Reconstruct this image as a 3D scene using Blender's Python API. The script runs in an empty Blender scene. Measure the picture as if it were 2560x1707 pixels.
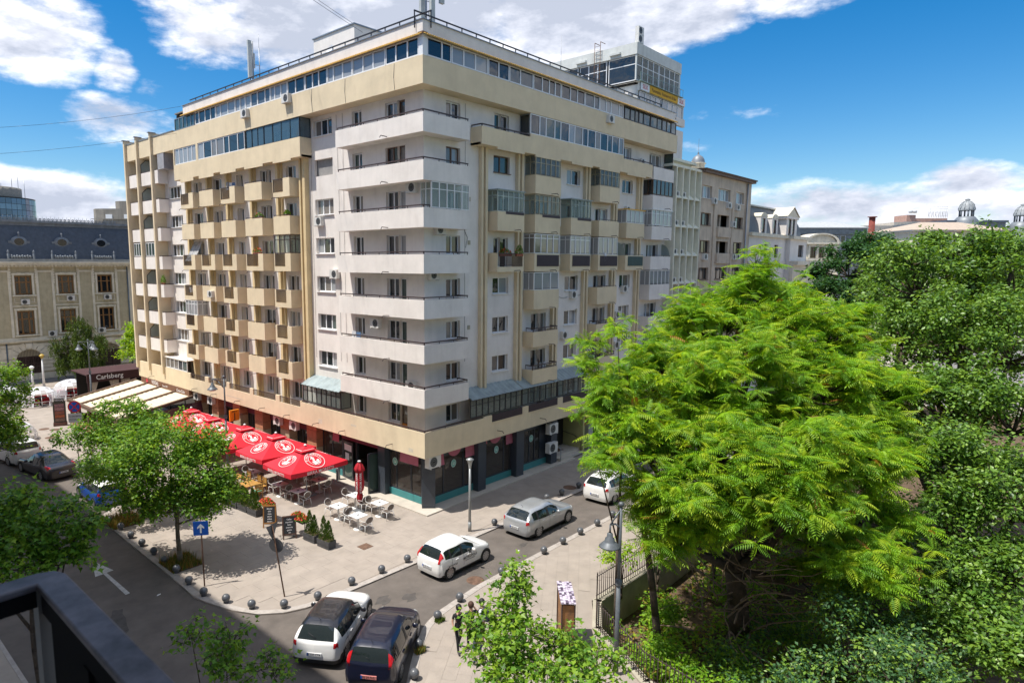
import bpy, math, random
import numpy as np
from mathutils import Vector, Matrix, noise
R = math.radians
rnd = random.Random(7)
sc = bpy.context.scene
col = sc.collection

# ------------------------------------------------------------------ camera
cam_d = bpy.data.cameras.new('camera'); cam = bpy.data.objects.new('camera', cam_d); col.objects.link(cam)
cam_d.sensor_width = 36; cam_d.lens = 23.025; cam_d.shift_x = 0.05496; cam_d.shift_y = 0.00576
cam_d.clip_start = 0.05; cam_d.clip_end = 3000
CR = Vector((0.68538, -0.72819, 0.00102)); CU = Vector((0.09203, 0.08801, 0.99186)); CF = Vector((0.72235, 0.67971, -0.12733))
CP = Vector((-23.40829, -24.26723, 13.46947))
cam.matrix_world = Matrix(((CR.x, CU.x, -CF.x, CP.x), (CR.y, CU.y, -CF.y, CP.y), (CR.z, CU.z, -CF.z, CP.z), (0, 0, 0, 1)))
sc.camera = cam
cam_d.dof.use_dof = True; cam_d.dof.focus_distance = 38; cam_d.dof.aperture_fstop = 9

# ------------------------------------------------------------------ light and sky
sun_dir = Vector((-0.417, 0.203, 1.0)).normalized()
sl = bpy.data.lights.new('sun', 'SUN'); sl.energy = 3.3; sl.angle = R(0.53); sl.color = (1.0, 0.955, 0.88)
so = bpy.data.objects.new('sun', sl); col.objects.link(so)
so.rotation_euler = (-sun_dir).to_track_quat('-Z', 'Y').to_euler(); so.location = sun_dir * 90
w = bpy.data.worlds.new('World'); sc.world = w; w.use_nodes = True
nt = w.node_tree; nt.nodes.clear()
def N(t, ty, **kw):
    n = t.nodes.new(ty)
    for k, v in kw.items(): setattr(n, k, v)
    return n
def setv(n, **kw):
    for k, v in kw.items():
        n.inputs[k.replace('_', ' ')].default_value = v
L = nt.links.new
out = N(nt, 'ShaderNodeOutputWorld'); bg = N(nt, 'ShaderNodeBackground'); bg.inputs[1].default_value = 0.15
sky = N(nt, 'ShaderNodeTexSky', sky_type='NISHITA', sun_disc=False, sun_elevation=R(65), sun_rotation=math.atan2(-0.417, 0.203), altitude=80, air_density=1.0, dust_density=0.4, ozone_density=2.5)
hs = N(nt, 'ShaderNodeHueSaturation'); hs.inputs['Saturation'].default_value = 1.5; hs.inputs['Value'].default_value = 0.52
L(sky.outputs[0], hs.inputs['Color'])
tc = N(nt, 'ShaderNodeTexCoord'); sep = N(nt, 'ShaderNodeSeparateXYZ'); L(tc.outputs['Generated'], sep.inputs[0])
def M(op, a, b=None, c=None, t=nt):
    n = N(t, 'ShaderNodeMath', operation=op)
    for i, v in enumerate((a, b, c)):
        if v is None: continue
        if isinstance(v, (int, float)): n.inputs[i].default_value = v
        else: t.links.new(v, n.inputs[i])
    return n.outputs[0]
X, Y, Z = sep.outputs
az = M('MULTIPLY', M('ARCTAN2', Y, X), 180 / math.pi)
el = M('MULTIPLY', M('ARCSINE', Z), 180 / math.pi)
cmb = N(nt, 'ShaderNodeCombineXYZ'); L(M('MULTIPLY', az, 0.05), cmb.inputs[0]); L(M('MULTIPLY', el, 0.11), cmb.inputs[1])
nz = N(nt, 'ShaderNodeTexNoise'); nz.inputs['Scale'].default_value = 2.3; nz.inputs['Detail'].default_value = 9; nz.inputs['Roughness'].default_value = 0.6; L(cmb.outputs[0], nz.inputs['Vector'])
nz2 = N(nt, 'ShaderNodeTexNoise'); nz2.inputs['Scale'].default_value = 1.15; nz2.inputs['Detail'].default_value = 7; nz2.inputs['Roughness'].default_value = 0.55; L(cmb.outputs[0], nz2.inputs['Vector'])
# cumulus and stratus masses: (azimuth, elevation, half width, half height, strength), all round the horizon
CL = [(76, 16.2, 6.5, 3.4, 1.05), (63.5, 18.5, 5.2, 4.0, 1.0), (56, 18.6, 8.5, 4.6, 1.3), (46, 20, 12, 6.2, 1.5), (33, 20, 12, 5.6, 1.5), (25, 19.6, 6.0, 3.8, 1.25), (17.5, 20.5, 6.5, 3.0, 1.0),
      (69.2, 10.4, 4.6, 1.9, 1.05), (74.5, 4.0, 7.5, 2.8, 1.15), (83, 5, 7, 3.4, 1), (69.5, 14.2, 1.6, 1.6, 0.62), (66.9, 12.9, 1.5, 1.2, 0.55),
      (11.0, 4.0, 10.0, 2.4, 1.15), (6.2, 5.4, 4.2, 1.9, 1.15), (18.2, 3.4, 5, 1.8, 1.05), (25, 2, 8, 1.5, 0.9), (0, 3, 8, 2.6, 1), (45, 2, 20, 1.6, 0.8),
      (22.6, 15.0, 2.2, 1.4, 0.3), (21.0, 11.6, 3.4, 0.8, 0.3), (23.2, 9.1, 2.2, 0.6, 0.3),
      (110, 20, 14, 7, 1), (150, 12, 18, 6, 1), (200, 24, 16, 8, 1), (-30, 14, 14, 5, 1), (-75, 20, 18, 7, 1), (-120, 10, 16, 5, 1), (-160, 30, 14, 9, 1)]
acc = None
for a, e, ra, re, s in CL:
    da = M('MULTIPLY', M('SUBTRACT', az, a), 1 / ra); de = M('MULTIPLY', M('SUBTRACT', el, e), 1 / re)
    v = M('MULTIPLY', M('SUBTRACT', 1.0, M('ADD', M('MULTIPLY', da, da), M('MULTIPLY', de, de))), s)
    acc = v if acc is None else M('MAXIMUM', acc, v)
high = N(nt, 'ShaderNodeMapRange'); L(el, high.inputs[0]); high.inputs[1].default_value = 24; high.inputs[2].default_value = 40; high.inputs[3].default_value = -1.0; high.inputs[4].default_value = 0.55  # extra cloud cover overhead, out of view, added to whiten the fill light
acc = M('MAXIMUM', acc, high.outputs[0])
den = M('ADD', M('MAXIMUM', acc, -1.0), M('MULTIPLY', M('SUBTRACT', nz.outputs[0], 0.52), 3.6))
mr = N(nt, 'ShaderNodeMapRange', interpolation_type='SMOOTHSTEP'); L(den, mr.inputs[0]); mr.inputs[1].default_value = -0.05; mr.inputs[2].default_value = 0.85
mask = M('MULTIPLY', mr.outputs[0], M('GREATER_THAN', el, -2.0))
# brightness: relief from comparing the density with the density a little higher up, greyer where the mass is thick
cmb2 = N(nt, 'ShaderNodeCombineXYZ'); L(M('ADD', M('MULTIPLY', az, 0.05), 0.035), cmb2.inputs[0]); L(M('ADD', M('MULTIPLY', el, 0.11), 0.10), cmb2.inputs[1])
nz3 = N(nt, 'ShaderNodeTexNoise'); nz3.inputs['Scale'].default_value = 2.3; nz3.inputs['Detail'].default_value = 9; nz3.inputs['Roughness'].default_value = 0.6; L(cmb2.outputs[0], nz3.inputs['Vector'])
relief = M('MULTIPLY', M('SUBTRACT', nz.outputs[0], nz3.outputs[0]), 3.2)
thick = M('ADD', M('MULTIPLY', M('SUBTRACT', nz2.outputs[0], 0.5), 1.3), M('MULTIPLY', M('MAXIMUM', acc, -1.0), 0.72))
lev = M('SUBTRACT', M('ADD', 0.95, relief), thick)
cr = N(nt, 'ShaderNodeValToRGB'); L(lev, cr.inputs[0])
cr.color_ramp.elements[0].position = 0.0; cr.color_ramp.elements[0].color = (2.15, 2.35, 2.85, 1)
cr.color_ramp.elements[1].position = 0.85; cr.color_ramp.elements[1].color = (5.0, 5.0, 5.1, 1)
m3 = cr.color_ramp.elements.new(0.4); m3.color = (3.15, 3.3, 3.75, 1)
mx = N(nt, 'ShaderNodeMix', data_type='RGBA'); L(mask, mx.inputs[0]); L(hs.outputs[0], mx.inputs[6]); L(cr.outputs[0], mx.inputs[7])
L(mx.outputs[2], bg.inputs[0]); L(bg.outputs[0], out.inputs[0])
vs = sc.view_settings; vs.view_transform = 'Standard'; vs.look = 'None'; vs.gamma = 1; vs.use_curve_mapping = False; vs.exposure = 0.9
sc.cycles.max_bounces = 8; sc.cycles.transparent_max_bounces = 12; sc.cycles.caustics_reflective = False; sc.cycles.caustics_refractive = False

# ------------------------------------------------------------------ materials
MATS = {}
def mat(name, c=(0.5, 0.5, 0.5), rough=0.8, metal=0.0, var=0.12, vs_=2.0, dirt=0.0, bump=0.0, bs=30.0, spec=0.5, alpha=1.0, coat=0.0, streak=0.0, c2=None):
    if name in MATS: return MATS[name]
    m = bpy.data.materials.new(name); m.use_nodes = True; t = m.node_tree; b = t.nodes['Principled BSDF']
    b.inputs['Roughness'].default_value = rough; b.inputs['Metallic'].default_value = metal; b.inputs['Specular IOR Level'].default_value = spec
    b.inputs['Coat Weight'].default_value = coat; b.inputs['Coat Roughness'].default_value = 0.04; b.inputs['Alpha'].default_value = alpha
    b.inputs['Base Color'].default_value = (*c, 1)
    if var or dirt or streak:
        g = N(t, 'ShaderNodeNewGeometry')
        n1 = N(t, 'ShaderNodeTexNoise'); n1.inputs['Scale'].default_value = vs_; n1.inputs['Detail'].default_value = 8; n1.inputs['Roughness'].default_value = 0.62; t.links.new(g.outputs['Position'], n1.inputs['Vector'])
        r = N(t, 'ShaderNodeValToRGB'); t.links.new(n1.outputs[0], r.inputs[0])
        d = c2 or tuple(x * (1 - var * 2) for x in c); l = tuple(min(1, x * (1 + var)) for x in c)
        r.color_ramp.elements[0].position = 0.3; r.color_ramp.elements[0].color = (*d, 1); r.color_ramp.elements[1].position = 0.7; r.color_ramp.elements[1].color = (*l, 1)
        last = r.outputs[0]
        if streak:
            mp = N(t, 'ShaderNodeMapping'); mp.inputs['Scale'].default_value = (1.9, 1.9, 0.22); t.links.new(g.outputs['Position'], mp.inputs[0])
            n2 = N(t, 'ShaderNodeTexNoise'); n2.inputs['Scale'].default_value = 1.5; n2.inputs['Detail'].default_value = 6; t.links.new(mp.outputs[0], n2.inputs['Vector'])
            mr2 = N(t, 'ShaderNodeMapRange'); t.links.new(n2.outputs[0], mr2.inputs[0]); mr2.inputs[1].default_value = 0.5; mr2.inputs[2].default_value = 0.78; mr2.inputs[4].default_value = streak
            mm = N(t, 'ShaderNodeMix', data_type='RGBA', blend_type='MULTIPLY'); t.links.new(mr2.outputs[0], mm.inputs[0]); t.links.new(last, mm.inputs[6]); mm.inputs[7].default_value = (0.42, 0.38, 0.34, 1); last = mm.outputs[2]
        if dirt:
            n3 = N(t, 'ShaderNodeTexNoise'); n3.inputs['Scale'].default_value = 0.35; n3.inputs['Detail'].default_value = 10; n3.inputs['Roughness'].default_value = 0.7; t.links.new(g.outputs['Position'], n3.inputs['Vector'])
            mr3 = N(t, 'ShaderNodeMapRange'); t.links.new(n3.outputs[0], mr3.inputs[0]); mr3.inputs[1].default_value = 0.45; mr3.inputs[2].default_value = 0.75; mr3.inputs[4].default_value = dirt
            mm = N(t, 'ShaderNodeMix', data_type='RGBA', blend_type='MULTIPLY'); t.links.new(mr3.outputs[0], mm.inputs[0]); t.links.new(last, mm.inputs[6]); mm.inputs[7].default_value = (0.5, 0.46, 0.42, 1); last = mm.outputs[2]
        t.links.new(last, b.inputs['Base Color'])
        if bump:
            n4 = N(t, 'ShaderNodeTexNoise'); n4.inputs['Scale'].default_value = bs; n4.inputs['Detail'].default_value = 4; t.links.new(g.outputs['Position'], n4.inputs['Vector'])
            bp = N(t, 'ShaderNodeBump'); bp.inputs['Strength'].default_value = bump; bp.inputs['Distance'].default_value = 0.02; t.links.new(n4.outputs[0], bp.inputs['Height']); t.links.new(bp.outputs[0], b.inputs['Normal'])
    MATS[name] = m; return m
def glass(name, c, see=0.0, rough=0.03):
    if name in MATS: return MATS[name]
    m = mat(name, c, rough=rough, var=0.0, spec=0.9)
    t = m.node_tree; b = t.nodes['Principled BSDF']
    g = N(t, 'ShaderNodeNewGeometry'); n1 = N(t, 'ShaderNodeTexNoise'); n1.inputs['Scale'].default_value = 1.3; t.links.new(g.outputs['Position'], n1.inputs['Vector'])
    bp = N(t, 'ShaderNodeBump'); bp.inputs['Strength'].default_value = 0.25; bp.inputs['Distance'].default_value = 0.03; t.links.new(n1.outputs[0], bp.inputs['Height']); t.links.new(bp.outputs[0], b.inputs['Normal'])
    if see:
        tr = N(t, 'ShaderNodeBsdfTransparent'); tr.inputs[0].default_value = (0.8, 0.88, 0.86, 1); ms = N(t, 'ShaderNodeMixShader'); ms.inputs[0].default_value = see
        o = t.nodes['Material Output']; t.links.new(b.outputs[0], ms.inputs[1]); t.links.new(tr.outputs[0], ms.inputs[2]); t.links.new(ms.outputs[0], o.inputs[0])
    return m
def leafmat(name, c, trans=0.35, gl=0.28):
    if name in MATS: return MATS[name]
    m = bpy.data.materials.new(name); m.use_nodes = True; t = m.node_tree; t.nodes.clear()
    o = N(t, 'ShaderNodeOutputMaterial'); b = N(t, 'ShaderNodeBsdfPrincipled'); b.inputs['Roughness'].default_value = 0.42; b.inputs['Specular IOR Level'].default_value = gl
    g = N(t, 'ShaderNodeNewGeometry'); n1 = N(t, 'ShaderNodeTexNoise'); n1.inputs['Scale'].default_value = 1.7; n1.inputs['Detail'].default_value = 3; t.links.new(g.outputs['Position'], n1.inputs['Vector'])
    r = N(t, 'ShaderNodeValToRGB'); t.links.new(n1.outputs[0], r.inputs[0]); r.color_ramp.elements[0].position = 0.33; r.color_ramp.elements[1].position = 0.67
    r.color_ramp.elements[0].color = (c[0] * 0.72, c[1] * 0.8, c[2] * 0.8, 1); r.color_ramp.elements[1].color = (c[0] * 1.3, c[1] * 1.15, c[2], 1)
    tl = N(t, 'ShaderNodeBsdfTranslucent'); ms = N(t, 'ShaderNodeMixShader'); ms.inputs[0].default_value = trans
    mu = N(t, 'ShaderNodeMix', data_type='RGBA', blend_type='MULTIPLY'); mu.inputs[0].default_value = 1; t.links.new(r.outputs[0], mu.inputs[6]); mu.inputs[7].default_value = (1.5, 1.35, 0.5, 1); t.links.new(mu.outputs[2], tl.inputs[0])
    t.links.new(r.outputs[0], b.inputs['Base Color']); t.links.new(b.outputs[0], ms.inputs[1]); t.links.new(tl.outputs[0], ms.inputs[2]); t.links.new(ms.outputs[0], o.inputs[0])
    MATS[name] = m; return m

WHITE = mat('white_plaster', (0.80, 0.745, 0.69), 0.9, var=0.05, vs_=0.8, streak=0.13, dirt=0.22, bump=0.25, bs=14)
CREAM = mat('cream_plaster', (0.74, 0.615, 0.42), 0.9, var=0.05, vs_=0.9, streak=0.10, dirt=0.25, bump=0.25, bs=14)
YELLOW = mat('yellow_plaster', (0.68, 0.53, 0.30), 0.9, var=0.06, vs_=1.5)
PAVE = mat('pavement_stone', (0.38, 0.33, 0.28), 0.85, var=0.09, vs_=0.9, dirt=0.22, bump=0.3, bs=25)
PAVE2 = mat('pavement_joint', (0.32, 0.275, 0.235), 0.9, var=0.05)
KERB = mat('kerb_granite', (0.40, 0.36, 0.325), 0.8, var=0.12, vs_=5, bump=0.3)
ASPH = mat('asphalt', (0.135, 0.115, 0.10), 0.9, var=0.13, vs_=1.1, dirt=0.25, bump=0.5, bs=60)
BLACK = mat('black_metal', (0.018, 0.016, 0.018), 0.45, var=0.0)
BROWNM = mat('dark_brown_metal', (0.055, 0.035, 0.034), 0.5, var=0.0)
GREYM = mat('grey_metal', (0.30, 0.32, 0.34), 0.4, 0.6, var=0.05)
UPVC = mat('white_frame', (0.78, 0.78, 0.78), 0.4, var=0.0)
WOODF = mat('brown_frame', (0.13, 0.065, 0.035), 0.5, var=0.1)
ACW = mat('cooling_unit_white', (0.68, 0.66, 0.62), 0.5, var=0.05)
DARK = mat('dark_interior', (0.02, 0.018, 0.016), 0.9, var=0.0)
G_D = glass('glass_dark', (0.018, 0.022, 0.026)); G_C = glass('glass_curtained', (0.19, 0.17, 0.15), rough=0.06); G_G = glass('glass_greenish', (0.04, 0.07, 0.06)); G_L = glass('glass_pale', (0.30, 0.31, 0.32), rough=0.08)
G_S = glass('glass_enclosure', (0.20, 0.24, 0.23), see=0.55); G_SH = glass('glass_shopfront', (0.09, 0.078, 0.07), see=0.4, rough=0.015)

# ------------------------------------------------------------------ mesh helpers
IDM = lambda u, d, z: (u, d, z)
def planeR(d0=0.0, u_off=0.0): return lambda u, d, z: (u + u_off, d0 + d, z)      # facade that faces -y
def planeL(d0=0.0): return lambda u, d, z: (d0 + d, u, z)                          # facade that faces -x
class MB:
    def __init__(s, f=IDM): s.v = []; s.f = []; s.m = []; s.fn = f; s.sm = []
    def P(s, p): s.v.append(tuple(s.fn(*p))); return len(s.v) - 1
    def face(s, pts, m=0, sm=False): s.f.append([s.P(p) for p in pts]); s.m.append(m); s.sm.append(sm); return s
    def box(s, u0, u1, d0, d1, z0, z1, m=0):
        i = [s.P(p) for p in ((u0, d0, z0), (u1, d0, z0), (u1, d1, z0), (u0, d1, z0), (u0, d0, z1), (u1, d0, z1), (u1, d1, z1), (u0, d1, z1))]
        for q in ((0, 3, 2, 1), (4, 5, 6, 7), (0, 1, 5, 4), (1, 2, 6, 5), (2, 3, 7, 6), (3, 0, 4, 7)):
            s.f.append([i[k] for k in q]); s.m.append(m); s.sm.append(False)
        return s
    def prism(s, poly, z0, z1, m=0, side=None):
        n = len(poly); a = [s.P((p[0], p[1], z0)) for p in poly]; b = [s.P((p[0], p[1], z1)) for p in poly]
        s.f += [a[::-1], b]; s.m += [m, m]; s.sm += [False, False]
        for k in range(n): s.f.append([a[k], a[(k + 1) % n], b[(k + 1) % n], b[k]]); s.m.append(m if side is None else side); s.sm.append(False)
        return s
    def tube(s, p0, p1, r0, r1=None, n=8, m=0, cap=True):
        r1 = r0 if r1 is None else r1; p0 = Vector(p0); p1 = Vector(p1); d = (p1 - p0)
        if d.length < 1e-6: return s
        d.normalize(); a = d.orthogonal().normalized(); b = d.cross(a)
        A = []; B = []
        for k in range(n):
            t = 2 * math.pi * k / n; o = a * math.cos(t) + b * math.sin(t)
            A.append(s.P(tuple(p0 + o * r0))); B.append(s.P(tuple(p1 + o * r1)))
        for k in range(n): s.f.append([A[k], A[(k + 1) % n], B[(k + 1) % n], B[k]]); s.m.append(m); s.sm.append(True)
        if cap: s.f += [A[::-1], B]; s.m += [m, m]; s.sm += [False, False]
        return s
    def path(s, pts, r, n=6, m=0):
        for k in range(len(pts) - 1): s.tube(pts[k], pts[k + 1], r if not isinstance(r, (list, tuple)) else r[k], r if not isinstance(r, (list, tuple)) else r[k + 1], n, m)
        return s
    def lathe(s, prof, c=(0, 0), n=16, m=0, sx=1.0, sy=1.0):
        rows = []
        for r, z in prof: rows.append([s.P((c[0] + r * sx * math.cos(2 * math.pi * k / n), c[1] + r * sy * math.sin(2 * math.pi * k / n), z)) for k in range(n)])
        for a, b in zip(rows, rows[1:]):
            for k in range(n): s.f.append([a[k], a[(k + 1) % n], b[(k + 1) % n], b[k]]); s.m.append(m); s.sm.append(True)
        return s
    def disc(s, c, ax, r, n=20, m=0, rin=0):
        c = Vector(c); ax = Vector(ax).normalized(); a = ax.orthogonal().normalized(); b = ax.cross(a)
        pt = lambda rr, k: tuple(c + (a * math.cos(2 * math.pi * k / n) + b * math.sin(2 * math.pi * k / n)) * rr)
        if rin:
            for k in range(n): s.face([pt(rin, k), pt(r, k), pt(r, k + 1), pt(rin, k + 1)], m)
        else: s.face([pt(r, k) for k in range(n)], m)
        return s
    def mesh(s, me, M4, m=0):
        o = len(s.v)
        for v in me.vertices: s.v.append(tuple(s.fn(*(M4 @ v.co))))
        for p in me.polygons: s.f.append([o + i for i in p.vertices]); s.m.append(m); s.sm.append(False)
        return s
    def build(s, name, mats, parent=None, **props):
        me = bpy.data.meshes.new(name); me.from_pydata(s.v, [], s.f)
        for x in (mats if isinstance(mats, (list, tuple)) else [mats]): me.materials.append(x)
        me.polygons.foreach_set('material_index', s.m); me.polygons.foreach_set('use_smooth', s.sm); me.update()
        return link(name, me, parent, **props)
def link(name, me, parent=None, **props):
    o = bpy.data.objects.new(name, me); col.objects.link(o)
    if parent: o.parent = parent
    for k, v in props.items(): o[k] = v
    return o
def thing(name, label, cat, loc=(0, 0, 0), rz=0.0, group=None):
    o = bpy.data.objects.new(name, None); col.objects.link(o); o.location = loc; o.rotation_euler = (0, 0, rz); o.empty_display_size = 0.2
    o['label'] = label; o['category'] = cat
    if group: o['group'] = group
    return o
def tag(o, label, cat, group=None):
    o['label'] = label; o['category'] = cat
    if group: o['group'] = group
    return o
def dup(src, loc, rz=None, label=None, parent=None):
    o = src.copy(); col.objects.link(o); o.parent = parent
    if parent is None:
        o.location = loc
        if rz is not None: o.rotation_euler = (0, 0, rz)
    if label: o['label'] = label
    for c in KIDS.get(src.name, []): 
        dup(c, None, parent=o)
    return o
KIDS = {}
def reg(root):
    def rec(o):
        KIDS[o.name] = [c for c in col.objects if c.parent == o]
        for c in KIDS[o.name]: rec(c)
    rec(root); return root
def text_mesh(s, size=1.0, spacing=1.0, align='CENTER', ext=0.0, shear=0.0):
    cu = bpy.data.curves.new('lettering', 'FONT'); cu.body = s; cu.size = size; cu.align_x = align; cu.align_y = 'CENTER'; cu.space_character = spacing; cu.extrude = ext; cu.resolution_u = 2; cu.shear = shear; cu.offset = 0.012 * size
    o = bpy.data.objects.new('lettering', cu); col.objects.link(o); bpy.context.view_layer.update()
    me = bpy.data.meshes.new_from_object(o.evaluated_get(bpy.context.evaluated_depsgraph_get()))
    bpy.data.objects.remove(o); return me
def frame_m(o, ux, uy): # matrix from text plane to 3D
    ux = Vector(ux).normalized(); uy = Vector(uy).normalized(); n = ux.cross(uy)
    return Matrix(((ux.x, uy.x, n.x, o[0]), (ux.y, uy.y, n.y, o[1]), (ux.z, uy.z, n.z, o[2]), (0, 0, 0, 1)))
def structure(o): o['kind'] = 'structure'; return o
# ------------------------------------------------------------------ ground, road, pavements
PAVEG = mat('ground_dust', (0.26, 0.235, 0.20), 0.95, var=0.15, vs_=0.2)
structure(MB().box(-500, 900, -500, 900, -2.0, -1.5).build('ground', PAVEG))
structure(MB().prism([(-18.6, -70), (-6, -70), (-6, -15), (-3, -11.3), (140, -11.3), (140, 56), (-18.6, 56)], -1.6, -0.06).build('road', ASPH))
structure(MB().prism([(-18.6, 56), (60, 56), (60, 90), (-18.6, 90)], -1.6, -0.04).build('far_street', mat('far_street_stone', (0.20, 0.195, 0.20), 0.9, var=0.12)))
PLAZA = [(-12.05, 12.6), (-12.17, 8.05), (-12.27, 2.8), (-12.38, 0.74), (-12.23, -0.08), (-11.82, -1.38), (-11.27, -2.38), (-10.53, -3.0), (-9.76, -3.3), (-8.82, -3.46), (-7.05, -3.54), (-3.3, -3.65), (0.25, -3.7), (7.1, -3.86), (14, -3.9), (40, -3.95), (120, -4.0), (120, 2), (40, 2), (38, 60), (-9.9, 60), (-20, 60), (-20, 29.5), (-13.3, 28.2), (-11.0, 27.3), (-10.2, 25.4), (-9.9, 24), (-9.9, 14.4), (-11.4, 13.2)]
ISL = [(-5.19, -7.16), (-3.99, -7.0), (-1.93, -6.99), (2.35, -7.05), (9, -7.15), (40, -7.6), (120, -8), (120, -11.4), (3.8, -11.4), (-1.5, -11.2), (-3.1, -12.3), (-4.8, -15), (-6.5, -24), (-8, -60), (-22, -60), (-17.5, -32), (-15.3, -20), (-13.2, -14.5), (-11.6, -11.4), (-10.2, -9.65), (-9.28, -8.89), (-8.31, -8.16), (-7.65, -7.72), (-7.1, -7.47), (-6.14, -7.22)]
def inset(poly, d):
    n = len(poly); res = []
    A = sum(poly[i][0] * poly[(i + 1) % n][1] - poly[(i + 1) % n][0] * poly[i][1] for i in range(n)); s = 1 if A > 0 else -1
    for i in range(n):
        p0 = Vector(poly[i - 1]); p1 = Vector(poly[i]); p2 = Vector(poly[(i + 1) % n]); e1 = (p1 - p0).normalized(); e2 = (p2 - p1).normalized()
        n1 = Vector((-e1.y, e1.x)) * s; n2 = Vector((-e2.y, e2.x)) * s; b = (n1 + n2); 
        b = n1 if b.length < 1e-3 else b.normalized() / max(0.5, b.normalized().dot(n1)); res.append(tuple(p1 + b * d))
    return res
def inside(p, poly):
    c = False; n = len(poly)
    for i in range(n):
        (x1, y1), (x2, y2) = poly[i], poly[i - 1]
        if (y1 > p[1]) != (y2 > p[1]) and p[0] < (x2 - x1) * (p[1] - y1) / (y2 - y1) + x1: c = not c
    return c
structure(MB().prism(PLAZA, -0.3, -0.012).build('plaza_pavement', PAVE2))
structure(MB().prism(ISL, -1.7, -0.012).build('street_pavement', PAVE2))
# kerb stones, one by one, along the two kerbs in view
def resample(pts, step):
    o = [Vector(pts[0])]; acc = 0
    for a, b in zip(pts, pts[1:]):
        a = Vector(a); b = Vector(b); l = (b - a).length; t = step - acc
        while t <= l: o.append(a + (b - a) * (t / l)); t += step
        acc = (acc + l) % step
    return o
def kerb(par, pts, wd=0.28, side=1, step=1.0):
    q = resample(pts, step)
    for a, b in zip(q, q[1:]):
        d = (b - a).normalized(); n = Vector((-d.y, d.x)) * side; g = d * 0.008
        MB().prism([tuple(a + g), tuple(b - g), tuple(b - g + n * wd), tuple(a + g + n * wd)], -0.16, 0.004 + rnd.uniform(-0.003, 0.003)).build('kerb_stone', KERB, par)
kp = structure(bpy.data.objects.new('kerb', None)); col.objects.link(kp)
kerb(kp, PLAZA[:16], side=1, step=0.95)
kerb(kp, [(-9.9, 24), (-9.9, 14.4), (-11.4, 13.2), (-12.05, 12.6)], side=1)
kerb(kp, [(40, -7.6), (9, -7.15), (2.35, -7.05), (-1.93, -6.99), (-3.99, -7.0), (-5.19, -7.16), (-6.14, -7.22), (-7.1, -7.47), (-7.65, -7.72), (-8.31, -8.16), (-9.28, -8.89), (-10.2, -9.65), (-11.6, -11.4), (-13.2, -14.5), (-15.3, -20)], side=1, step=0.95)
# slabs: big pale slabs on the plaza, smaller ones on the opposite pavement
def slabs(parent, poly, ang, su, sv, hole, limit, near, name='paving_slab', stag=0.5, gap=0.005, mats_=None):
    pin = inset(poly, 0.3); ca, sa = math.cos(ang), math.sin(ang); cand = []
    for i in range(-140, 140):
        for j in range(-140, 140):
            u = i * su + (j % 2) * su * stag; v = j * sv; cs = [(u, v), (u + su, v), (u + su, v + sv), (u, v + sv)]
            W = [(a * ca - b * sa, a * sa + b * ca) for a, b in cs]; cx = sum(p[0] for p in W) / 4; cy = sum(p[1] for p in W) / 4
            if near[0] < cx < near[1] and near[2] < cy < near[3] and all(inside(p, pin) for p in W) and not any(h[0] < cx < h[1] and h[2] < cy < h[3] for h in hole):
                cand.append((math.hypot(cx - CP.x, cy - CP.y), cx, cy))
    cand.sort()
    me = None; far = MB()
    for k, (d, cx, cy) in enumerate(cand):
        if k < limit:
            if me is None:
                o = MB().box(-su / 2 + gap / 2, su / 2 - gap / 2, -sv / 2 + gap / 2, sv / 2 - gap / 2, -0.03, 0).build(name, mats_, parent); me = o.data
            else: o = link(name, me, parent)
            o.location = (cx, cy, rnd.uniform(-0.0006, 0.0006)); o.rotation_euler = (rnd.uniform(-1, 1) * 0.0006, rnd.uniform(-1, 1) * 0.0006, ang)
        else:
            hu, hv = su / 2 - gap / 2, sv / 2 - gap / 2
            far.face([(cx + a * ca - b * sa, cy + a * sa + b * ca, rnd.uniform(-0.001, 0.001)) for a, b in ((-hu, -hv), (hu, -hv), (hu, hv), (-hu, hv))])
    if far.v: far.build('far_' + name, mats_, parent, kind='stuff')
plz = bpy.data.objects['plaza_pavement']; isl = bpy.data.objects['street_pavement']
PITS = [(-12.1, -10.75, 3.3, 4.9), (-12.1, -10.6, 10.2, 11.9)]
SLAB = mat('slab_stone', (0.355, 0.305, 0.26), 0.85, var=0.10, vs_=1.4, dirt=0.30, bump=0.3, bs=30)
slabs(plz, PLAZA, 0.0, 1.2, 0.8, [(0.3, 60, 0.3, 40)] + PITS, 290, (-20, 75, -6, 60), mats_=SLAB)
slabs(isl, ISL, R(32), 0.72, 0.48, [], 290, (-24, 75, -45, -6), mats_=SLAB)
structure(MB().box(-60, -18.6, -70, 120, -1.6, 0.02).build('side_pavement', PAVE))
MB().box(-18.72, -18.58, -60, 60, -0.11, 0.03).build('kerb_strip', KERB, bpy.data.objects['side_pavement'])
# painted arrow on the dark road
WP = mat('road_paint', (0.50, 0.49, 0.47), 0.8, var=0.18, vs_=9)
tag(MB().prism([(-14.05, 7.37), (-14.5, 5.62), (-14.16, 5.66), (-14.19, 3.04), (-14.01, 3.06), (-14.02, 5.69), (-13.72, 5.72)], -0.059, -0.052).build('road_arrow', WP), 'worn white straight arrow painted on the shaded road', 'road marking')
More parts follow.
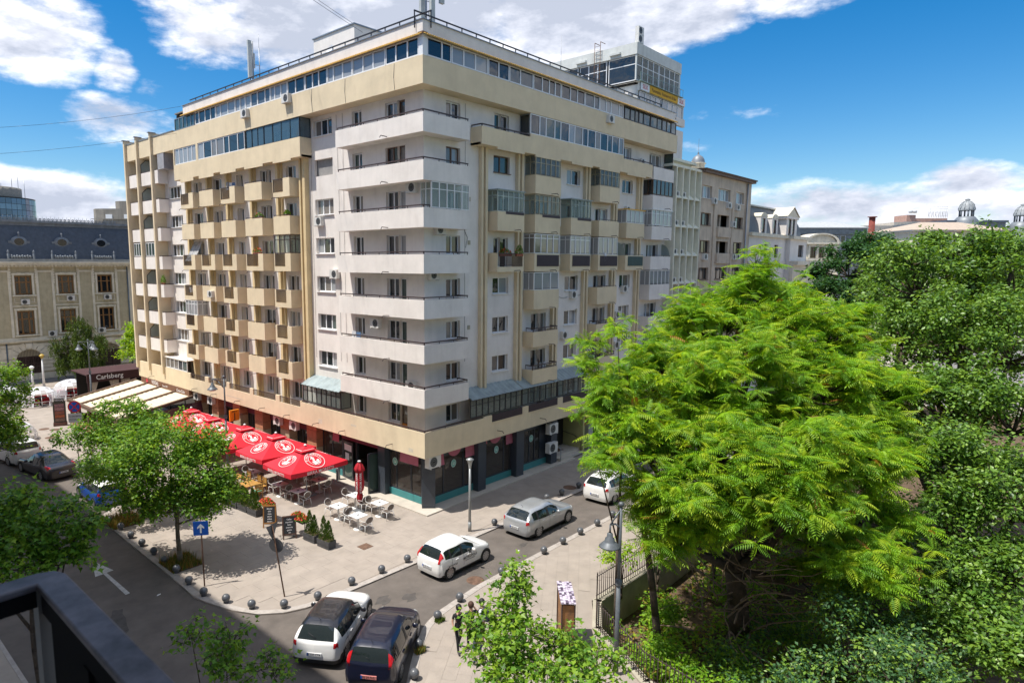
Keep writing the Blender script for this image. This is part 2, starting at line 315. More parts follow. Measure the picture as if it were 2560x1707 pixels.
# tree pits with dry grass
SOIL = mat('dry_soil', (0.13, 0.085, 0.05), 0.95, var=0.3, vs_=4)
for i, (x0, x1, y0, y1) in enumerate(PITS):
    structure(MB().box(x0, x1, y0, y1, -0.03, 0.006).build('tree_pit', SOIL))
DRY = leafmat('dry_grass_blade', (0.30, 0.20, 0.06), 0.3); GRN = leafmat('green_grass_blade', (0.10, 0.17, 0.03), 0.3)
def grass(name, box, n, h, label, mats_, z0=0.0, group=None):
    r = random.Random(len(name) + int(n)); m = MB()
    for _ in range(n):
        x = r.uniform(box[0], box[1]); y = r.uniform(box[2], box[3]); a = r.uniform(0, 6.28); hh = h * r.uniform(0.4, 1.2); l = r.uniform(0.1, 0.6) * hh; wd = 0.012 + 0.01 * r.random()
        dx, dy = math.cos(a), math.sin(a)
        m.face([(x - dy * wd, y + dx * wd, z0), (x + dy * wd, y - dx * wd, z0), (x + dx * l, y + dy * l, z0 + hh)], r.randrange(len(mats_)))
    return tag(m.build(name, mats_, kind='stuff'), label, 'grass', group)
grass('dry_grass', PITS[0], 1100, 0.34, 'tuft of yellow and green grass at the foot of the leafy plaza tree', [DRY, GRN])
grass('dry_grass', PITS[1], 1300, 0.42, 'tall straw coloured grass in the square bed of the tree by the blue car', [DRY, DRY, GRN])
# bollards: dark stone balls on the kerbs
BALL = mat('bollard_ball', (0.10, 0.105, 0.115), 0.35, var=0.12, vs_=5, coat=0.3); BALLD = mat('bollard_foot', (0.07, 0.07, 0.075), 0.7)
BN = [(-11.92, 11.34, 'among dry grass by the tree nearest the blue car'), (-11.84, 10.03, 'at the edge of the dry grass bed'), (-11.89, 8.57, 'third from the blue car on the shaded kerb'), (-11.88, 7.25, 'fourth from the blue car on the shaded kerb'), (-11.87, 5.91, 'next after the grassy one before the plaza tree'), (-11.92, 4.6, 'at the near corner of the plaza tree bed'), (-11.94, 3.34, 'below the plaza tree bed'), (-12.04, 1.91, 'between the plaza tree and the blue arrow sign'), (-12.06, 0.53, 'just below the blue arrow sign post'), (-11.70, -0.64, 'first sunlit one where the kerb starts to curve'), (-11.23, -1.8, 'in the middle of the kerb curve'), (-10.34, -2.7, 'right beside the rusty sign post'), (-9.06, -3.14, 'under the shadow of the rusty sign'), (-7.35, -3.14, 'in front of the bonnet of the white car with black roof'), (-5.78, -3.23, 'third one left of the small white car'), (-4.3, -3.28, 'second one left of the small white car'), (-2.85, -3.37, 'touching the rear of the small white car'), (1.66, -3.45, 'right of the slim grey lamp post'), (3.23, -3.42, 'at the rear corner of the silver hatchback'), (6.53, -3.28, 'behind the roof of the silver hatchback'), (7.83, -3.43, 'in building shade beyond the silver hatchback'), (9.57, -3.48, 'in building shade beside the round manhole cover'), (11.08, -3.5, 'in building shade behind the white hatchback tail'), (12.44, -3.49, 'in building shade above the white hatchback roof'), (13.97, -3.47, 'in building shade near the seated man'), (-10.6, 28.44, 'beside the white estate car tail'), (-10.47, 27.13, 'beside the dark saloon roof'),
      (6.86, -7.33, 'on the far kerb nearest the leafy branches'), (5.28, -7.35, 'on the far kerb below the silver car front'), (3.74, -7.31, 'on the far kerb below the silver car door'), (2.2, -7.31, 'on the far kerb below the silver car tail'), (0.68, -7.28, 'on the far kerb between silver and white cars'), (-2.3, -7.16, 'on the far kerb half hidden by leaves'), (-5.2, -7.37, 'on the pavement tip next to the standing people'), (-6.79, -7.7, 'with grass at its foot left of the people'), (-8.57, -8.55, 'beside the front wheel of the dark blue car'), (-9.86, -9.68, 'nearest the bottom edge beside the dark blue car')]
proto = None
for x, y, lb in BN:
    if proto is None:
        proto = thing('ball_bollard', '', 'bollard', group='ball bollards along the kerbs')
        b = MB().lathe([(0.0, 0.02), (0.06, 0.03), (0.1, 0.06)] + [(0.165 * math.sin(t), 0.2 - 0.165 * math.cos(t)) for t in [0.6 + k * (math.pi - 0.6) / 12 for k in range(12)]] + [(0.001, 0.365)], n=20).build('ball', BALL, proto)
        MB().lathe([(0.0, 0.0), (0.11, 0.0), (0.1, 0.04), (0.07, 0.05), (0.0, 0.05)], n=16).build('foot', BALLD, proto); reg(proto); o = proto
    else: o = dup(proto, (0, 0, 0))
    o.location = (x, y, 0.0); o['label'] = 'dark ball bollard ' + lb
grass('kerb_grass', (-7.0, -6.6, -7.95, -7.7), 160, 0.2, 'small grass tuft beside a ball bollard left of the people', [GRN, GRN])
grass('kerb_grass', (-8.9, -8.5, -8.85, -8.6), 260, 0.22, 'grass tuft beside the ball bollard at the dark car wheel', [GRN, DRY])
# manholes, small marks
RUST = mat('rusty_iron', (0.15, 0.085, 0.055), 0.8, var=0.25, vs_=6)
m = MB().box(-4.86, -4.28, -0.86, -0.32, 0.002, 0.012).build('manhole_cover', RUST); tag(m, 'square rusty manhole cover in the sunlit plaza', 'manhole')
for x, y, lb in ((9.26, -3.03, 'round dark manhole cover in the building shade'), (-3.38, -6.6, 'round rusty manhole cover in the road by the pavement tip'), (-8.42, 36.02, 'left one of two round manhole covers near the menu board'), (-7.88, 35.17, 'right one of two round manhole covers near the menu board'), (-8.86, 32.68, 'round manhole cover in leafy shade near the domes')):
    z = -0.06 if y < -5 else 0.0
    m = MB().lathe([(0.0, z + 0.014), (0.27, z + 0.014), (0.3, z + 0.016), (0.38, z + 0.012), (0.39, z)], (x, y), 24).build('manhole_cover', RUST); tag(m, lb, 'manhole')
PAP = mat('litter_paper', (0.7, 0.7, 0.68), 0.8, var=0)
for k, (x, y, lb) in enumerate(((-13.35, 2.0, 'pale scrap of litter on the shaded road'), (0.1, -6.2, 'torn white paper scrap on the road near the far kerb'))):
    m = MB().prism([(x, y), (x + 0.16, y + 0.03), (x + 0.2, y + 0.1), (x + 0.05, y + 0.08)], -0.058, -0.05).build('litter', PAP); tag(m, lb, 'litter')
# repair patch lines on the asphalt
TAR = mat('tar_patch', (0.085, 0.075, 0.068), 0.85, var=0.2, vs_=3)
for k, (x, y, a, l, wd) in enumerate([(-13.4, -4.2, 0.8, 0.7, 0.35), (-7.2, -5.0, 0.3, 0.5, 0.3), (-6.3, -5.6, 0.2, 0.45, 0.3), (0.9, -5.9, 0.1, 0.4, 0.15), (-15.2, 1.0, 1.2, 1.2, 0.3)]):
    pts = [(x + l * math.cos(t) * math.cos(a) * (0.7 + 0.3 * math.sin(5 * t + k)) - wd * math.sin(t) * math.sin(a), y + l * math.cos(t) * math.sin(a) + wd * math.sin(t) * math.cos(a)) for t in [i * 6.283 / 14 for i in range(14)]]
    MB().prism(pts, -0.059, -0.056).build('tar_stain', TAR, bpy.data.objects['road'])
# ------------------------------------------------------------------ main apartment building
bld = thing('apartment_building', 'big cream and white apartment block with stacked balconies at the street corner', 'building')
RR = random.Random(11)
WD = 0.84
B0 = [19.99 - 2.352 * i for i in range(8)]     # floor levels, top to bottom
pl = {'L': planeL(), 'R': planeR()}
def openwall(name, fn, d, u0, u1, z0, z1, ops, m, parent, rev=0.2, revm=None):
    mb = MB(fn); us = sorted({u0, u1} | {o[0] for o in ops} | {o[1] for o in ops}); zs = sorted({z0, z1} | {o[2] for o in ops} | {o[3] for o in ops})
    us = [u for u in us if u0 - 1e-6 <= u <= u1 + 1e-6]; zs = [z for z in zs if z0 - 1e-6 <= z <= z1 + 1e-6]
    for a, b in zip(us, us[1:]):
        for c, e in zip(zs, zs[1:]):
            cu, cz = (a + b) / 2, (c + e) / 2
            if any(o[0] < cu < o[1] and o[2] < cz < o[3] for o in ops): continue
            mb.face([(a, d, c), (b, d, c), (b, d, e), (a, d, e)])
    for a, b, c, e in ops:
        D = d + rev
        mb.face([(a, d, c), (a, D, c), (a, D, e), (a, d, e)]); mb.face([(b, d, c), (b, D, c), (b, D, e), (b, d, e)]); mb.face([(a, d, e), (a, D, e), (b, D, e), (b, d, e)]); mb.face([(a, d, c), (a, D, c), (b, D, c), (b, d, c)])
    return mb.build(name, m, parent)
def window(fn, d, u0, u1, z0, z1, n=2, fm=None, gm=None, parent=None, fw=0.055, sill=True, name='window', hbar=None, wts=None):
    fm = fm or UPVC; D = d; mb = MB(fn)
    mb.box(u0, u1, D, D + 0.06, z0, z0 + fw); mb.box(u0, u1, D, D + 0.06, z1 - fw, z1)
    wts = wts or [1] * n; tot = sum(wts); xs = [u0]
    for q in wts: xs.append(xs[-1] + (u1 - u0) * q / tot)
    for k, x in enumerate(xs):
        hw = fw * 0.75
        a = max(u0, x - hw); b = min(u1, x + hw)
        if k == 0: b = u0 + fw
        if k == n: a = u1 - fw
        mb.box(a, b, D + 0.001, D + 0.061, z0 + fw, z1 - fw)
    if hbar:
        for h in hbar: mb.box(u0 + fw, u1 - fw, D + 0.012, D + 0.05, z0 + (z1 - z0) * h - fw / 2, z0 + (z1 - z0) * h + fw / 2)
    if sill: mb.box(u0 - 0.04, u1 + 0.04, D - 0.26, D, z0 - 0.04, z0 - 0.005)
    f = mb.build(name, fm, parent)
    for k in range(n):
        g = gm or RR.choice([G_D, G_D, G_D, G_C, G_C, G_L, G_G]); 
        a, b = xs[k] + 0.02, xs[k + 1] - 0.02; t = RR.uniform(-0.012, 0.012)
        MB(fn).face([(a, D + 0.035 + t, z0 + 0.02), (b, D + 0.035 - t, z0 + 0.02), (b, D + 0.035 - t * 0.6, z1 - 0.02), (a, D + 0.035 + t, z1 - 0.02)]).build('pane', g, f)
    return f
def rail(fn, pts, z, parent, posts=0.9, drop=0.1, name='handrail', r=0.028, m=None, dz=0.0):
    mb = MB(fn)
    for (a, b) in zip(pts, pts[1:]):
        a = Vector(a); b = Vector(b); l = (b - a).length; d = (b - a) / l; n = Vector((-d.y, d.x)) * r * 1.3
        P = [tuple(a + n), tuple(b + n), tuple(b - n), tuple(a - n)]
        o = [mb.P((p[0], p[1], z - r)) for p in P] + [mb.P((p[0], p[1], z + r)) for p in P]
        for q in ((0, 3, 2, 1), (4, 5, 6, 7), (0, 1, 5, 4), (1, 2, 6, 5), (2, 3, 7, 6), (3, 0, 4, 7)): mb.f.append([o[k] for k in q]); mb.m.append(0); mb.sm.append(False)
        k = max(1, int(l / posts))
        for i in range(k + 1):
            p = a + d * (l * (i + 0.02) / (k + 0.04)); mb.box(p.x - 0.014, p.x + 0.014, p.y - 0.014, p.y + 0.014, z - drop, z - r)
    return mb.build(name, m or BROWNM, parent)
def ac(fn, u, d, z, parent, s=1.0, name='air_conditioner'):
    w_, h_, dd_ = 0.72 * s, 0.52 * s, 0.27 * s
    mb = MB(fn); mb.box(u - w_ / 2, u + w_ / 2, d - dd_, d, z, z + h_); mb.box(u - w_ * 0.4, u - w_ * 0.36, d - dd_ - 0.05, d + 0.08, z - 0.04, z, 0); mb.box(u + w_ * 0.36, u + w_ * 0.4, d - dd_ - 0.05, d + 0.08, z - 0.04, z, 0)
    o = mb.build(name, ACW, parent)
    g = MB(fn); c = (u - w_ * 0.12, z + h_ / 2); r = h_ * 0.42
    for k in range(20):
        a0, a1 = k * 0.31416, (k + 1) * 0.31416; g.face([(c[0], d - dd_ - 0.006, c[1]), (c[0] + r * math.cos(a0), d - dd_ - 0.006, c[1] + r * math.sin(a0)), (c[0] + r * math.cos(a1), d - dd_ - 0.006, c[1] + r * math.sin(a1))], 0)
    for q in (0.3, 0.6, 0.85):
        for k in range(20):
            a0, a1 = k * 0.31416, (k + 1) * 0.31416; A = r * q; Bq = r * (q + 0.07); g.face([(c[0] + A * math.cos(a0), d - dd_ - 0.012, c[1] + A * math.sin(a0)), (c[0] + Bq * math.cos(a0), d - dd_ - 0.012, c[1] + Bq * math.sin(a0)), (c[0] + Bq * math.cos(a1), d - dd_ - 0.012, c[1] + Bq * math.sin(a1)), (c[0] + A * math.cos(a1), d - dd_ - 0.012, c[1] + A * math.sin(a1))], 1)
    g.build('fan_grille', [DARK, GREYM], o)
    return o
def spout(fn, u, z, parent, d=0.0):
    mb = MB(fn); mb.tube((u, d + 0.05, z), (u, d - 0.42, z + 0.02), 0.022, n=6); mb.tube((u, d - 0.42, z + 0.02), (u, d - 0.5, z - 0.1), 0.018, n=6); return mb.build('drain_spout', BROWNM, parent)

# structural masses behind the facades
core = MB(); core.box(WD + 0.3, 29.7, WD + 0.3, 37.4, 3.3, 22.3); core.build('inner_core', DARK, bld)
MB().box(0.3, 28.2, 0.3, 28.1, 22.3, 24.9).build('attic_core', DARK, bld)
rf = mat('roof_felt', (0.22, 0.21, 0.2), 0.95); MB().box(0.12, 28.2, 0.12, 28.0, 24.9, 25.0).build('roof', rf, bld)
MB().box(WD + 0.01, 12.0, 28.1, 37.7, 23.2, 23.3).build('roof', rf, bld)
MB().box(28.2, 29.7, 0.9, 28, 22.0, 24.6).build('side_wall', WHITE, bld)
MB().box(12.0, 29.7, 28.0, 37.4, 3.0, 22.3).build('side_wall', WHITE, bld)

# --- openings of the left facade (plane x = WD)
opsL = []; winL = []
def addw(store, wins, u0, u1, z0, z1, **k): store.append((u0, u1, z0, z1)); wins.append((u0, u1, z0, z1, k))
for i in range(8):
    b = B0[i]
    if i == 7: b = 3.5
    # corner balcony rooms
    addw(opsL, winL, 5.87, 6.76, b + (0.3 if i in (2, 3) else 1.02), b + 2.06, n=2)
    addw(opsL, winL, 2.85, 3.85, b + 1.0, b + 2.06, n=2, fm=WOODF if i == 1 else None)
    addw(opsL, winL, 2.25, 2.849, b + 0.16, b + 2.06, n=1, fm=WOODF if i in (0, 1, 7) else None)
    # strip windows
    if i == 1: opsL.append((8.67, 10.55, b + 1.1, b + 2.1))
    elif i < 7: addw(opsL, winL, 8.67, 10.55, b + 1.12, b + 2.07, n=3, wts=[1, 1, 1])
    if i > 0:
        for (a, c) in ((12.6, 13.75), (15.55, 16.95), (19.3, 20.2), (22.4, 23.65), (25.55, 26.9)):
            if RR.random() < 0.55: addw(opsL, winL, a + 0.55, c, b + 0.95, b + 2.06, n=2 if c - a > 1.2 else 1); addw(opsL, winL, a, a + 0.549, b + 0.14, b + 2.06, n=1)
            else: addw(opsL, winL, a, c, b + 0.9, b + 2.06, n=2)
        addw(opsL, winL, 29.05, 31.45, b + 1.1 - (0.3 if i == 7 else 0), b + 2.06, n=4)
    else:
        addw(opsL, winL, 12.8, 15.2, b + 0.9, b + 2.06, n=3); addw(opsL, winL, 29.0, 30.1, b + 0.9, b + 1.9, n=2)
    for u in (33.6, 36.2): addw(opsL, winL, u - 0.5, u + 0.5, b + 0.7, b + 2.0, n=2, fm=WOODF if RR.random() < 0.5 else None)
openwall('west_wall', pl['L'], WD, WD, 37.7, 3.2, 22.3, opsL, WHITE, bld, rev=0.2)
for u0, u1, z0, z1, k in winL: window(pl['L'], WD + 0.16, u0, u1, z0, z1, parent=bld, sill=z0 - B0[0] != 0 and (u1 - u0) > 0.7, **k)
MB(pl['L']).box(8.7, 10.5, WD + 0.2, WD + 0.29, B0[1] + 1.1, B0[1] + 2.1).build('loggia_back_wall', mat('loggia_grey', (0.3, 0.29, 0.28), 0.9), bld)
# --- openings of the right facade (plane y = WD)
opsR = []; winR = []
for i in range(8):
    b = B0[i] if i < 7 else 3.5
    addw(opsR, winR, 2.5, 3.62, b + 1.03, b + 2.04, n=2, fm=WOODF if i == 1 else None)
    if i in (0, 2, 3): addw(opsR, winR, 6.5, 7.1, b + 0.9, b + 2.04, n=1); addw(opsR, winR, 7.1001, 7.85, b + 0.14, b + 2.04, n=1)
    elif i < 7: addw(opsR, winR, 6.45, 7.95, b + 1.08, b + 2.05, n=2, fm=WOODF if i == 1 else None)
    cols = [(10.3, 11.9, 'B'), (14.0, 15.6, 'C'), (17.6, 19.3, 'D'), (21.3, 22.9, 'E')]
    for a, c, nm in cols:
        bal = nm in 'BD' or i in (2, 3)
        if i == 0: addw(opsR, winR, a, c - 0.4, b + 0.9, b + 2.0, n=2)
        elif bal: addw(opsR, winR, a, a + 0.75, b + 0.9, b + 2.04, n=1); addw(opsR, winR, a + 0.7501, c, b + 0.14, b + 2.04, n=1)
        else: addw(opsR, winR, a, c, b + 1.05, b + 2.04, n=2)
    addw(opsR, winR, 25.4, 27.4, b + 0.8, b + 2.04, n=3)
openwall('south_wall', pl['R'], WD, WD + 0.001, 29.7, 3.2, 22.3, opsR, WHITE, bld, rev=0.2)
for u0, u1, z0, z1, k in winR: window(pl['R'], WD + 0.16, u0, u1, z0, z1, parent=bld, sill=(u1 - u0) > 0.8, **k)

# --- corner balconies (white, wrapping the corner)
for i in range(7):
    b = B0[i]
    mb = MB(); h = 0.99 if i else 0.95
    mb.prism([(0.12, 0.12), (3.36, 0.12), (3.36, WD - 0.001), (WD - 0.001, WD - 0.001), (WD - 0.001, 7.1), (0.12, 7.1)], b, b + 0.12)
    mb.prism([(0, 0), (3.46, 0), (3.46, 0.1), (0.1, 0.1), (0.1, 7.22), (0, 7.22)], b - 0.001, b + h)
    mb.box(3.36, 3.46, 0.1, WD - 0.001, b, b + h); mb.box(0.1, WD - 0.001, 7.12, 7.22, b, b + h)
    bal = mb.build('corner_balcony', WHITE, bld)
    rail(IDM, [(0.07, 7.1), (0.07, 0.07), (3.4, 0.07) if i != 2 else (0.5, 0.07)], b + h + 0.13, bal, 1.1, 0.13)
    if i > 2: rail(IDM, [(3.4, 0.07), (3.4, WD)], b + h + 0.13, bal, 0.6, 0.13)
    spout(pl['L'], 2.75, b + 0.06, bld)
# glazed corner enclosure on the third balcony
b = B0[2]; window(pl['R'], 0.02, 0.6, 3.46, b + 1.02, b + 2.33, n=5, gm=G_S, parent=bld, fw=0.035, sill=False, name='balcony_glazing', hbar=[0.72]); window(planeL(0.6), 0, 0.08, WD, b + 1.02, b + 2.33, n=2, gm=G_S, parent=bld, fw=0.03, sill=False, name='balcony_glazing', hbar=[0.72])

# --- pilasters
def pil(fn, u0, u1, z0, z1, d=0.45, m=None): MB(fn).box(u0, u1, d, WD - 0.001, z0, z1).build('pilaster', m or YELLOW, bld)
for u0, u1 in ((11.15, 11.42), (11.62, 11.78)): pil(pl['L'], u0, u1, 4.5 + 1.4, 19.9, 0.5)
for u in (14.5, 17.85, 21.25, 24.25, 27.7): pil(pl['L'], u - 0.26, u, 3.3, 19.9, 0.5); pil(pl['L'], u - 0.38, u - 0.29, 3.3, 19.9, 0.68, YELLOW)
for u in (5.15, 8.5, 12.35, 16.0, 19.75, 23.45): pil(pl['R'], u, u + 0.17, 4.6 if u > 8 else 5.9, 19.95, 0.6, CREAM); pil(pl['R'], u + 0.3, u + 0.5, 4.6 if u > 8 else 5.9, 19.95, 0.55, CREAM)

# --- cream balconies
def balcony(fn, u0, u1, b, h=1.13, kind='S', m=None, notch=None, railm=None, name='balcony'):
    m = m or CREAM; mb = MB(fn); t = 0.09
    mb.box(u0 + t, u1 - t, t, WD - 0.001, b, b + 0.12)
    if kind == 'S': mb.box(u0, u1, 0, t, b, b + h)
    else:
        n0, n1 = notch; zb = b + 0.30
        mb.box(u0, u1, 0, t, b, zb); mb.box(u0, n0, 0, t, zb, b + h); mb.box(n1, u1, 0, t, zb, b + h)
    mb.box(u0, u0 + t, t, WD - 0.001, b, b + h); mb.box(u1 - t, u1, t, WD - 0.001, b, b + h)
    o = mb.build(name, m, bld)
    if kind == 'S': rail(fn, [(u0 + 0.05, 0.045), (u1 - 0.05, 0.045)], b + h + 0.07, o, 1.0, 0.07, r=0.016)
    else:
        rb = MB(fn); n0, n1 = notch; rb.box(n0, n1, 0.02, 0.06, b + h - 0.05, b + h - 0.01); rb.box(n0, n1, 0.02, 0.06, b + 0.36, b + 0.39)
        k = int((n1 - n0) / 0.105)
        for i in range(k): u = n0 + (i + 0.5) * (n1 - n0) / k; rb.box(u - 0.012, u + 0.012, 0.03, 0.05, b + 0.39, b + h - 0.05)
        rb.build('metal_railing', railm or BROWNM, o)
    return o
LC = [(12.2, 14.12), (15.5, 17.72), (19.05, 21.1), (22.25, 24.4), (25.46, 27.52)]
rows = {1: 'RSRSR', 2: 'SSSSS', 3: 'RRRRR', 4: 'RSRSR', 5: 'RSRSR', 6: 'RSRSR'}
for i, pat in rows.items():
    for c, (u0, u1) in enumerate(LC):
        k = pat[c]; dlt = (i - 3) * 0.02
        balcony(pl['L'], u0 + dlt * 3, u1 + dlt * 3, B0[i] + 0.01, 1.15, k, notch=(u0 + 0.62, u1 - 0.08))
        spout(pl['L'], (u0 + u1) / 2 + 0.2, B0[i] - 0.05, bld)
# a few enclosed balconies on this side
def enclose(fn, u0, u1, z0, z1, n, fm, gm, hb=None, sides=True, rm=None, near='u0'):
    f = window(fn, 0.02, u0, u1, z0, z1, n=n, fm=fm, gm=gm, parent=bld, fw=0.04, sill=False, name='balcony_glazing', hbar=hb)
    ue = u0
    mb = MB(fn); 
    for q in (z0, z1 - 0.04, *( [z0 + (z1 - z0) * hb[0]] if hb else [])): mb.box(ue, ue + 0.04, 0.08, WD, q, q + 0.04)
    for q in (0.42,): mb.box(ue, ue + 0.04, q, q + 0.04, z0, z1)
    s = mb.build('side_frame', fm, bld); MB(fn).face([(ue + 0.02, 0.08, z0), (ue + 0.02, WD, z0), (ue + 0.02, WD, z1), (ue + 0.02, 0.08, z1)]).build('pane', gm, s)
    if rm: MB(fn).box(u0 - 0.08, u1 + 0.08, -0.06, WD, z1, z1 + 0.05).build('awning_roof', rm, bld)
enclose(pl['L'], 12.25, 14.1, B0[3] + 1.16, B0[3] + 2.32, 3, BROWNM, G_S, [0.75])
enclose(pl['L'], 25.5, 27.5, B0[5] + 1.16, B0[5] + 2.3, 4, UPVC, G_L, [0.75])
# striped canvas sheet hung over one balcony
CAN = mat('grey_canvas', (0.42, 0.42, 0.42), 0.9, var=0.25, vs_=3); m_ = MB(pl['L'])
for k in range(6): m_.face([(25.6 + k * 0.27, 0.02 + 0.05 * (k % 2), B0[3] + 0.7), (25.87 + k * 0.27, 0.02 + 0.05 * ((k + 1) % 2), B0[3] + 0.7), (25.87 + k * 0.2, 0.7, B0[3] + 2.2), (25.6 + k * 0.2, 0.75, B0[3] + 2.2)], 0)
tag(m_.build('canvas_sheet', CAN), 'grey canvas sheet hung slanting over a metal balcony rail', 'sheet')

# --- band of cream balcony below the attic, left
mb = MB(pl['L']); mb.box(10.8, 28.19, 0, 0.1, 19.92, 21.08); mb.box(10.8, 28.19, 0.1, WD - 0.001, 19.93, 20.05); mb.box(10.8, 10.9, 0.1, WD - 0.001, 19.93, 21.08); mb.box(28.09, 28.19, 0.1, WD, 20.05, 21.08)
for c, (u0, u1) in enumerate(LC): mb.box(u0 - 0.35, u1 - 0.2, 0.0, 0.1, 19.80 - 0.03 * c, 19.919)
mb.build('cream_band', CREAM, bld)
BG = glass('glass_blue', (0.07, 0.13, 0.18), see=0.3)
window(pl['L'], 0.03, 10.85, 14.9, 21.09, 22.26, n=4, fm=BLACK, gm=BG, parent=bld, fw=0.02, sill=False, name='balcony_glazing'); window(planeR(10.85), 0, 0.05, WD, 21.09, 22.26, n=1, fm=BLACK, gm=BG, parent=bld, fw=0.02, sill=False, name='balcony_glazing')
window(pl['L'], 0.03, 14.95, 17.2, 21.09, 22.26, n=3, fm=BLACK, gm=BG, parent=bld, fw=0.02, sill=False, name='balcony_glazing')
window(pl['L'], 0.03, 17.4, 24.2, 21.09, 22.26, n=7, wts=[1, 1.3, .8, 1.2, .8, 1.3, 1], parent=bld, fw=0.05, sill=False, name='balcony_glazing')
MB(pl['L']).box(24.2, 24.5, 0.0, 0.15, 21.081, 22.28).build('pillar', CREAM, bld)
window(pl['L'], 0.03, 24.5, 28.1, 21.09, 22.26, n=5, gm=G_L, parent=bld, fw=0.05, sill=False, name='balcony_glazing')
# right
mb = MB(pl['R']); mb.box(4.46, 24.3, 0, 0.1, 19.95, 20.9); mb.box(4.46, 24.3, 0.1, WD - 0.001, 19.96, 20.06); mb.box(4.46, 4.56, 0.1, WD - 0.001, 19.96, 20.9); mb.box(24.2, 24.3, 0.1, WD - 0.001, 20.06, 20.9)
for u0, u1 in ((5.8, 8.3), (9.4, 12.0), (13.3, 15.8), (16.7, 19.4), (20.5, 23.3)): mb.box(u0, u1, 0, 0.1, 19.83, 19.949)
mb.box(8.85, 19.9, 0.0, 0.12, 20.9001, 21.1); mb.build('cream_band', CREAM, bld)
rail(pl['R'], [(4.5, 0.8), (4.5, 0.05), (8.8, 0.05)], 21.02, bld, 1.1, 0.12); rail(pl['R'], [(19.95, 0.05), (24.25, 0.05)], 21.02, bld, 1.1, 0.12)
window(pl['R'], 0.03, 8.87, 19.9, 21.1, 22.26, n=14, wts=[1.15, .8] * 7, gm=None, parent=bld, fw=0.055, sill=False, name='balcony_glazing')
window(planeL(8.87), 0, 0.1, WD, 21.1, 22.26, n=1, gm=G_D, fm=GREYM, parent=bld, sill=False, name='balcony_glazing')

# --- attic: cream band, ribbon windows, yellow roof edge, white parapet
mb = MB(); mb.box(0, 28.35, 0, 0.3, 22.28, 23.62); mb.box(0, 0.3, 0.3, 28.19, 22.28, 23.62); mb.box(0.3, WD + 0.05, 0.3, 28.19, 22.28, 22.34); mb.box(WD + 0.05, 28.35, 0.3, WD + 0.05, 22.28, 22.34); mb.build('cream_band', CREAM, bld)
r2 = random.Random(5)
def ribbon(fn, u0, u1, fm, gms, parent, wlo=0.5, whi=0.95):
    u = u0; 
    while u < u1 - 0.2:
        w2 = min(r2.uniform(1.7, 3.0), u1 - u)
        if u1 - (u + w2) < 0.8: w2 = u1 - u
        n = max(2, int(w2 / r2.uniform(0.6, 0.8)))
        window(fn, 0.06, u + 0.02, u + w2 - 0.02, 23.66, 24.56, n=n, wts=[r2.uniform(0.7, 1.3) for _ in range(n)], fm=fm, gm=None if gms is None else r2.choice(gms), parent=parent, fw=0.06, sill=False, name='ribbon_window'); u += w2
ribbon(pl['L'], 0.35, 24.5, UPVC, [G_D, G_L, G_L, glass('glass_grey', (0.10, 0.11, 0.12))], bld); ribbon(pl['L'], 24.6, 28.0, GREYM, [G_G], bld)
ribbon(pl['R'], 0.35, 19.8, UPVC, [G_D, G_D, glass('glass_deep_blue', (0.03, 0.06, 0.085)), G_L], bld); ribbon(pl['R'], 19.9, 28.2, BROWNM, [glass('glass_sandy', (0.20, 0.18, 0.14)), G_G], bld)
mb = MB(); mb.box(0.03, 0.33, 0.03, 0.33, 23.62, 24.62); mb.build('corner_post', UPVC, bld)
mb = MB(); mb.box(0.1, 28.0, 0.1, 0.3, 24.6, 25.32); mb.box(0.1, 0.3, 0.3, 26.5, 24.6, 25.32); mb.box(28.0, 30.1, 0.25, 0.5, 24.55, 25.15); mb.build('roof_parapet', WHITE, bld)
mb = MB(); mb.box(0.04, 28.05, 0.04, 0.36, 25.321, 25.36); mb.box(0.04, 0.36, 0.36, 26.55, 25.321, 25.36); mb.build('parapet_capping', GREYM, bld)
YT = mat('yellow_roof_edge', (0.55, 0.31, 0.05), 0.6, var=0.2, vs_=9)
for fn, u0, u1, nm in ((pl['L'], 0.0, 26.5, 'L'), (pl['R'], 0.0, 28.0, 'R')):
    mb = MB(fn); n = int((u1 - u0) / 0.16)
    for k in range(n):
        a = u0 + (u1 - u0) * k / n; b_ = u0 + (u1 - u0) * (k + 1) / n; mid = (a + b_) / 2; hh = 0.04
        for (p, q, h0, h1) in ((a, mid, 0, hh), (mid, b_, hh, 0)): mb.face([(p, -0.16, 24.58 + h0), (q, -0.16, 24.58 + h1), (q, 0.12, 24.68 + h1), (p, 0.12, 24.68 + h0)]); mb.face([(p, -0.16, 24.53), (q, -0.16, 24.53), (q, -0.16, 24.58 + h1), (p, -0.16, 24.58 + h0)])
    mb.build('corrugated_roof_edge', YT if nm == 'L' else YT, bld)
MB().box(-0.02, 0.34, -0.02, 0.34, 24.62, 24.72).build('roof_corner_cap', RUST, bld)
# roof railing
for fn, u1 in ((planeL(0.6), 26.3), (planeR(0.6), 26.6)):
    mb = MB(fn); mb.box(0.0, u1, -0.03, 0.03, 25.78, 25.84)
    for k in range(int(u1 / 1.15) + 1): mb.box(k * 1.15, k * 1.15 + 0.05, -0.02, 0.02, 25.0, 25.78)
    mb.box(0.0, u1, -0.02, 0.02, 25.4, 25.43); mb.build('roof_railing', BLACK, bld)
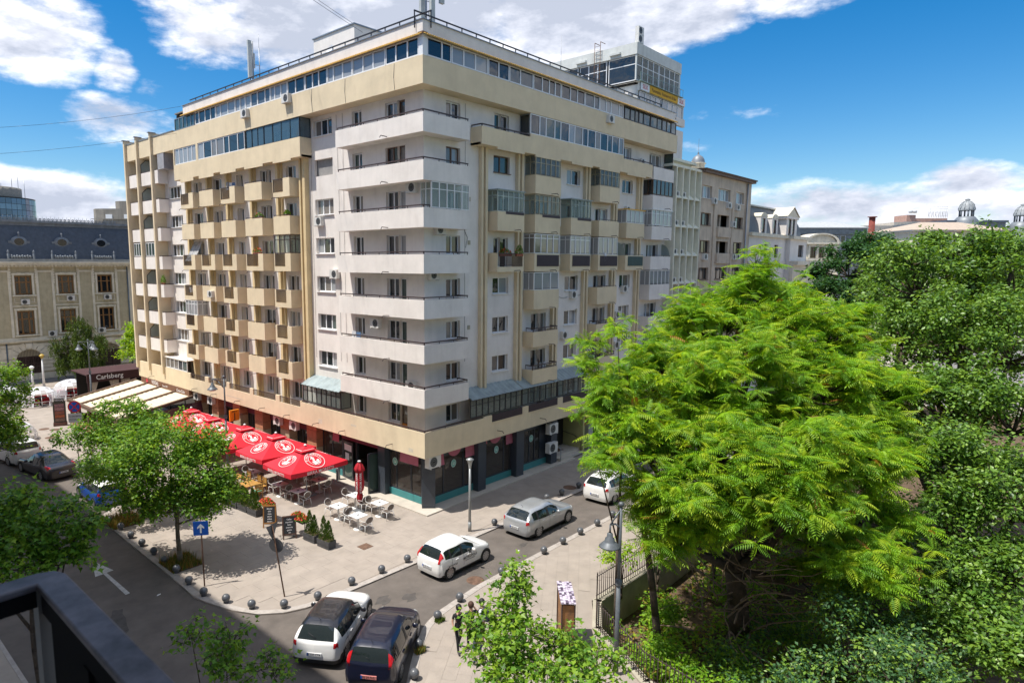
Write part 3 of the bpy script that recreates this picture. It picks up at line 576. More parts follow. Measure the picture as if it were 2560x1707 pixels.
# antennas on the roof
def mast(name, x, y, z0, label, h, pan):
    t = thing(name, label, 'antenna mast', (x, y, z0)); mb = MB()
    mb.tube((0, 0, 0), (0, 0, h), 0.05, n=8); mb.tube((0.45, -0.1, 0), (0.45, -0.1, h * 0.9), 0.03); mb.tube((0.45, -0.1, h * 0.9), (0.45, -0.1, h * 1.15), 0.012)
    for q in (0.25, 0.6): mb.tube((0, 0, h * q), (0.45, -0.1, h * q), 0.02)
    mb.tube((0.9, 0.5, 0), (0.2, 0, h * 0.45), 0.025); mb.tube((-0.6, 0.6, 0), (0, 0, h * 0.4), 0.025); mb.build('mast_frame', GREYM, t)
    for (a, b_, c, e) in pan: MB().box(a - 0.14, a + 0.14, b_ - 0.08, b_ + 0.08, c, e).build('antenna_panel', mat('panel_grey', (0.52, 0.54, 0.52), 0.5), t)
    return t
mast('antenna_mast', 2.0, 19.3, 25.0, 'tall cellular antenna mast on the roof left of the white lift house', 3.9, [(-0.25, 0, 1.4, 3.9), (0.15, 0.3, 2.2, 3.2)])
mast('antenna_mast', 1.9, 1.7, 25.0, 'antenna cluster with pale panels at the front roof corner', 3.4, [(-0.2, 0.1, 0.6, 3.4), (0.2, -0.25, 0.5, 3.3), (0.75, -0.4, 2.0, 3.2)])
m_ = MB().tube((14.0, 1.5, 25.0), (14.0, 1.5, 28.2), 0.02, 0.008).build('rod_antenna', GREYM); tag(m_, 'thin rod antenna standing alone on the roof above the right facade', 'antenna')
# lift house
lh = thing('lift_house', 'white box shaped lift house on the roof with small satellite dish', 'roof house', (6, 12.9, 25.0))
MB().box(0, 4, 0.0, 4.75, 0, 4.55).build('wall', WHITE, lh); MB().box(-0.08, 4.08, -0.08, 4.83, 4.55, 4.63).build('roof', GREYM, lh)
mb = MB(); mb.lathe([(0.0, 0.0), (0.25, 0.05), (0.38, 0.14)], n=16); o = mb.build('satellite_dish', UPVC, lh); o.location = (-0.3, 2.2, 3.2); o.rotation_euler = (0, R(-70), 0)

# --- penthouse with the restaurant sign
pent = thing('penthouse_restaurant', 'two storey glass walled rooftop restaurant with yellow banner', 'penthouse', (23.2, 1.0, 25.0))
MET = mat('pale_cladding', (0.60, 0.61, 0.58), 0.6, var=0.06, streak=0.35)
f = planeR(0.0); mb = MB(); mb.box(0.9, 8.2, 1.2, 13, 0, 1.9); mb.box(0.3, 7.2, 0.3, 13, 1.9, 4.0); mb.build('inner_core', DARK, pent)
MB().box(-0.15, 7.4, -0.05, 13.2, 3.95, 4.78).build('roof_fascia', MET, pent)
mb = MB(); mb.box(0.4, 8.2, -0.05, 0.1, 1.45, 2.05); mb.box(0.2, 8.3, -0.1, 13.0, 2.051, 2.09); mb.box(-0.1, 0.0, 0, 0.1, 2.09, 3.95); mb.box(7.2, 7.35, 0, 13, 2.09, 3.95); mb.box(8.05, 8.2, 0, 13, 0, 1.45); mb.box(0.4, 0.55, 0.1, 13, 0, 1.9); mb.build('wall', MET, pent)
W1 = lambda *a, **k: window(*a, parent=pent, sill=False, name='glass_wall', **k)
for a, b_ in ((0.0, 3.55), (3.65, 7.2)): W1(planeR(0.02), 0, a, b_, 2.1, 3.93, n=4, gm=G_S, fw=0.05, hbar=[0.62])
for a, b_ in ((0.0, 2.4), (2.5, 5.0), (5.1, 8.5)): W1(planeL(0.0), 0, a + 0.05, b_, 2.1, 3.93, n=1 if a == 0 else 3, gm=G_D, fw=0.06, hbar=[0.65])
for a, b_ in ((0.6, 4.2), (4.4, 8.05)): W1(planeR(0.02), 0, a, b_, 0.05, 1.42, n=4, gm=G_L, fw=0.05)
mb = MB()
for k in range(15): mb.box(0.15 + k * 0.52, 0.17 + k * 0.52, -0.25, -0.23, 2.1, 2.65)
mb.box(0.15, 7.5, -0.255, -0.225, 2.65, 2.68); mb.box(0.15, 7.5, -0.28, 0, 2.06, 2.1); mb.build('glass_balustrade', mat('green_glass_rail', (0.25, 0.36, 0.32), 0.3), pent)
SG = mat('banner_yellow', (0.72, 0.40, 0.02), 0.7, var=0.04); RED = mat('sign_red', (0.55, 0.03, 0.05), 0.6, var=0)
sg = MB().box(1.9, 6.75, -0.14, -0.1, 1.48, 2.03).build('banner', SG, pent); MB().mesh(text_mesh('Panoramic  Restaurant & Bar', 0.36), frame_m((4.32, -0.146, 1.75), (1, 0, 0), (0, 0, 1))).build('lettering', mat('sign_brown', (0.12, 0.04, 0.02)), sg)
for x in (1.15, 7.45):
    s = MB().box(x - 0.68, x + 0.68, -0.14, -0.1, 1.48, 2.03).build('name_board', UPVC, pent); MB().mesh(text_mesh('SILK', 0.46), frame_m((x, -0.146, 1.75), (1, 0, 0), (0, 0, 1))).build('lettering', RED, s)
mb = MB()
for y in (3.0, 3.5): mb.tube((-0.3, y, 1.0), (-0.3, y, 5.4), 0.025); mb.tube((-0.3, y, 5.4), (0.4, y, 5.4), 0.025)
for k in range(14): mb.tube((-0.3, 3.0, 1.2 + k * 0.3), (-0.3, 3.5, 1.2 + k * 0.3), 0.015)
mb.build('ladder', RUST, pent)
for y in (1.3, 4.3, 8.0): MB().prism([(-0.35, y), (-0.15, y), (-0.15, y + 0.9), (-0.35, y + 0.9)], 4.15, 4.3).build('vent_hood', MET, pent)
ac(planeR(0), 0.5, 0.3, 4.85, pent, 1.1); ac(planeR(0), 0.5, 0.3, 5.43, pent, 1.1)
MB().box(-0.5, 0.3, 0.4, 1.6, 0, 1.2).build('stair_box', WHITE, pent)

# --- tower part at the far left: fins, white parapets
for u in (32.25, 35.15, 37.75): 
    MB(pl['L']).prism([(u - 0.12, -0.2), (u + 0.12, -0.2), (u + 0.12, WD), (u - 0.12, WD)], 4.0, 24.05).build('fin', CREAM, bld); MB(pl['L']).box(u - 0.16, u + 0.16, -0.3, 0.3, 24.05, 24.12).build('fin_cap', GREYM, bld)
mb = MB(pl['L']); mb.box(28.36, 37.6, 0, 0.15, 22.3, 23.7); mb.box(28.36, 37.6, 0.15, WD, 22.3, 22.4); mb.box(28.2, 28.36, 0.0, WD, 19.9, 23.6); mb.build('cream_band', CREAM, bld); MB(pl['L']).box(28.3, 37.9, -0.04, 0.2, 23.7, 23.76).build('parapet_capping', GREYM, bld)
MB(pl['L']).box(28.2, 37.7, 0.85, 0.95, 22.3, 23.4).build('wall', CREAM, bld)
for i in range(7):
    b = B0[i]
    for u0, u1 in ((32.45, 34.95), (35.35, 37.55)):
        mb = MB(pl['L']); mb.box(u0, u1, 0.05, 0.15, b, b + 1.06); mb.box(u0, u1, 0.15, WD, b, b + 0.12); o = mb.build('white_parapet', WHITE, bld); rail(pl['L'], [(u0, 0.1), (u1, 0.1)], b + 1.1, o, 1.2, 0.05)
    mb = MB(pl['L']); mb.box(31.5, 32.06, 0.0, 0.1, b, b + 1.06); mb.box(31.42, 31.5, 0.0, WD, b, b + 1.06); mb.box(31.5, 32.06, 0.1, WD, b, b + 0.1); o = mb.build('white_parapet', WHITE, bld); rail(pl['L'], [(32.0, 0.05), (31.46, 0.05), (31.46, WD)], b + 1.12, o, 1.0, 0.06)
    if i != 3:
        g = MB(pl['L']).face([(35.0, 0.1, b + 1.1), (35.0, WD, b + 1.1), (35.0, WD, b + 2.2), (35.0, 0.5, b + 2.2), (35.0, 0.1, b + 1.8)]).build('divider_glass', glass('frosted_divider', (0.33, 0.38, 0.35), rough=0.3), bld); MB(pl['L']).path([(35.0, 0.1, b + 1.1), (35.0, 0.1, b + 1.8), (35.0, 0.5, b + 2.2), (35.0, WD, b + 2.2)], 0.025).build('frame', BLACK, g)
    else: window(pl['L'], 0.08, 35.4, 37.5, b + 1.12, b + 2.25, n=4, gm=G_G, parent=bld, sill=False, name='balcony_glazing'); window(pl['L'], 0.08, 32.5, 34.9, b + 1.12, b + 2.25, n=4, gm=G_G, parent=bld, sill=False, name='balcony_glazing')
# grey side room next to the tower, and far lean-to window
MB(pl['L']).box(30.2, 31.4, 0.02, WD, B0[0] + 1.06, 22.3).build('enclosed_balcony', mat('grey_board', (0.33, 0.33, 0.35), 0.8), bld)
window(pl['L'], 0.03, 27.9, 31.9, 4.62, 5.5, n=5, gm=None, parent=bld, sill=False, name='balcony_glazing'); MB(pl['L']).box(27.8, 31.95, -0.03, WD, 5.5, 5.56).build('awning_roof', WHITE, bld)

# --- right facade balconies
BP = mat('brown_panel', (0.045, 0.028, 0.035), 0.6, var=0.1); PUR = mat('purple_curtain', (0.24, 0.17, 0.2), 0.9, var=0.25, vs_=5); ZINC = mat('zinc_roof', (0.30, 0.36, 0.37), 0.5, var=0.15, vs_=2)
def ribs(fn, u0, u1, z0, z1, m, name='ribbed_panel', d=-0.02, step=0.11):
    mb = MB(fn); n = max(2, int((u1 - u0) / step))
    for k in range(n): a = u0 + (u1 - u0) * k / n; mb.box(a, a + (u1 - u0) / n * 0.82, d - 0.02, d + 0.005, z0, z1)
    mb.box(u0, u1, d + 0.005, d + 0.02, z0, z1); return mb.build(name, m, bld)
CO = {'A': (5.85, 8.35), 'B': (9.42, 12.12), 'C': (13.35, 15.82), 'D': (16.82, 19.5), 'E': (20.62, 23.35), 'F': (24.55, 28.0)}
def bb(c, i, kind='S', h=1.1, n=None, **k): u0, u1 = CO[c]; o = balcony(pl['R'], u0, u1, B0[i] + 0.03, h, kind, notch=n and (u0 + n[0], u1 - n[1]), **k); spout(pl['R'], (u0 + u1) / 2 + 0.35, B0[i] + 0.1, bld); return o
for c in 'BD': bb(c, 1)
for c in 'ABCE': bb(c, 2); 
bb('D', 2)
o = bb('A', 3, 'R', n=(0.05, 0.1))
for c in 'BCD': bb(c, 3); ribs(pl['R'], CO[c][0] + 0.25, CO[c][1] - 0.1, B0[3] + 0.35, B0[3] + 1.05, BP)
bb('E', 3); ribs(pl['R'], CO['E'][0] + 0.35, CO['E'][1] - 0.1, B0[3] + 0.35, B0[3] + 1.05, mat('green_panel', (0.03, 0.07, 0.065), 0.5))
bb('B', 4, h=1.2); bb('D', 4, h=1.2); bb('B', 5, h=0.95); bb('D', 5, h=0.95); bb('B', 6, h=0.9); bb('D', 6, h=0.9)
for i in (5, 6): 
    for c in 'BD': u0, u1 = CO[c]; rail(pl['R'], [(u0 + 0.05, 0.6), (u0 + 0.05, 0.05), (u1 - 0.05, 0.05), (u1 - 0.05, 0.6)], B0[i] + 1.2, bld, 0.9, 0.24)
for i in range(7):
    if i: bb('F', i, m=WHITE, h=1.05 if i != 4 else 1.2)
    else: balcony(pl['R'], 24.55, 28.0, B0[0] - 0.1, 0.95, 'S', WHITE); window(planeL(27.9), 0, 0.1, WD, B0[0] + 1.0, 22.2, n=1, gm=G_G, fm=BLACK, parent=bld, sill=False, name='balcony_glazing')
def enR(c, i, fm, gm, n, hb=None, z=1.14, top=2.33, rm=None, cur=None, nr=None):
    u0, u1 = CO[c]; enclose(pl['R'], u0 + 0.03, u1 - 0.03, B0[i] + z, B0[i] + top, n, fm, gm, hb, rm=rm)
    if cur: MB(pl['R']).box(u0 + 0.1, u1 - 0.1, 0.14, 0.17, B0[i] + z, B0[i] + top - 0.05).build('curtain', cur, bld)
GW = mat('weathered_frame', (0.42, 0.36, 0.24), 0.6, var=0.2)
enR('B', 1, GW, G_S, 5, [0.62], cur=PUR); enR('D', 1, GW, G_S, 5, [0.62], cur=PUR)
enR('A', 2, mat('pale_green_frame', (0.45, 0.52, 0.48), 0.5), G_S, 5, [0.72], rm=ZINC); enR('B', 2, GW, G_S, 6, [0.7]); enR('C', 2, mat('grey_green_frame', (0.3, 0.36, 0.32), 0.5), G_S, 6, [0.72], rm=ZINC)
enR('E', 2, UPVC, G_L, 4, rm=SG, top=2.1); enR('F', 1, WOODF, G_D, 5); enR('F', 2, UPVC, G_L, 5, [0.75], rm=UPVC); enR('F', 4, UPVC, G_L, 5)
for c in 'BCD': enR(c, 3, UPVC, None or G_L if c != 'B' else G_C, 4, [0.78] if c != 'D' else None)
enR('B', 4, UPVC, G_L, 3, z=1.24)
for c, i in (('E', 3), ('F', 3)):  # rounded frosted dividers
    u0 = CO[c][0] if c == 'E' else CO[c][1] - 0.1; mb = MB(pl['R']); pts = [(u0 + 0.1, 0.1, B0[i] + 1.13)] + [(u0 + 0.1, 0.1 + 0.72 * (1 - math.cos(t)), B0[i] + 1.13 + 0.95 * math.sin(t)) for t in [k * math.pi / 16 for k in range(9)]] + [(u0 + 0.1, 0.82, B0[i] + 1.13)]
    mb.face(pts); mb.build('divider_glass', glass('frosted_divider', (0.15, 0.25, 0.2)), bld)
# dark notched panels below the enclosed balconies of the third row
for c in 'ABC': u0, u1 = CO[c]; MB(pl['R']).prism([(u0 + 0.75, -0.012), (u1 - 0.05, -0.012), (u1 - 0.05, 0.0), (u0 + 0.75, 0.0)], B0[2] + 1.0, B0[2] + 1.16).build('dark_panel', BP, bld)

# --- base band with balustrade openings, first floor lean-tos
mb = MB(); mb.box(0, 0.12, 0.12, 11.5, 3.175, 4.56); mb.box(0, 0.12, 11.5, 27.3, 3.175, 4.2); mb.box(0, 0.12, 27.3, 37.85, 3.175, 4.6)
for u0, u1 in ((11.5, 11.6), (14.05, 14.55), (17.5, 17.95), (20.9, 21.35), (24.2, 24.8)): mb.box(-0.001, 0.121, u0, u1, 4.2, 4.63)
mb.box(0, 5.5, 0, 0.12, 3.175, 4.56); mb.box(5.5, 29.6, 0, 0.12, 3.175, 4.2); 
for u0 in (4.75, 8.45, 12.25, 16.0, 19.7, 23.4, 27.0): mb.box(u0, u0 + 0.6 if u0 > 5 else 5.5, -0.001, 0.121, 4.2, 4.63)
mb.box(0.12, WD + 0.2, 0.12, 37.8, 3.18, 3.45); mb.box(WD + 0.2, 29.6, 0.12, WD + 0.2, 3.18, 3.45); mb.box(0.1, 12, 37.7, 37.85, 3.175, 23.6); mb.build('base_band', CREAM, bld)
rail(IDM, [(0.06, 11.4), (0.06, 0.06), (4.7, 0.06)], 4.66, bld, 1.2, 0.1)
for u0, u1 in ((11.65, 14.0), (14.6, 17.45), (18.0, 20.85), (21.4, 24.15), (24.85, 27.25)):
    rb = MB(pl['L']); rb.box(u0, u1, 0.03, 0.07, 4.58, 4.62); n = int((u1 - u0) / 0.1)
    for k in range(n): u = u0 + (k + 0.5) * (u1 - u0) / n; rb.box(u - 0.012, u + 0.012, 0.04, 0.06, 4.2, 4.58)
    rb.build('metal_railing', BROWNM, bld)
for u0, u1 in ((5.5, 8.44), (9.06, 12.24), (12.86, 15.99), (16.61, 19.69), (20.31, 23.39), (24.01, 26.99)):
    ribs(pl['R'], u0, u1, 4.2, 4.64, BP, d=0.02); rb = MB(pl['R']); n = int((u1 - u0) / 0.12)
    for k in range(n): u = u0 + (k + 0.5) * (u1 - u0) / n; rb.box(u - 0.015, u + 0.015, -0.02, 0.0, 4.08, 4.2)
    rb.build('drip_tabs', CREAM, bld)
for k, u in enumerate((2.6, 6.9, 9.6, 12.9, 16.0, 19.4, 23.0, 26.2, 34.5)): spout(pl['L'], u, 3.5, bld, 0.0)
for u in (6.0, 10.3, 13.2): spout(pl['R'], u, 3.6, bld)
# lean-to roofs
def leanto(fn, u0, u1, n, gm, cur=None):
    mb = MB(fn)
    k = int((u1 - u0) / 0.18)
    for i in range(k): a = u0 + (u1 - u0) * i / k; e = u0 + (u1 - u0) * (i + 1) / k; h = 0.03 * (i % 2); mb.face([(a, -0.12, 5.78 + h), (e, -0.12, 5.78 + 0.03 - h), (e, WD, 6.3 + 0.03 - h), (a, WD, 6.3 + h)])
    mb.build('lean_to_roof', ZINC, bld)
    window(fn, 0.03, u0, u1, 4.72, 5.74, n=n, fm=BLACK, gm=gm, parent=bld, fw=0.03, sill=False, name='balcony_glazing', hbar=[0.7])
    if cur: MB(fn).box(u0 + 0.1, u1 - 0.1, 0.18, 0.2, 4.6, 5.7).build('curtain', cur, bld)
leanto(pl['L'], 7.3, 11.3, 8, G_S); leanto(pl['R'], 3.65, 8.4, 9, G_S, mat('cream_curtain', (0.45, 0.40, 0.33), 0.9, var=0.2, vs_=6)); leanto(pl['R'], 8.45, 12.2, 6, G_S); leanto(pl['R'], 12.3, 16.0, 6, G_S)
window(planeR(7.32), 0, 0.05, WD, 4.7, 5.74, n=1, fm=BLACK, gm=G_S, parent=bld, fw=0.03, sill=False, name='balcony_glazing')

# --- air conditioners on the walls
for u, d, z in ((1.6, WD, 17.15), (4.35, WD - 0.3, 9.85), (8.5, 0.82, 12.55), (10.0, 0.84, 15.75), (16.9, 0.0, 23.05), (11.9, 0.0, 23.2), (1.75, WD, 6.55)): ac(pl['L'], u, d, z, bld)
for u, z in ((22.9, B0[4] + 0.35), (21.0, B0[0] + 1.9)): ac(pl['L'], u, 0.0 if z < 15 else WD, z, bld, 0.9)
for u, d, z in ((1.9, WD, 15.0), (1.4, WD, 12.6), (14.9, WD, 11.1), (22.0, WD, 17.2), (12.7, WD, 13.4), (12.7, WD, 15.9), (16.3, WD, 13.6), (20.1, WD, 15.7), (21.9, WD, 11.3), (20.9, WD, 9.4), (20.9, WD, 7.1), (13.9, WD, 8.4), (24.0, WD, 20.9), (17.7, 0.0, 23.0), (23.9, WD, 15.7)): ac(pl['R'], u, d, z, bld, 0.95)

# --- small things on the walls: vents, cables, patched plaster
VNT = mat('vent_plate', (0.42, 0.38, 0.28), 0.8)
for u, z in ((4.35, 16.9), (4.35, 14.5), (4.35, 9.7), (8.7, 9.9), (12.95, 10.1), (15.5, 12.4), (12.95, 12.4), (15.5, 10.1)): MB(pl['R']).box(u - 0.1, u + 0.1, WD - 0.03, WD - 0.002, z, z + 0.24).build('vent_plate', VNT, bld)
CBL = mat('cable_grey', (0.12, 0.11, 0.11), 0.8, var=0)
def cable(fn, pts, r=0.012):
    P = []
    for (a, b_) in zip(pts, pts[1:]):
        for k in range(5): t = k / 5; P.append((a[0] + (b_[0] - a[0]) * t, WD - 0.03 if len(a) < 3 else a[2], a[1] + (b_[1] - a[1]) * t - 0.12 * math.sin(math.pi * t) * abs(b_[0] - a[0])))
    MB(fn).path(P, r, 4).build('cable', CBL, bld)
cr2 = random.Random(9)
cable(pl['R'], [(12.3, 11.9), (13.2, 11.3), (14.6, 11.3)]); cable(pl['R'], [(15.2, 11.3), (16.6, 11.6), (16.7, 12.8)]); cable(pl['R'], [(3.9, 15.4), (4.2, 14.9), (4.0, 14.2)]); cable(pl['R'], [(24.0, 17.3), (24.1, 16.2)])
for u in (4.0, 8.9, 16.2, 19.9): cable(pl['R'], [(u, 22.1), (u + cr2.uniform(-.1, .1), 18.0), (u + cr2.uniform(-.1, .1), 13.0), (u, 6.6)], 0.008)
for u in (7.6, 8.2, 10.8): cable(pl['L'], [(u, 22.1), (u + cr2.uniform(-.15, .15), 17.0), (u + cr2.uniform(-.15, .15), 11.0), (u, 6.6)], 0.008)
for u in (2.1, 6.2, 9.4): MB(pl['L']).path([(u, -0.01, 23.6), (u + 0.05, -0.015, 22.9), (u - 0.02, -0.01, 22.3)], 0.01, 4).build('cable', CBL, bld)
WOODP = mat('orange_wood', (0.42, 0.16, 0.02), 0.5); MB(pl['L']).box(2.3, 2.8, WD + 0.1, WD + 0.15, 3.7, 4.5).build('door_panel', WOODP, bld)
DUSTY = mat('patched_plaster', (0.62, 0.55, 0.43), 0.95, var=0.1)
for u, z, w_, h_ in ((0.9, 3.35, 0.35, 0.2), (18.9, 3.6, 2.6, 0.06), (5.8, 3.9, 0.5, 0.12), (9.2, 3.5, 0.4, 0.3)): MB(pl['L']).prism([(u, -0.004), (u + w_, -0.004), (u + w_, 0.0), (u, 0.0)], z, z + h_).build('plaster_patch', DUSTY, bld)
# life on the balconies: laundry, boxes, tables
LM_ = [mat('laundry_white', (0.65, 0.65, 0.66), 0.9), mat('laundry_blue', (0.10, 0.18, 0.32), 0.9), mat('laundry_red', (0.35, 0.07, 0.06), 0.9), mat('laundry_grey', (0.3, 0.29, 0.28), 0.9)]
for k, (fn, u, d, z, n) in enumerate(((pl['L'], 26.2, 0.35, B0[4] + 0.75, 3), (pl['L'], 19.6, 0.4, B0[1] + 1.3, 3), (pl['R'], 17.6, -0.03, B0[3] + 1.0, 1), (pl['R'], 10.2, 0.4, B0[6] + 1.05, 3), (pl['L'], 5.6, 0.3, B0[5] + 1.12, 2))):
    m_ = MB(fn)
    for q in range(n): w_ = cr2.uniform(0.25, 0.4); h_ = cr2.uniform(0.3, 0.6); uu = u + q * 0.45; m_.box(uu, uu + w_, d, d + 0.02, z - h_ * 0.5, z + h_ * 0.5, cr2.randrange(4) if n > 1 else 0)
    tag(m_.build('laundry', LM_), ['washing hung on a far railed cream balcony', 'washing hung on an upper cream balcony', 'white cloth draped over a brown balcony panel', 'washing on the lowest railed balcony of the right facade', 'washing airing above a white corner balcony'][k], 'laundry')
# ------------------------------------------------------------------ shopfronts under the overhang
NAVY = mat('dark_slate_paint', (0.045, 0.055, 0.072), 0.45, var=0.08); NAVY2 = mat('dark_frame', (0.03, 0.035, 0.045), 0.4, var=0)
TEAL = mat('teal_slat', (0.07, 0.30, 0.31), 0.5, var=0.05); PINK = mat('pink_sunblind', (0.50, 0.15, 0.22), 0.8, var=0.05); PLUM = mat('plum_board', (0.16, 0.02, 0.05), 0.6, var=0.15)
STEP = mat('pale_step_stone', (0.52, 0.47, 0.40), 0.8, var=0.06, dirt=0.15)
structure(MB().prism([(0.05, -0.1), (14.5, -0.05), (14.5, 1.2), (1.2, 1.2), (1.2, 11.2), (0.15, 11.2), (0.12, 6.9), (-0.62, 6.75), (-0.62, 4.35), (-0.02, 4.1), (0.05, 4.0)], -0.01, 0.075).build('shop_step', STEP))
FL = mat('cafe_floor', (0.42, 0.34, 0.28), 0.6, var=0.1); MB().box(1.25, 9, 1.2, 11, 0.06, 0.09).build('floor', FL, bld); MB().box(9, 9.1, 1.2, 27, 0, 3.18).build('inner_wall', mat('cafe_wall', (0.22, 0.17, 0.14), 0.9), bld); MB().box(1.3, 9, 11.0, 11.1, 0, 3.18).build('inner_wall', mat('cafe_wall'), bld); MB().box(WD, 29, 1.0, 37, 3.14, 3.178).build('ceiling', mat('dark_ceiling', (0.08, 0.07, 0.07)), bld)
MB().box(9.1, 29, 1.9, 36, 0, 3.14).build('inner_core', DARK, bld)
def slats(fn, u0, u1, d, z0=0.09, z1=0.5, n=7):
    p = MB(fn).box(u0, u1, d + 0.03, d + 0.08, z0, z1).build('plinth_panel', NAVY2, bld); h = (z1 - z0) / n; me = None
    for k in range(n):
        if me is None: o = MB(fn).box(u0, u1, d - 0.005, d + 0.03, z0, z0 + h * 0.72).build('slat', TEAL, p); me = o.data
        else: o = link('slat', me, p); o.location = (0, 0, h * k)
def shopwin(fn, u0, u1, d, n=3, z0=0.5, z1=2.72, gm=None, wts=None):
    return window(fn, d, u0, u1, z0, z1, n=n, fm=NAVY2, gm=gm or G_SH, parent=bld, fw=0.07, sill=False, name='shop_window', wts=wts)
FR = planeR(); FLt = planeL()
def pillar(poly, z1=3.17, z0=0.07, m=None): 
    o = MB().prism(poly, z0, z1).build('pillar', m or NAVY, bld); return o
pillar([(0.6, 0.86), (1.12, 0.34), (1.5, 0.72), (1.5, 1.3), (0.98, 1.3)])
MB().prism([(0.585, 0.84), (1.105, 0.32), (1.115, 0.33), (0.595, 0.85)], 0.08, 0.12).build('pillar_trim', NAVY2, bld)
pillar([(0.62, 4.0), (1.2, 4.0), (1.2, 4.62), (0.62, 4.62)])
for u0, u1 in ((4.72, 5.4), (8.36, 9.1), (12.12, 12.8)): pillar([(u0, 0.36), (u1, 0.36), (u1, 1.0), (u0, 1.0)])
for u0, u1, n, w3 in ((1.5, 4.72, 3, (0.7, 1.6, 0.8)), (5.4, 8.36, 3, (0.55, 1.8, 0.8)), (9.1, 11.4, 4, (1, 1, 1, 1))): slats(FR, u0, u1, 0.78); shopwin(FR, u0, u1, 0.8, n, wts=w3); MB(FR).box(u0, u1, 0.79, 0.86, 2.72, 3.17).build('fascia_board', NAVY, bld)
slats(FR, 11.4, 12.12, 0.78); MB(FR).box(11.4, 12.12, 0.79, 0.9, 0.5, 3.17).build('fascia_board', NAVY, bld)
slats(FLt, 1.3, 4.0, 0.98); shopwin(FLt, 1.3, 4.0, 1.0, 3, wts=(1.0, 1.4, 0.7)); MB(FLt).box(1.3, 4.0, 0.99, 1.05, 2.72, 3.17).build('fascia_board', NAVY, bld)
slats(FLt, 8.5, 10.6, 0.98); shopwin(FLt, 8.5, 10.6, 1.0, 2); MB(FLt).box(8.5, 10.6, 0.99, 1.05, 2.72, 3.17).build('fascia_board', PLUM, bld)
# flat pink sunblind shapes and round logo stickers
def blind(fn, u0, u1, d, zt=3.0, zb=2.25, side=0):
    pts = [(u0, d, zt), (u1, d, zt)] + ([(u1 + 0.1, d - 0.02, zb), (u0 - (0.3 if side else 0.0), d - 0.02, zb)])
    MB(fn).face(pts).face([(p[0], p[1] + 0.015, p[2]) for p in pts]).build('sun_blind', PINK, bld)
blind(FR, 1.52, 2.1, 0.7); blind(FR, 3.95, 4.68, 0.7); blind(FR, 7.7, 8.3, 0.7); blind(FLt, 1.45, 2.9, 0.9); blind(FLt, 8.7, 9.3, 0.9); blind(FR, 5.45, 5.8, 0.7, 3.1, 2.7)
for u in (3.05, 6.7):
    mb = MB(FR); mb.face([(u + 0.55 * math.cos(t), 0.7, 3.0 + 0.45 * math.sin(t)) for t in [math.pi + k * math.pi / 10 for k in range(11)]]); mb.build('round_sign', PINK, bld)
MINT = mat('mint_sticker', (0.20, 0.45, 0.38), 0.6, var=0); 
for fn, u, d in ((FR, 3.05, 0.79), (FR, 6.88, 0.79), (FR, 10.45, 0.79), (FLt, 3.5, 0.985)):
    mb = MB(fn); mb.face([(u + 0.22 * math.cos(t), d, 2.1 + 0.24 * math.sin(t)) for t in [k * 0.3927 for k in range(16)]], 0); 
    for k in range(16): a, e = k * 0.3927, (k + 1) * 0.3927; mb.face([(u + 0.19 * math.cos(a), d - 0.004, 2.1 + 0.21 * math.sin(a)), (u + 0.21 * math.cos(a), d - 0.004, 2.1 + 0.23 * math.sin(a)), (u + 0.21 * math.cos(e), d - 0.004, 2.1 + 0.23 * math.sin(e)), (u + 0.19 * math.cos(e), d - 0.004, 2.1 + 0.21 * math.sin(e))], 1)
    mb.box(u - 0.08, u + 0.08, d - 0.006, d - 0.004, 2.04, 2.08, 1); mb.box(u - 0.1, u + 0.1, d - 0.006, d - 0.004, 2.13, 2.15, 1); mb.build('logo_sticker', [MINT, UPVC], bld)
# pastry shop entrance
MB(FLt).box(4.62, 8.5, 0.95, 1.05, 2.55, 3.17).build('fascia_board', PLUM, bld)
tx = MB().mesh(text_mesh('Pasticceria', 0.36, shear=0.3), frame_m((0.942, 6.4, 2.9), (0, -1, 0), (0, 0, 1))).build('shop_lettering', mat('sign_rose', (0.45, 0.16, 0.14), 0.5), bld)
MB(FLt).box(4.62, 4.75, 0.95, 1.1, 0.08, 2.55).build('door_frame', NAVY2, bld); MB(FLt).box(7.0, 7.12, 0.95, 1.1, 0.08, 2.55).build('door_frame', NAVY2, bld); MB(FLt).box(8.38, 8.5, 0.95, 1.1, 0.08, 2.55).build('door_frame', NAVY2, bld)
def door(hx, hy, ang, wd, nm, pap=False):
    d = bpy.data.objects.new('glass_door', None); col.objects.link(d); d.parent = bld; d.location = (hx, hy, 0.09); d.rotation_euler = (0, 0, ang)
    mb = MB(); mb.box(0, 0.09, -0.025, 0.025, 0, 2.4); mb.box(wd - 0.09, wd, -0.025, 0.025, 0, 2.4); mb.box(0.09, wd - 0.09, -0.025, 0.025, 0, 0.12); mb.box(0.09, wd - 0.09, -0.025, 0.025, 2.3, 2.4); mb.build('door_leaf', NAVY2, d)
    MB().face([(0.09, 0, 0.12), (wd - 0.09, 0, 0.12), (wd - 0.09, 0, 2.3), (0.09, 0, 2.3)]).build('pane', G_G, d)
    if pap: mb = MB(); mb.box(0.25, 0.7, -0.02, -0.01, 1.2, 1.65); mb.box(0.15, wd - 0.15, -0.02, -0.01, 1.8, 2.2); mb.build('notice', UPVC, d)
    return d
door(0.95, 8.35, R(-97), 1.15, 'a', True); door(0.93, 4.72, R(178), 0.95, 'b')
MATT = mat('door_mat', (0.03, 0.025, 0.025), 0.95); tag(MB().box(0.7, 2.1, 5.2, 6.7, 0.092, 0.105).build('door_mat', MATT), 'dark mat on the floor of the pastry shop doorway', 'mat')
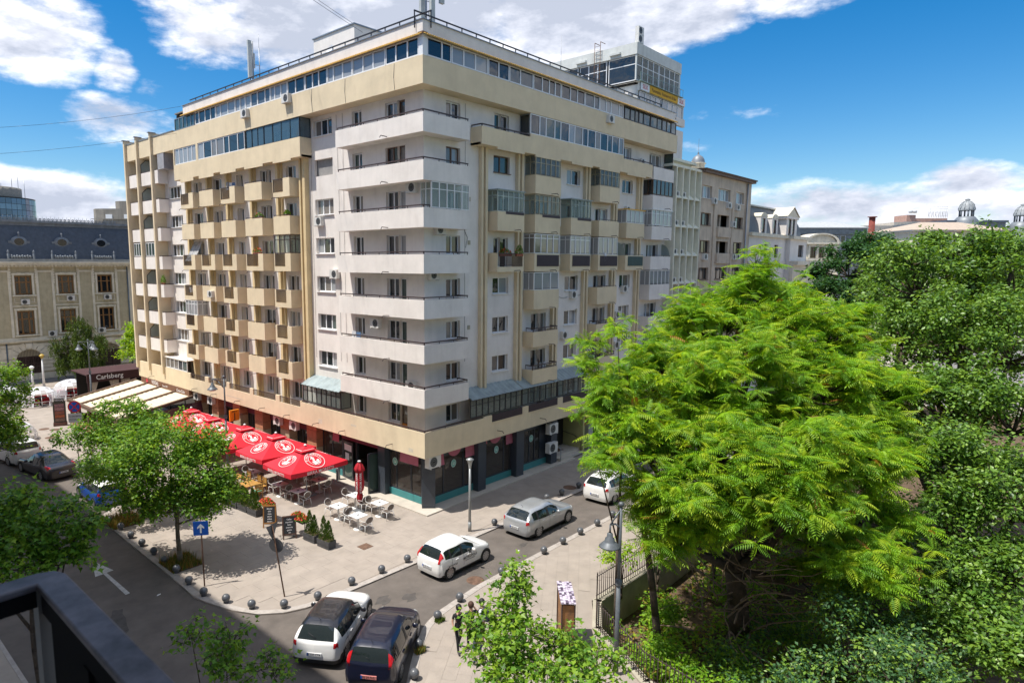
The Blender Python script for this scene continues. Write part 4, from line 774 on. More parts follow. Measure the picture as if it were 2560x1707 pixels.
ab = thing('ash_bin', 'slim steel ash bin beside the open pastry shop door', 'bin', (0.35, 8.15, 0.07)); MB().lathe([(0.001, 0), (0.13, 0), (0.13, 0.75), (0.12, 0.8), (0.001, 0.8)], n=16).build('body', GREYM, ab); MB().lathe([(0.10, 0.8), (0.13, 0.83), (0.08, 0.9), (0.001, 0.91)], n=16).build('lid', GREYM, ab); MB().box(-0.135, -0.125, -0.05, 0.05, 0.55, 0.65).build('opening', DARK, ab)
ac(planeR(0), 0.86, 0.42, 2.5, bld, 1.25)
ac(FR, 12.0, 0.42, 2.25, bld, 1.3); ac(FR, 12.0, 0.42, 0.95, bld, 1.3)
# brick faced pillars of the restaurant, block by block
BO = mat('orange_block', (0.50, 0.22, 0.12), 0.85, var=0.1, vs_=4); BC = mat('sandy_block', (0.50, 0.38, 0.25), 0.85, var=0.1, vs_=4)
for k, u in enumerate((10.7, 13.9, 17.3, 20.5, 23.9, 26.9)):
    p = MB().box(0.6, 1.2, u, u + 1.0, 0.0, 3.16).build('pillar', NAVY2, bld)
    for j in range(6): MB().box(0.54, 1.25, u - 0.04, u + 1.04, 0.02 + j * 0.53, 0.02 + j * 0.53 + 0.505).build('block', BO if j > 2 + k % 2 else BC, p)
for k, (u0, u1) in enumerate(((11.8, 13.8), (15.0, 17.2), (18.4, 20.4), (21.6, 23.8), (25.0, 26.8), (28.0, 37.6))):
    MB(FLt).box(u0, u1, 1.12, 1.2, 2.3, 3.17).build('fascia_board', PLUM, bld); shopwin(FLt, u0, u1, 1.15, 3, z0=0.3, z1=2.3, gm=G_D)
for u in (12.9, 14.9, 27.0, 24.6): ac(FLt, u, 0.5, 2.45, bld, 1.1)
# entrance with yellow-green wall on the right, steps, rails, distant shops under the block
YG = mat('yellow_green_wall', (0.48, 0.46, 0.20), 0.9, var=0.06)
MB().box(12.9, 15.9, 2.6, 2.7, 0.0, 3.17).build('entrance_wall', NAVY2, bld); MB().box(15.8, 15.95, 0.2, 2.6, 0.0, 3.17).build('entrance_wall', YG, bld); MB().box(15.95, 17.2, 0.8, 0.9, 0, 3.17).build('entrance_wall', YG, bld)
structure(MB().box(13.0, 15.8, 0.5, 2.6, 0.076, 0.42).box(13.0, 15.8, 0.2, 0.5, 0.076, 0.25).build('entrance_step', STEP)); tag(MB().box(13.5, 14.6, 1.0, 1.7, 0.421, 0.435).build('door_mat', RUST), 'brown mat on the entrance landing right of the dark pillar', 'mat')
MB().path([(13.05, 0.2, 0.08), (13.05, 0.2, 0.95), (13.05, 1.2, 1.25)], 0.025).build('handrail', GREYM, bld); MB().path([(15.7, 2.4, 1.5), (15.7, 0.9, 1.3), (15.7, 0.3, 1.0), (15.7, 0.3, 0.1)], 0.025).build('handrail', BROWNM, bld)
for u0, u1 in ((17.3, 19.6), (20.2, 23), (23.6, 27)): shopwin(FR, u0, u1, 1.2, 2, z0=0.1, z1=2.6, gm=G_D); MB(FR).box(u0, u1, 1.15, 1.25, 2.6, 3.17).build('fascia_board', PLUM, bld)
for u0 in (17.0, 19.6, 23.0, 27): MB(FR).box(u0, u0 + 0.6, 0.5, 1.4, 0, 3.17).build('pillar', mat('grey_pillar', (0.4, 0.4, 0.38), 0.8), bld)
structure(MB().box(17.2, 29, -0.9, 0.6, 0.0, 0.15).build('terrace_step', mat('terrace_brick', (0.26, 0.19, 0.15), 0.85, var=0.2, vs_=3)))
for k, (x, y) in enumerate(((18.3, -0.3), (20.6, -0.4), (22.6, -0.2))):
    t = thing('red_chair', ['red', 'dark red', 'worn red'][k] + ' terrace chair on the raised step, ' + ['nearest the entrance', 'second from the entrance', 'farthest from the entrance'][k], 'chair', (x, y, 0.15), k, 'red chairs on the terrace step')
    MB().box(-0.2, 0.2, -0.2, 0.2, 0.42, 0.46).build('seat', RED, t); MB().box(-0.2, 0.2, 0.18, 0.22, 0.46, 0.85).build('backrest', RED, t)
    for a in (-0.18, 0.18):
        for b_ in (-0.18, 0.18): MB().tube((a, b_, 0), (a, b_, 0.42), 0.014).build('leg', BROWNM, t)

# ------------------------------------------------------------------ red parasols
UR = mat('parasol_red', (0.62, 0.012, 0.03), 0.75, var=0.04); UW = mat('parasol_print', (0.80, 0.76, 0.75), 0.8, var=0)
SD = frame_m((0, 0, 0), (1, 0, 0), (0, 1, 0))
LET = {ch: text_mesh(ch, 0.17) for ch in 'BIRAMOET'}
bm_text = text_mesh('BIRRA MORETTI', 0.19)
def emblem(mb, o, ux, uy, rad):
    F4 = frame_m(o, ux, uy)
    def ring(r0, r1, n=32):
        for k in range(n):
            a, e = 6.2832 * k / n, 6.2832 * (k + 1) / n; mb.face([tuple(F4 @ Vector((r * math.cos(t), r * math.sin(t), 0))) for r, t in ((r0, a), (r1, a), (r1, e), (r0, e))])
    ring(rad * 0.95, rad); ring(rad * 0.60, rad * 0.64)
    s = 'BIRRA MORETTI'
    for k, ch in enumerate(s):
        if ch == ' ': continue
        a = math.pi - 0.15 - k * (math.pi - 0.3) / (len(s) - 1); M4 = F4 @ Matrix.Translation((rad * 0.79 * math.cos(a), rad * 0.79 * math.sin(a), 0)) @ Matrix.Rotation(a - math.pi / 2, 4, 'Z') @ Matrix.Scale(rad / 0.62, 4)
        mb.mesh(LET[ch], M4)
    q = lambda pts: mb.face([tuple(F4 @ Vector((x * rad, y * rad, 0))) for x, y in pts])   # hat, face, tankard: plain shapes
    q([(-0.32, 0.2), (0.12, 0.26), (0.1, 0.34), (0.0, 0.36), (-0.04, 0.5), (-0.22, 0.48), (-0.22, 0.33), (-0.34, 0.28)]); q([(-0.2, 0.17), (0.02, 0.2), (0.04, 0.02), (-0.06, -0.08), (-0.18, -0.04)])
    q([(-0.36, -0.12), (-0.05, -0.1), (0.1, -0.2), (0.12, -0.42), (-0.3, -0.4)]); q([(0.16, -0.02), (0.44, 0.06), (0.42, -0.28), (0.18, -0.32)]); q([(-0.28, -0.46), (0.42, -0.34), (0.4, -0.44), (-0.26, -0.56)])
def make_parasol():
    t = thing('beer_parasol', '', 'parasol', group='red beer parasols in a row')
    hx, hy, ze, zt = 1.92, 1.45, 2.0, 2.82
    def P(a, b_, s=1.0): return (a, b_, ze + (zt - ze) * (1 - s))
    mb = MB(); cs = [(-hx, -hy), (hx, -hy), (hx, hy), (-hx, hy)]; n = 6
    for k in range(4):
        a, b_ = Vector(cs[k]), Vector(cs[(k + 1) % 4])
        for i in range(n):
            s0, s1 = 0.16 + 0.84 * i / n, 0.16 + 0.84 * (i + 1) / n
            for j in range(n):
                pts = []
                for s, q in ((s0, j / n), (s1, j / n), (s1, (j + 1) / n), (s0, (j + 1) / n)):
                    p = (a.lerp(b_, q)) * s; sag = 0.07 * math.sin(math.pi * q) * s; pts.append((p.x, p.y, ze + (zt - ze) * (1 - s) - sag))
                mb.face(pts, 0, True)
        for j in range(n):                                    # hanging valance
            pa, pb = a.lerp(b_, j / n), a.lerp(b_, (j + 1) / n); sa, sb = 0.07 * math.sin(math.pi * j / n), 0.07 * math.sin(math.pi * (j + 1) / n)
            mb.face([(pa.x, pa.y, ze - sa), (pb.x, pb.y, ze - sb), (pb.x * 1.008, pb.y * 1.008, ze - 0.27 - sb * 0.5), (pa.x * 1.008, pa.y * 1.008, ze - 0.27 - sa * 0.5)], 0)
    can = mb.build('canopy', UR, t)
    mb = MB(); c2 = [(p[0] * 0.27, p[1] * 0.27) for p in cs]
    for k in range(4): a, b_ = c2[k], c2[(k + 1) % 4]; mb.face([(a[0], a[1], 2.73), (b_[0], b_[1], 2.73), (0, 0, 2.98)]); mb.face([(a[0], a[1], 2.68), (b_[0], b_[1], 2.68), (b_[0], b_[1], 2.73), (a[0], a[1], 2.73)])
    mb.build('vent_cap', UR, t)
    mb = MB()
    for k in range(4):
        a, b_ = Vector(c2[k]), Vector(c2[(k + 1) % 4]); m0 = (a + b_) / 2; d = (b_ - a).normalized(); h = (b_ - a).length * 0.38; q = m0 * 0.85
        mb.face([(q.x - d.x * h, q.y - d.y * h, 2.785), (q.x + d.x * h, q.y + d.y * h, 2.785), (q.x * 0.96 + d.x * h, q.y * 0.96 + d.y * h, 2.80), (q.x * 0.96 - d.x * h, q.y * 0.96 - d.y * h, 2.80)])
    mb.build('vent_trim', UW, t)
    for k, (nx, ny, half) in enumerate(((-1, 0, hx), (0, -1, hy), (1, 0, hx), (0, 1, hy))):
        s = 0.62; up = Vector((-nx * half, -ny * half, zt - ze)).normalized(); sd = Vector((-ny, nx, 0)); sd = Vector((0, 0, 0)) - sd if False else sd
        if (sd.cross(up)).z < 0: sd = -sd
        nrm = sd.cross(up); o = Vector((nx * half * s, ny * half * s, ze + (zt - ze) * (1 - s) - 0.035)) + nrm * 0.03
        mb = MB(); emblem(mb, o, sd, up, 0.60 if k % 2 else 0.52); mb.build('emblem', UW, can)
        L2 = (hy if nx else hx); o2 = Vector((nx * half * 1.02 + nx * 0.02, ny * half * 1.02 + ny * 0.02, ze - 0.19)); mb = MB(); mb.mesh(bm_text, frame_m(o2, sd, (0, 0, 1)) @ Matrix.Scale(1.25 if nx else 1.35, 4)); mb.build('lettering', UW, can)
    MB().lathe([(0.001, 3.08), (0.07, 3.04), (0.09, 2.98), (0.04, 2.95)], n=12).build('finial', UPVC, t)
    MB().tube((0, 0, 0.1), (0, 0, 2.95), 0.035).build('pole', UPVC, t)
    mb = MB()
    for c in cs: mb.tube((0, 0, 2.66), (c[0] * 0.97, c[1] * 0.97, ze - 0.02), 0.016, n=4); mb.tube((0, 0, 1.95), (c[0] * 0.5, c[1] * 0.5, ze + (zt - ze) * 0.5 - 0.06), 0.012, n=4)
    mb.build('rib_frame', UPVC, t)
    MB().box(-0.4, 0.4, -0.4, 0.4, 0.0, 0.08).build('base_plate', GREYM, t)
    return reg(t)
par = make_parasol()
PL = [(-2.45, 7.45, 'nearest the pastry shop door'), (-2.35, 10.75, 'second from the pastry shop'), (-2.45, 14.35, 'third in the row, beside the tall lamp post'), (-2.7, 18.3, 'fourth in the row, partly behind the lamp post'), (-2.6, 21.7, 'farthest one, next to the cream awning roof')]
for k, (x, y, lb) in enumerate(PL):
    o = par if k == 0 else dup(par, (0, 0, 0)); o.location = (x, y, 0.012 * k + (0.1 if k == 1 else 0)); o.rotation_euler = (0, 0, (0.0, 0.03, -0.02, 0.02, 0)[k]); o['label'] = 'open red parasol with white beer emblems, ' + lb
# closed parasol
cp = thing('closed_parasol', 'folded red parasol tied up among the white cafe tables', 'parasol', (-1.87, 3.19, 0))
mb = MB(); NS = 24; prof = [(0.03, 2.78), (0.16, 2.62), (0.24, 2.42), (0.27, 2.3), (0.17, 2.27), (0.19, 2.0), (0.23, 1.6), (0.21, 1.25), (0.10, 1.08), (0.16, 0.85), (0.13, 0.6), (0.05, 0.52)]
rows = [[mb.P(((r * (1 + 0.28 * math.sin(6 * 6.2832 * k / NS + i * 0.4))) * math.cos(6.2832 * k / NS), (r * (1 + 0.28 * math.sin(6 * 6.2832 * k / NS + i * 0.4))) * math.sin(6.2832 * k / NS), z)) for k in range(NS)] for i, (r, z) in enumerate(prof)]
for a, b_ in zip(rows, rows[1:]):
    for k in range(NS): mb.f.append([a[k], a[(k + 1) % NS], b_[(k + 1) % NS], b_[k]]); mb.m.append(0); mb.sm.append(True)
mb.build('folded_canopy', mat('parasol_red_deep', (0.42, 0.008, 0.02), 0.75, var=0.1), cp); MB().tube((0, 0, 0.1), (0, 0, 2.8), 0.035).build('pole', UPVC, cp); MB().lathe([(0.001, 2.86), (0.08, 2.84), (0.1, 2.79), (0.03, 2.77)], n=14).build('finial', UPVC, cp); MB().box(-0.3, 0.3, -0.3, 0.3, 0, 0.07).build('base_plate', GREYM, cp)
mb = MB(); tm = text_mesh('BIRRA MORETTI', 0.16)
for a in (R(200), R(245)):
    n = Vector((math.cos(a), math.sin(a), 0)); mb.mesh(tm, frame_m(n * 0.285 + Vector((0, 0, 1.65)), (0, 0, -1), (-math.sin(a) * -1, math.cos(a) * -1, 0)))
mb.build('lettering', UW, cp)

# ------------------------------------------------------------------ cafe tables and chairs
TOPW = mat('white_tabletop', (0.80, 0.80, 0.80), 0.35, var=0.0); TAUPE = mat('taupe_plastic', (0.16, 0.125, 0.105), 0.5, var=0.05); CHW = mat('white_plastic', (0.68, 0.67, 0.65), 0.45, var=0.0)
def make_table():
    t = thing('cafe_table', '', 'table', group='white square cafe tables'); MB().box(-0.36, 0.36, -0.36, 0.36, 0.725, 0.75).build('tabletop', TOPW, t); MB().tube((0, 0, 0.03), (0, 0, 0.725), 0.035).build('column', CHW, t); MB().lathe([(0.001, 0.05), (0.2, 0.04), (0.25, 0.015), (0.25, 0)], n=20).build('base', CHW, t); return reg(t)
def make_chair(back=TAUPE):
    t = thing('cafe_chair', '', 'chair', group='plastic cafe armchairs')
    s = MB(); n = 6
    for k in range(n): s.box(-0.2, 0.2, -0.2 + k * 0.066, -0.2 + k * 0.066 + 0.055, 0.43, 0.45)
    s.build('seat', back, t)
    b_ = MB()
    for k in range(7):                                     # oval slatted back
        z = 0.56 + k * 0.05; hw = 0.2 * math.sqrt(max(0.05, 1 - ((z - 0.71) / 0.19) ** 2)); y = 0.23 + (z - 0.5) * 0.25; b_.box(-hw, hw, y - 0.01, y + 0.012, z, z + 0.038)
    b_.build('backrest', back, t)
    fr = MB(); pts = [(0.22 * math.cos(a), 0.23 + (0.71 + 0.2 * math.sin(a) - 0.5) * 0.25, 0.71 + 0.2 * math.sin(a)) for a in [k * 0.3927 for k in range(17)]]; fr.path(pts, 0.014, 5)
    for sx in (-1, 1): fr.path([(0.22 * sx, 0.26, 0.66), (0.27 * sx, 0.1, 0.66), (0.27 * sx, -0.18, 0.64), (0.25 * sx, -0.22, 0.45)], 0.014, 5)
    fr.path([(-0.22, -0.22, 0.44), (0.22, -0.22, 0.44), (0.22, 0.22, 0.44), (-0.22, 0.22, 0.44), (-0.22, -0.22, 0.44)], 0.014, 5); fr.build('frame', CHW, t)
    for sx in (-1, 1):
        for sy in (-1, 1): MB().tube((0.22 * sx, 0.21 * sy, 0.44), (0.26 * sx, 0.26 * sy, 0), 0.017, 0.014, 6).build('leg', CHW, t)
    return reg(t)
TB = make_table(); CHD = make_chair(TAUPE); used = [False, False]
def put(src, idx, x, y, rz, lb):
    o = src if not used[idx] else dup(src, (0, 0, 0)); used[idx] = True; o.location = (x, y, 0); o.rotation_euler = (0, 0, rz); o['label'] = lb; return o
TABLES = [(-3.38, 3.1, 'leftmost of the four sunlit tables round the folded parasol', 'leftmost sunlit table'), (-3.49, 1.3, 'sunlit one nearest the planters, in front of the folded parasol', 'front sunlit table'), (-1.6, 1.85, 'sunlit one nearest the corner pillar, with a parasol shadow on it', 'sunlit table nearest the corner pillar'), (-1.75, 3.75, 'half hidden right behind the folded parasol', 'table behind the folded parasol'),
          (-1.6, 7.4, 'shaded one under the near parasol, closest to the shop door', 'shaded table closest to the shop door'), (-3.52, 6.65, 'shaded one at the near corner of the parasol shadow', 'shaded table at the near parasol shadow corner'), (-3.6, 8.4, 'shaded one between the near parasol and the wooden tables', 'shaded table beside the wooden tables'), (-1.4, 9.3, 'deep under the near parasol by its pole', 'table deep under the near parasol'), (-3.5, 11.6, 'shaded one under the second parasol', 'table under the second parasol')]
for k, (x, y, lb, sh) in enumerate(TABLES):
    tb = put(TB, 0, x, y, R(2), 'white square cafe table, ' + lb)
    cd = tag(MB().box(x - 0.05, x + 0.05, y - 0.04, y + 0.04, 0.751, 0.775).build('ashtray', mat('ash_grey', (0.08, 0.08, 0.08))), 'small dark ashtray on the ' + sh, 'ashtray')
    put(CHD, 1, x - 0.02, y + 0.62, 0.05, 'white taupe armchair, left side of ' + sh)
    put(CHD, 1, x + 0.02, y - 0.62, math.pi - 0.06, 'white taupe armchair, near right side of ' + sh)
WDT = mat('honey_wood', (0.46, 0.25, 0.06), 0.6, var=0.15, vs_=4); GCU = mat('green_cushion', (0.12, 0.35, 0.22), 0.9)
for k, (x, y) in enumerate(((-4.8, 9.75), (-4.8, 11.4))):
    t = thing('wooden_table', 'honey coloured wooden table ' + ('at the parasol edge' if k == 0 else 'half hidden by the plaza tree'), 'table', (x, y, 0), 0)
    for j in range(5): MB().box(-0.45, 0.45, -0.5 + j * 0.2, -0.5 + j * 0.2 + 0.19, 0.72, 0.75).build('plank', WDT, t)
    for a in (-0.38, 0.38):
        for b_ in (-0.42, 0.42): MB().box(a - 0.03, a + 0.03, b_ - 0.03, b_ + 0.03, 0, 0.72).build('leg', WDT, t)
def wchair(x, y, rz, lb, cu=False):
    t = thing('wooden_chair', lb, 'chair', (x, y, 0), rz, 'wooden terrace chairs')
    MB().box(-0.22, 0.22, -0.22, 0.22, 0.42, 0.46).build('seat', WDT, t); 
    for j in range(3): MB().box(-0.22, 0.22, 0.21, 0.24, 0.55 + j * 0.13, 0.65 + j * 0.13).build('slat', WDT, t)
    for a in (-0.2, 0.2):
        MB().box(a - 0.02, a + 0.02, 0.19, 0.23, 0, 0.95).build('leg', WDT, t); MB().box(a - 0.02, a + 0.02, -0.22, -0.18, 0, 0.64).build('leg', WDT, t); MB().box(a - 0.02, a + 0.02, -0.22, 0.2, 0.64, 0.67).build('armrest', WDT, t)
    if cu: tag(MB().box(x - 0.2, x + 0.2, y - 0.2, y + 0.2, 0.465, 0.51).build('seat_cushion', GCU), 'green seat cushion on ' + lb, 'cushion')
wchair(-4.75, 8.95, math.pi, 'wooden chair at the near end of the first wooden table', True); wchair(-4.1, 9.6, -math.pi / 2, 'wooden chair beside the parasol shadow, right of the first wooden table'); wchair(-4.1, 10.2, -math.pi / 2, 'wooden chair second along the right side of the first wooden table'); wchair(-5.5, 9.7, math.pi / 2, 'wooden chair facing the street at the first wooden table', True); wchair(-4.1, 11.4, -math.pi / 2, 'wooden chair right of the second wooden table')

# ------------------------------------------------------------------ planters, flower stands, chalk boards
PLG = mat('charcoal_planter', (0.07, 0.07, 0.075), 0.7, var=0.15, vs_=5); THU = [leafmat('cypress_leaf', (0.09, 0.17, 0.02), 0.3), leafmat('cypress_leaf_dark', (0.04, 0.09, 0.02), 0.3)]
def leafmesh(name, pts_n, tmpl, mats_, parent=None, **kw): pass
def cone_bush(m, x, y, z0, r, h, n, rg):
    for _ in range(n):
        t = rg.random() ** 1.3; z = z0 + h * t; rr = r * (1 - t) ** 0.7 * (0.75 + 0.35 * rg.random()) + 0.01; a = rg.uniform(0, 6.283); c = Vector((x + rr * math.cos(a), y + rr * math.sin(a), z)); s = rg.uniform(0.025, 0.05)
        up = Vector((math.cos(a) * 0.4 + rg.uniform(-.3, .3), math.sin(a) * 0.4 + rg.uniform(-.3, .3), 1)).normalized(); sd = Vector((-math.sin(a) + rg.uniform(-.4, .4), math.cos(a) + rg.uniform(-.4, .4), rg.uniform(-.3, .3))).normalized()
        m.face([tuple(c - sd * s * 0.5), tuple(c + sd * s * 0.5), tuple(c + up * s * 2)], 0 if rg.random() < 0.6 else 1)
rg = random.Random(3)
for k, (x, y, dk, lb) in enumerate(((-5.85, 0.75, 0, 'nearest the square manhole cover'), (-5.9, 1.85, 0, 'beside the flower stand with the chalk board'), (-6.1, 6.9, 0, 'next to the wooden framed chalk board'), (-6.15, 7.85, 1, 'dark bushy one, second from the wooden framed board'), (-6.25, 8.75, 0, 'third from the wooden framed board'), (-6.35, 9.8, 1, 'farthest, in the shade of the plaza tree'))):
    t = thing('planter', 'charcoal box planter with ' + ('two cypress cones, ' if not dk else 'a dark bush, ') + lb, 'planter', (x, y, 0), R(4), 'box planters fencing the cafe')
    MB().box(-0.22, 0.22, -0.42, 0.42, 0.0, 0.16).box(-0.235, 0.235, -0.435, 0.435, 0.17, 0.38).build('box', PLG, t); MB().box(-0.2, 0.2, -0.4, 0.4, 0.30, 0.385).build('soil', SOIL, t)
    m = MB(); sb = (-0.19, 0.17)
    for q in sb: cone_bush(m, 0, q, 0.36, 0.24 + 0.05 * dk, (0.95 if q < 0 else 1.1) * (0.9 if dk else 1) , 1100, rg)
    m.build('cypress', THU if not dk else THU[::-1], t)
FLM = [leafmat('flower_leaf', (0.12, 0.24, 0.03), 0.3), mat('flower_red', (0.60, 0.03, 0.02), 0.6, var=0), mat('flower_orange', (0.65, 0.14, 0.02), 0.6, var=0)]
def flowers(m, x0, x1, y0, y1, z, h, n, rg, fr=0.3):
    for _ in range(n):
        a = rg.uniform(0, 6.28); rr = math.sqrt(rg.random()); c = Vector(((x0 + x1) / 2 + (x1 - x0) / 2 * rr * math.cos(a), (y0 + y1) / 2 + (y1 - y0) / 2 * rr * math.sin(a), z + h * (1 - rr * rr) * rg.uniform(0.5, 1) + rg.uniform(0, 0.06))); s = rg.uniform(0.03, 0.055); isf = rg.random() < fr and c.z > z + 0.04
        n1 = Vector((rg.uniform(-1, 1), rg.uniform(-1, 1), rg.uniform(0.2, 1))).normalized(); a1 = n1.orthogonal().normalized() * s; b1 = n1.cross(a1).normalized() * s; c2 = c + (Vector((0, 0, 0.04)) if isf else Vector())
        m.face([tuple(c2 - a1), tuple(c2 + b1 * 0.7), tuple(c2 + a1), tuple(c2 - b1 * 0.7)], rg.choice((1, 1, 2)) if isf else 0)
for k, (x, y, lb) in enumerate(((-6.0, 5.75, 'flower stand full of red blooms behind the wooden framed board'), (-5.95, 2.85, 'flower stand full of red blooms beside the dark chalk board'))):
    t = thing('flower_stand', lb, 'flower stand', (x, y, 0)); MB().box(-0.16, 0.16, -0.5, 0.5, 0.72, 0.86).build('trough', PLG, t)
    for q in (-0.45, 0.45):
        m = MB(); m.tube((0, q, 0.05), (0, q, 0.75), 0.018); m.tube((-0.14, q, 0.01), (0.14, q, 0.01), 0.014); m.tube((0, q - 0.1, 0.01), (0, q + 0.1, 0.01), 0.014); m.build('leg', BLACK, t)
    m = MB(); flowers(m, -0.32, 0.32, -0.62, 0.62, 0.84, 0.3, 1500, rg); m.build('flowers', FLM, t)
CHK = mat('chalk_board', (0.025, 0.027, 0.03), 0.7, var=0.2, vs_=6); WF = mat('walnut_frame', (0.30, 0.13, 0.03), 0.6, var=0.15)
def aboard(x, y, rz, fm, lb, words):
    t = thing('chalk_board_stand', lb, 'menu board', (x, y, 0), rz)
    for s in (1, -1):
        m = MB(lambda u, d, z: (u, s * (0.26 * (1 - z / 1.15)) + d * s, z)); m.box(-0.33, -0.27, -0.02, 0.02, 0, 1.1); m.box(0.27, 0.33, -0.02, 0.02, 0, 1.1); m.box(-0.27, 0.27, -0.02, 0.02, 1.04, 1.1); m.box(-0.27, 0.27, -0.02, 0.02, 0.2, 0.26); m.build('frame', fm, t)
        m = MB(lambda u, d, z: (u, s * (0.26 * (1 - z / 1.15)) + d * s, z)); m.box(-0.27, 0.27, -0.01, 0.01, 0.26, 1.04); p = m.build('board', CHK, t)
        if s == -1:
            m = MB()
            for k, wd in enumerate(words): zz = 0.94 - k * 0.125; m.mesh(text_mesh(wd, 0.10), frame_m((0, -(0.26 * (1 - zz / 1.15)) - 0.016, zz), (1, 0, 0), (0, 0.226, 1)))
            m.build('chalk_writing', UW, p)
aboard(-6.35, 4.95, R(-38), WF, 'wooden framed chalk menu board beside the row of planters', ['Meniul', 'zilei', 'supa', 'paste', 'salata', 'desert']); aboard(-6.45, 3.0, R(-28), mat('dark_wood', (0.09, 0.045, 0.03), 0.6), 'dark framed chalk menu board left of the second flower stand', ['Cafea', 'espresso', 'latte', 'tiramisu', 'gelato', 'vin'])
# ------------------------------------------------------------------ lamps and signs
LG = mat('lamp_grey', (0.32, 0.33, 0.33), 0.45, 0.4, var=0.05); IRON = mat('cast_iron_grey', (0.13, 0.145, 0.16), 0.5, 0.2, var=0.12, vs_=6)
lp = thing('street_lamp', 'slim straight grey street lamp with cone top by the corner kerb', 'street lamp', (0.22, -3.02, 0)); MB().tube((0, 0, 0), (0, 0, 3.3), 0.075, 0.055, 12).tube((0, 0, 0), (0, 0, 0.5), 0.09, 0.09, 12).build('pole', LG, lp); MB().lathe([(0.06, 3.3), (0.07, 3.42), (0.15, 3.72)], n=16).build('lantern', mat('lantern_glass', (0.5, 0.5, 0.48), 0.3), lp); MB().lathe([(0.19, 3.72), (0.2, 3.76), (0.06, 3.83), (0.001, 3.84)], n=16).build('cap', LG, lp)
def classic(x, y, z, h, arms, label, name='street_lamp', sc_=1.0, dn=0.0):
    t = thing(name, label, 'street lamp', (x, y, z)); m = MB(); m.tube((0, 0, 0), (0, 0, h * 0.55), 0.085 * sc_, 0.07 * sc_, 12); m.tube((0, 0, h * 0.55), (0, 0, h), 0.06 * sc_, 0.045 * sc_, 12); m.lathe([(0.1 * sc_, h * 0.54), (0.11 * sc_, h * 0.55), (0.11 * sc_, h * 0.57), (0.06 * sc_, h * 0.58)], n=12)
    m.lathe([(0.001, h + 0.14), (0.07, h + 0.12), (0.1, h + 0.05), (0.07, h), (0.001, h)], n=12); m.build('pole', IRON, t)
    for ax, ay, drop in arms:
        a = MB().path([(0, 0, h - 0.75), (ax * 0.5, ay * 0.5, h - 0.25 - dn * 0.6), (ax, ay, h - 0.05 - dn)], 0.03, 6); a.path([(0, 0, h - 0.1), (ax, ay, h - 0.05 - dn)], 0.025, 6); a.tube((ax, ay, h - 0.05 - dn), (ax, ay, h - 0.35 - dn), 0.03); a.build('arm', IRON, t)
        h -= dn
        s = MB().lathe([(0.05, h - 0.3), (0.09, h - 0.34), (0.1, h - 0.46), (0.15, h - 0.5), (0.16, h - 0.58), (0.2, h - 0.62), (0.32, h - 0.74), (0.34, h - 0.77), (0.30, h - 0.77)], (ax, ay), 20).build('lamp_shade', IRON, t); MB().lathe([(0.28, h - 0.77), (0.2, h - 0.85), (0.001, h - 0.88)], (ax, ay), 16).build('diffuser', mat('diffuser_clear', (0.35, 0.37, 0.38), 0.15), t); h += dn
    return t
classic(-5.15, -14.35, 0, 5.8, [(-0.3, 0.2, True)], 'large grey street lamp with bell shade in front of the park tree', dn=0.55)
classic(-2.9, 16.0, 0, 6.0, [(-0.62, 0.4, True)], 'dark street lamp with bell shade rising between the red parasols')
classic(-3.4, 40.2, 0, 6.5, [(-0.7, 0.3, False), (0.3, -0.6, True), (0.5, 0.4, True)], 'tall multi arm street lamp behind the cream awning')
for x, y, h, lb, cm in ((-2.84, 57.1, 3.1, 'white lamp post with brass coloured cap before the palace', mat('brass_cap', (0.45, 0.30, 0.05), 0.4)), (-3.84, 57.3, 1.9, 'white lamp post with flat white cap before the palace', UPVC)):
    t = thing('lamp_post', lb, 'lamp post', (x, y, 0)); MB().tube((0, 0, 0), (0, 0, h), 0.14, 0.07, 10).build('pole', UPVC, t); MB().lathe([(0.08, h), (0.2, h + 0.25), (0.28, h + 0.3), (0.26, h + 0.36), (0.1, h + 0.5), (0.001, h + 0.52)], n=14).build('cap', cm, t)
RP = mat('rusty_pole', (0.12, 0.06, 0.035), 0.7, var=0.25, vs_=7); BLU = mat('sign_blue', (0.01, 0.09, 0.42), 0.4, var=0.03); SGR = mat('sign_back_grey', (0.12, 0.12, 0.125), 0.5, var=0.1); WSG = mat('sign_white', (0.75, 0.75, 0.75), 0.4, var=0)
s = thing('traffic_sign', 'blue square one way sign with white arrow pointing up', 'sign', (-11.66, 1.29, 0)); MB().path([(0, 0, 0), (-0.02, 0.02, 2.9)], 0.032, 8).build('pole', RP, s)
sd = Vector((0.68538, -0.72819, 0)).normalized(); sd = (Matrix.Rotation(R(10), 3, 'Z') @ sd); nn = Vector((sd.y, -sd.x, 0)) * -1; nn = -Vector((0, 0, 1)).cross(sd)
fs = frame_m((-0.02, 0.02, 2.55), sd, (0, 0, 1)); nrm = Vector((fs[0][2], fs[1][2], 0))
def plate(parent, F4, w_, h_, m, name, th=0.02, z=0.0): mb = MB(); mb.fn = lambda a, b_, c: tuple(F4 @ Vector((a, b_, c))); mb.box(-w_ / 2, w_ / 2, -h_ / 2, h_ / 2, z - th, z); return mb.build(name, m, parent)
p = plate(s, Matrix.Translation(nrm * 0.06) @ fs, 0.6, 0.6, BLU, 'sign_plate'); mb = MB(); mb.fn = lambda a, b_, c: tuple(Matrix.Translation(nrm * 0.06) @ fs @ Vector((a, b_, c))); mb.prism([(-0.035, -0.2), (0.035, -0.2), (0.035, 0.05), (0.14, -0.02), (0.14, 0.06), (0.0, 0.2), (-0.14, 0.06), (-0.14, -0.02), (-0.035, 0.05)], 0.001, 0.004); mb.build('arrow', WSG, p)
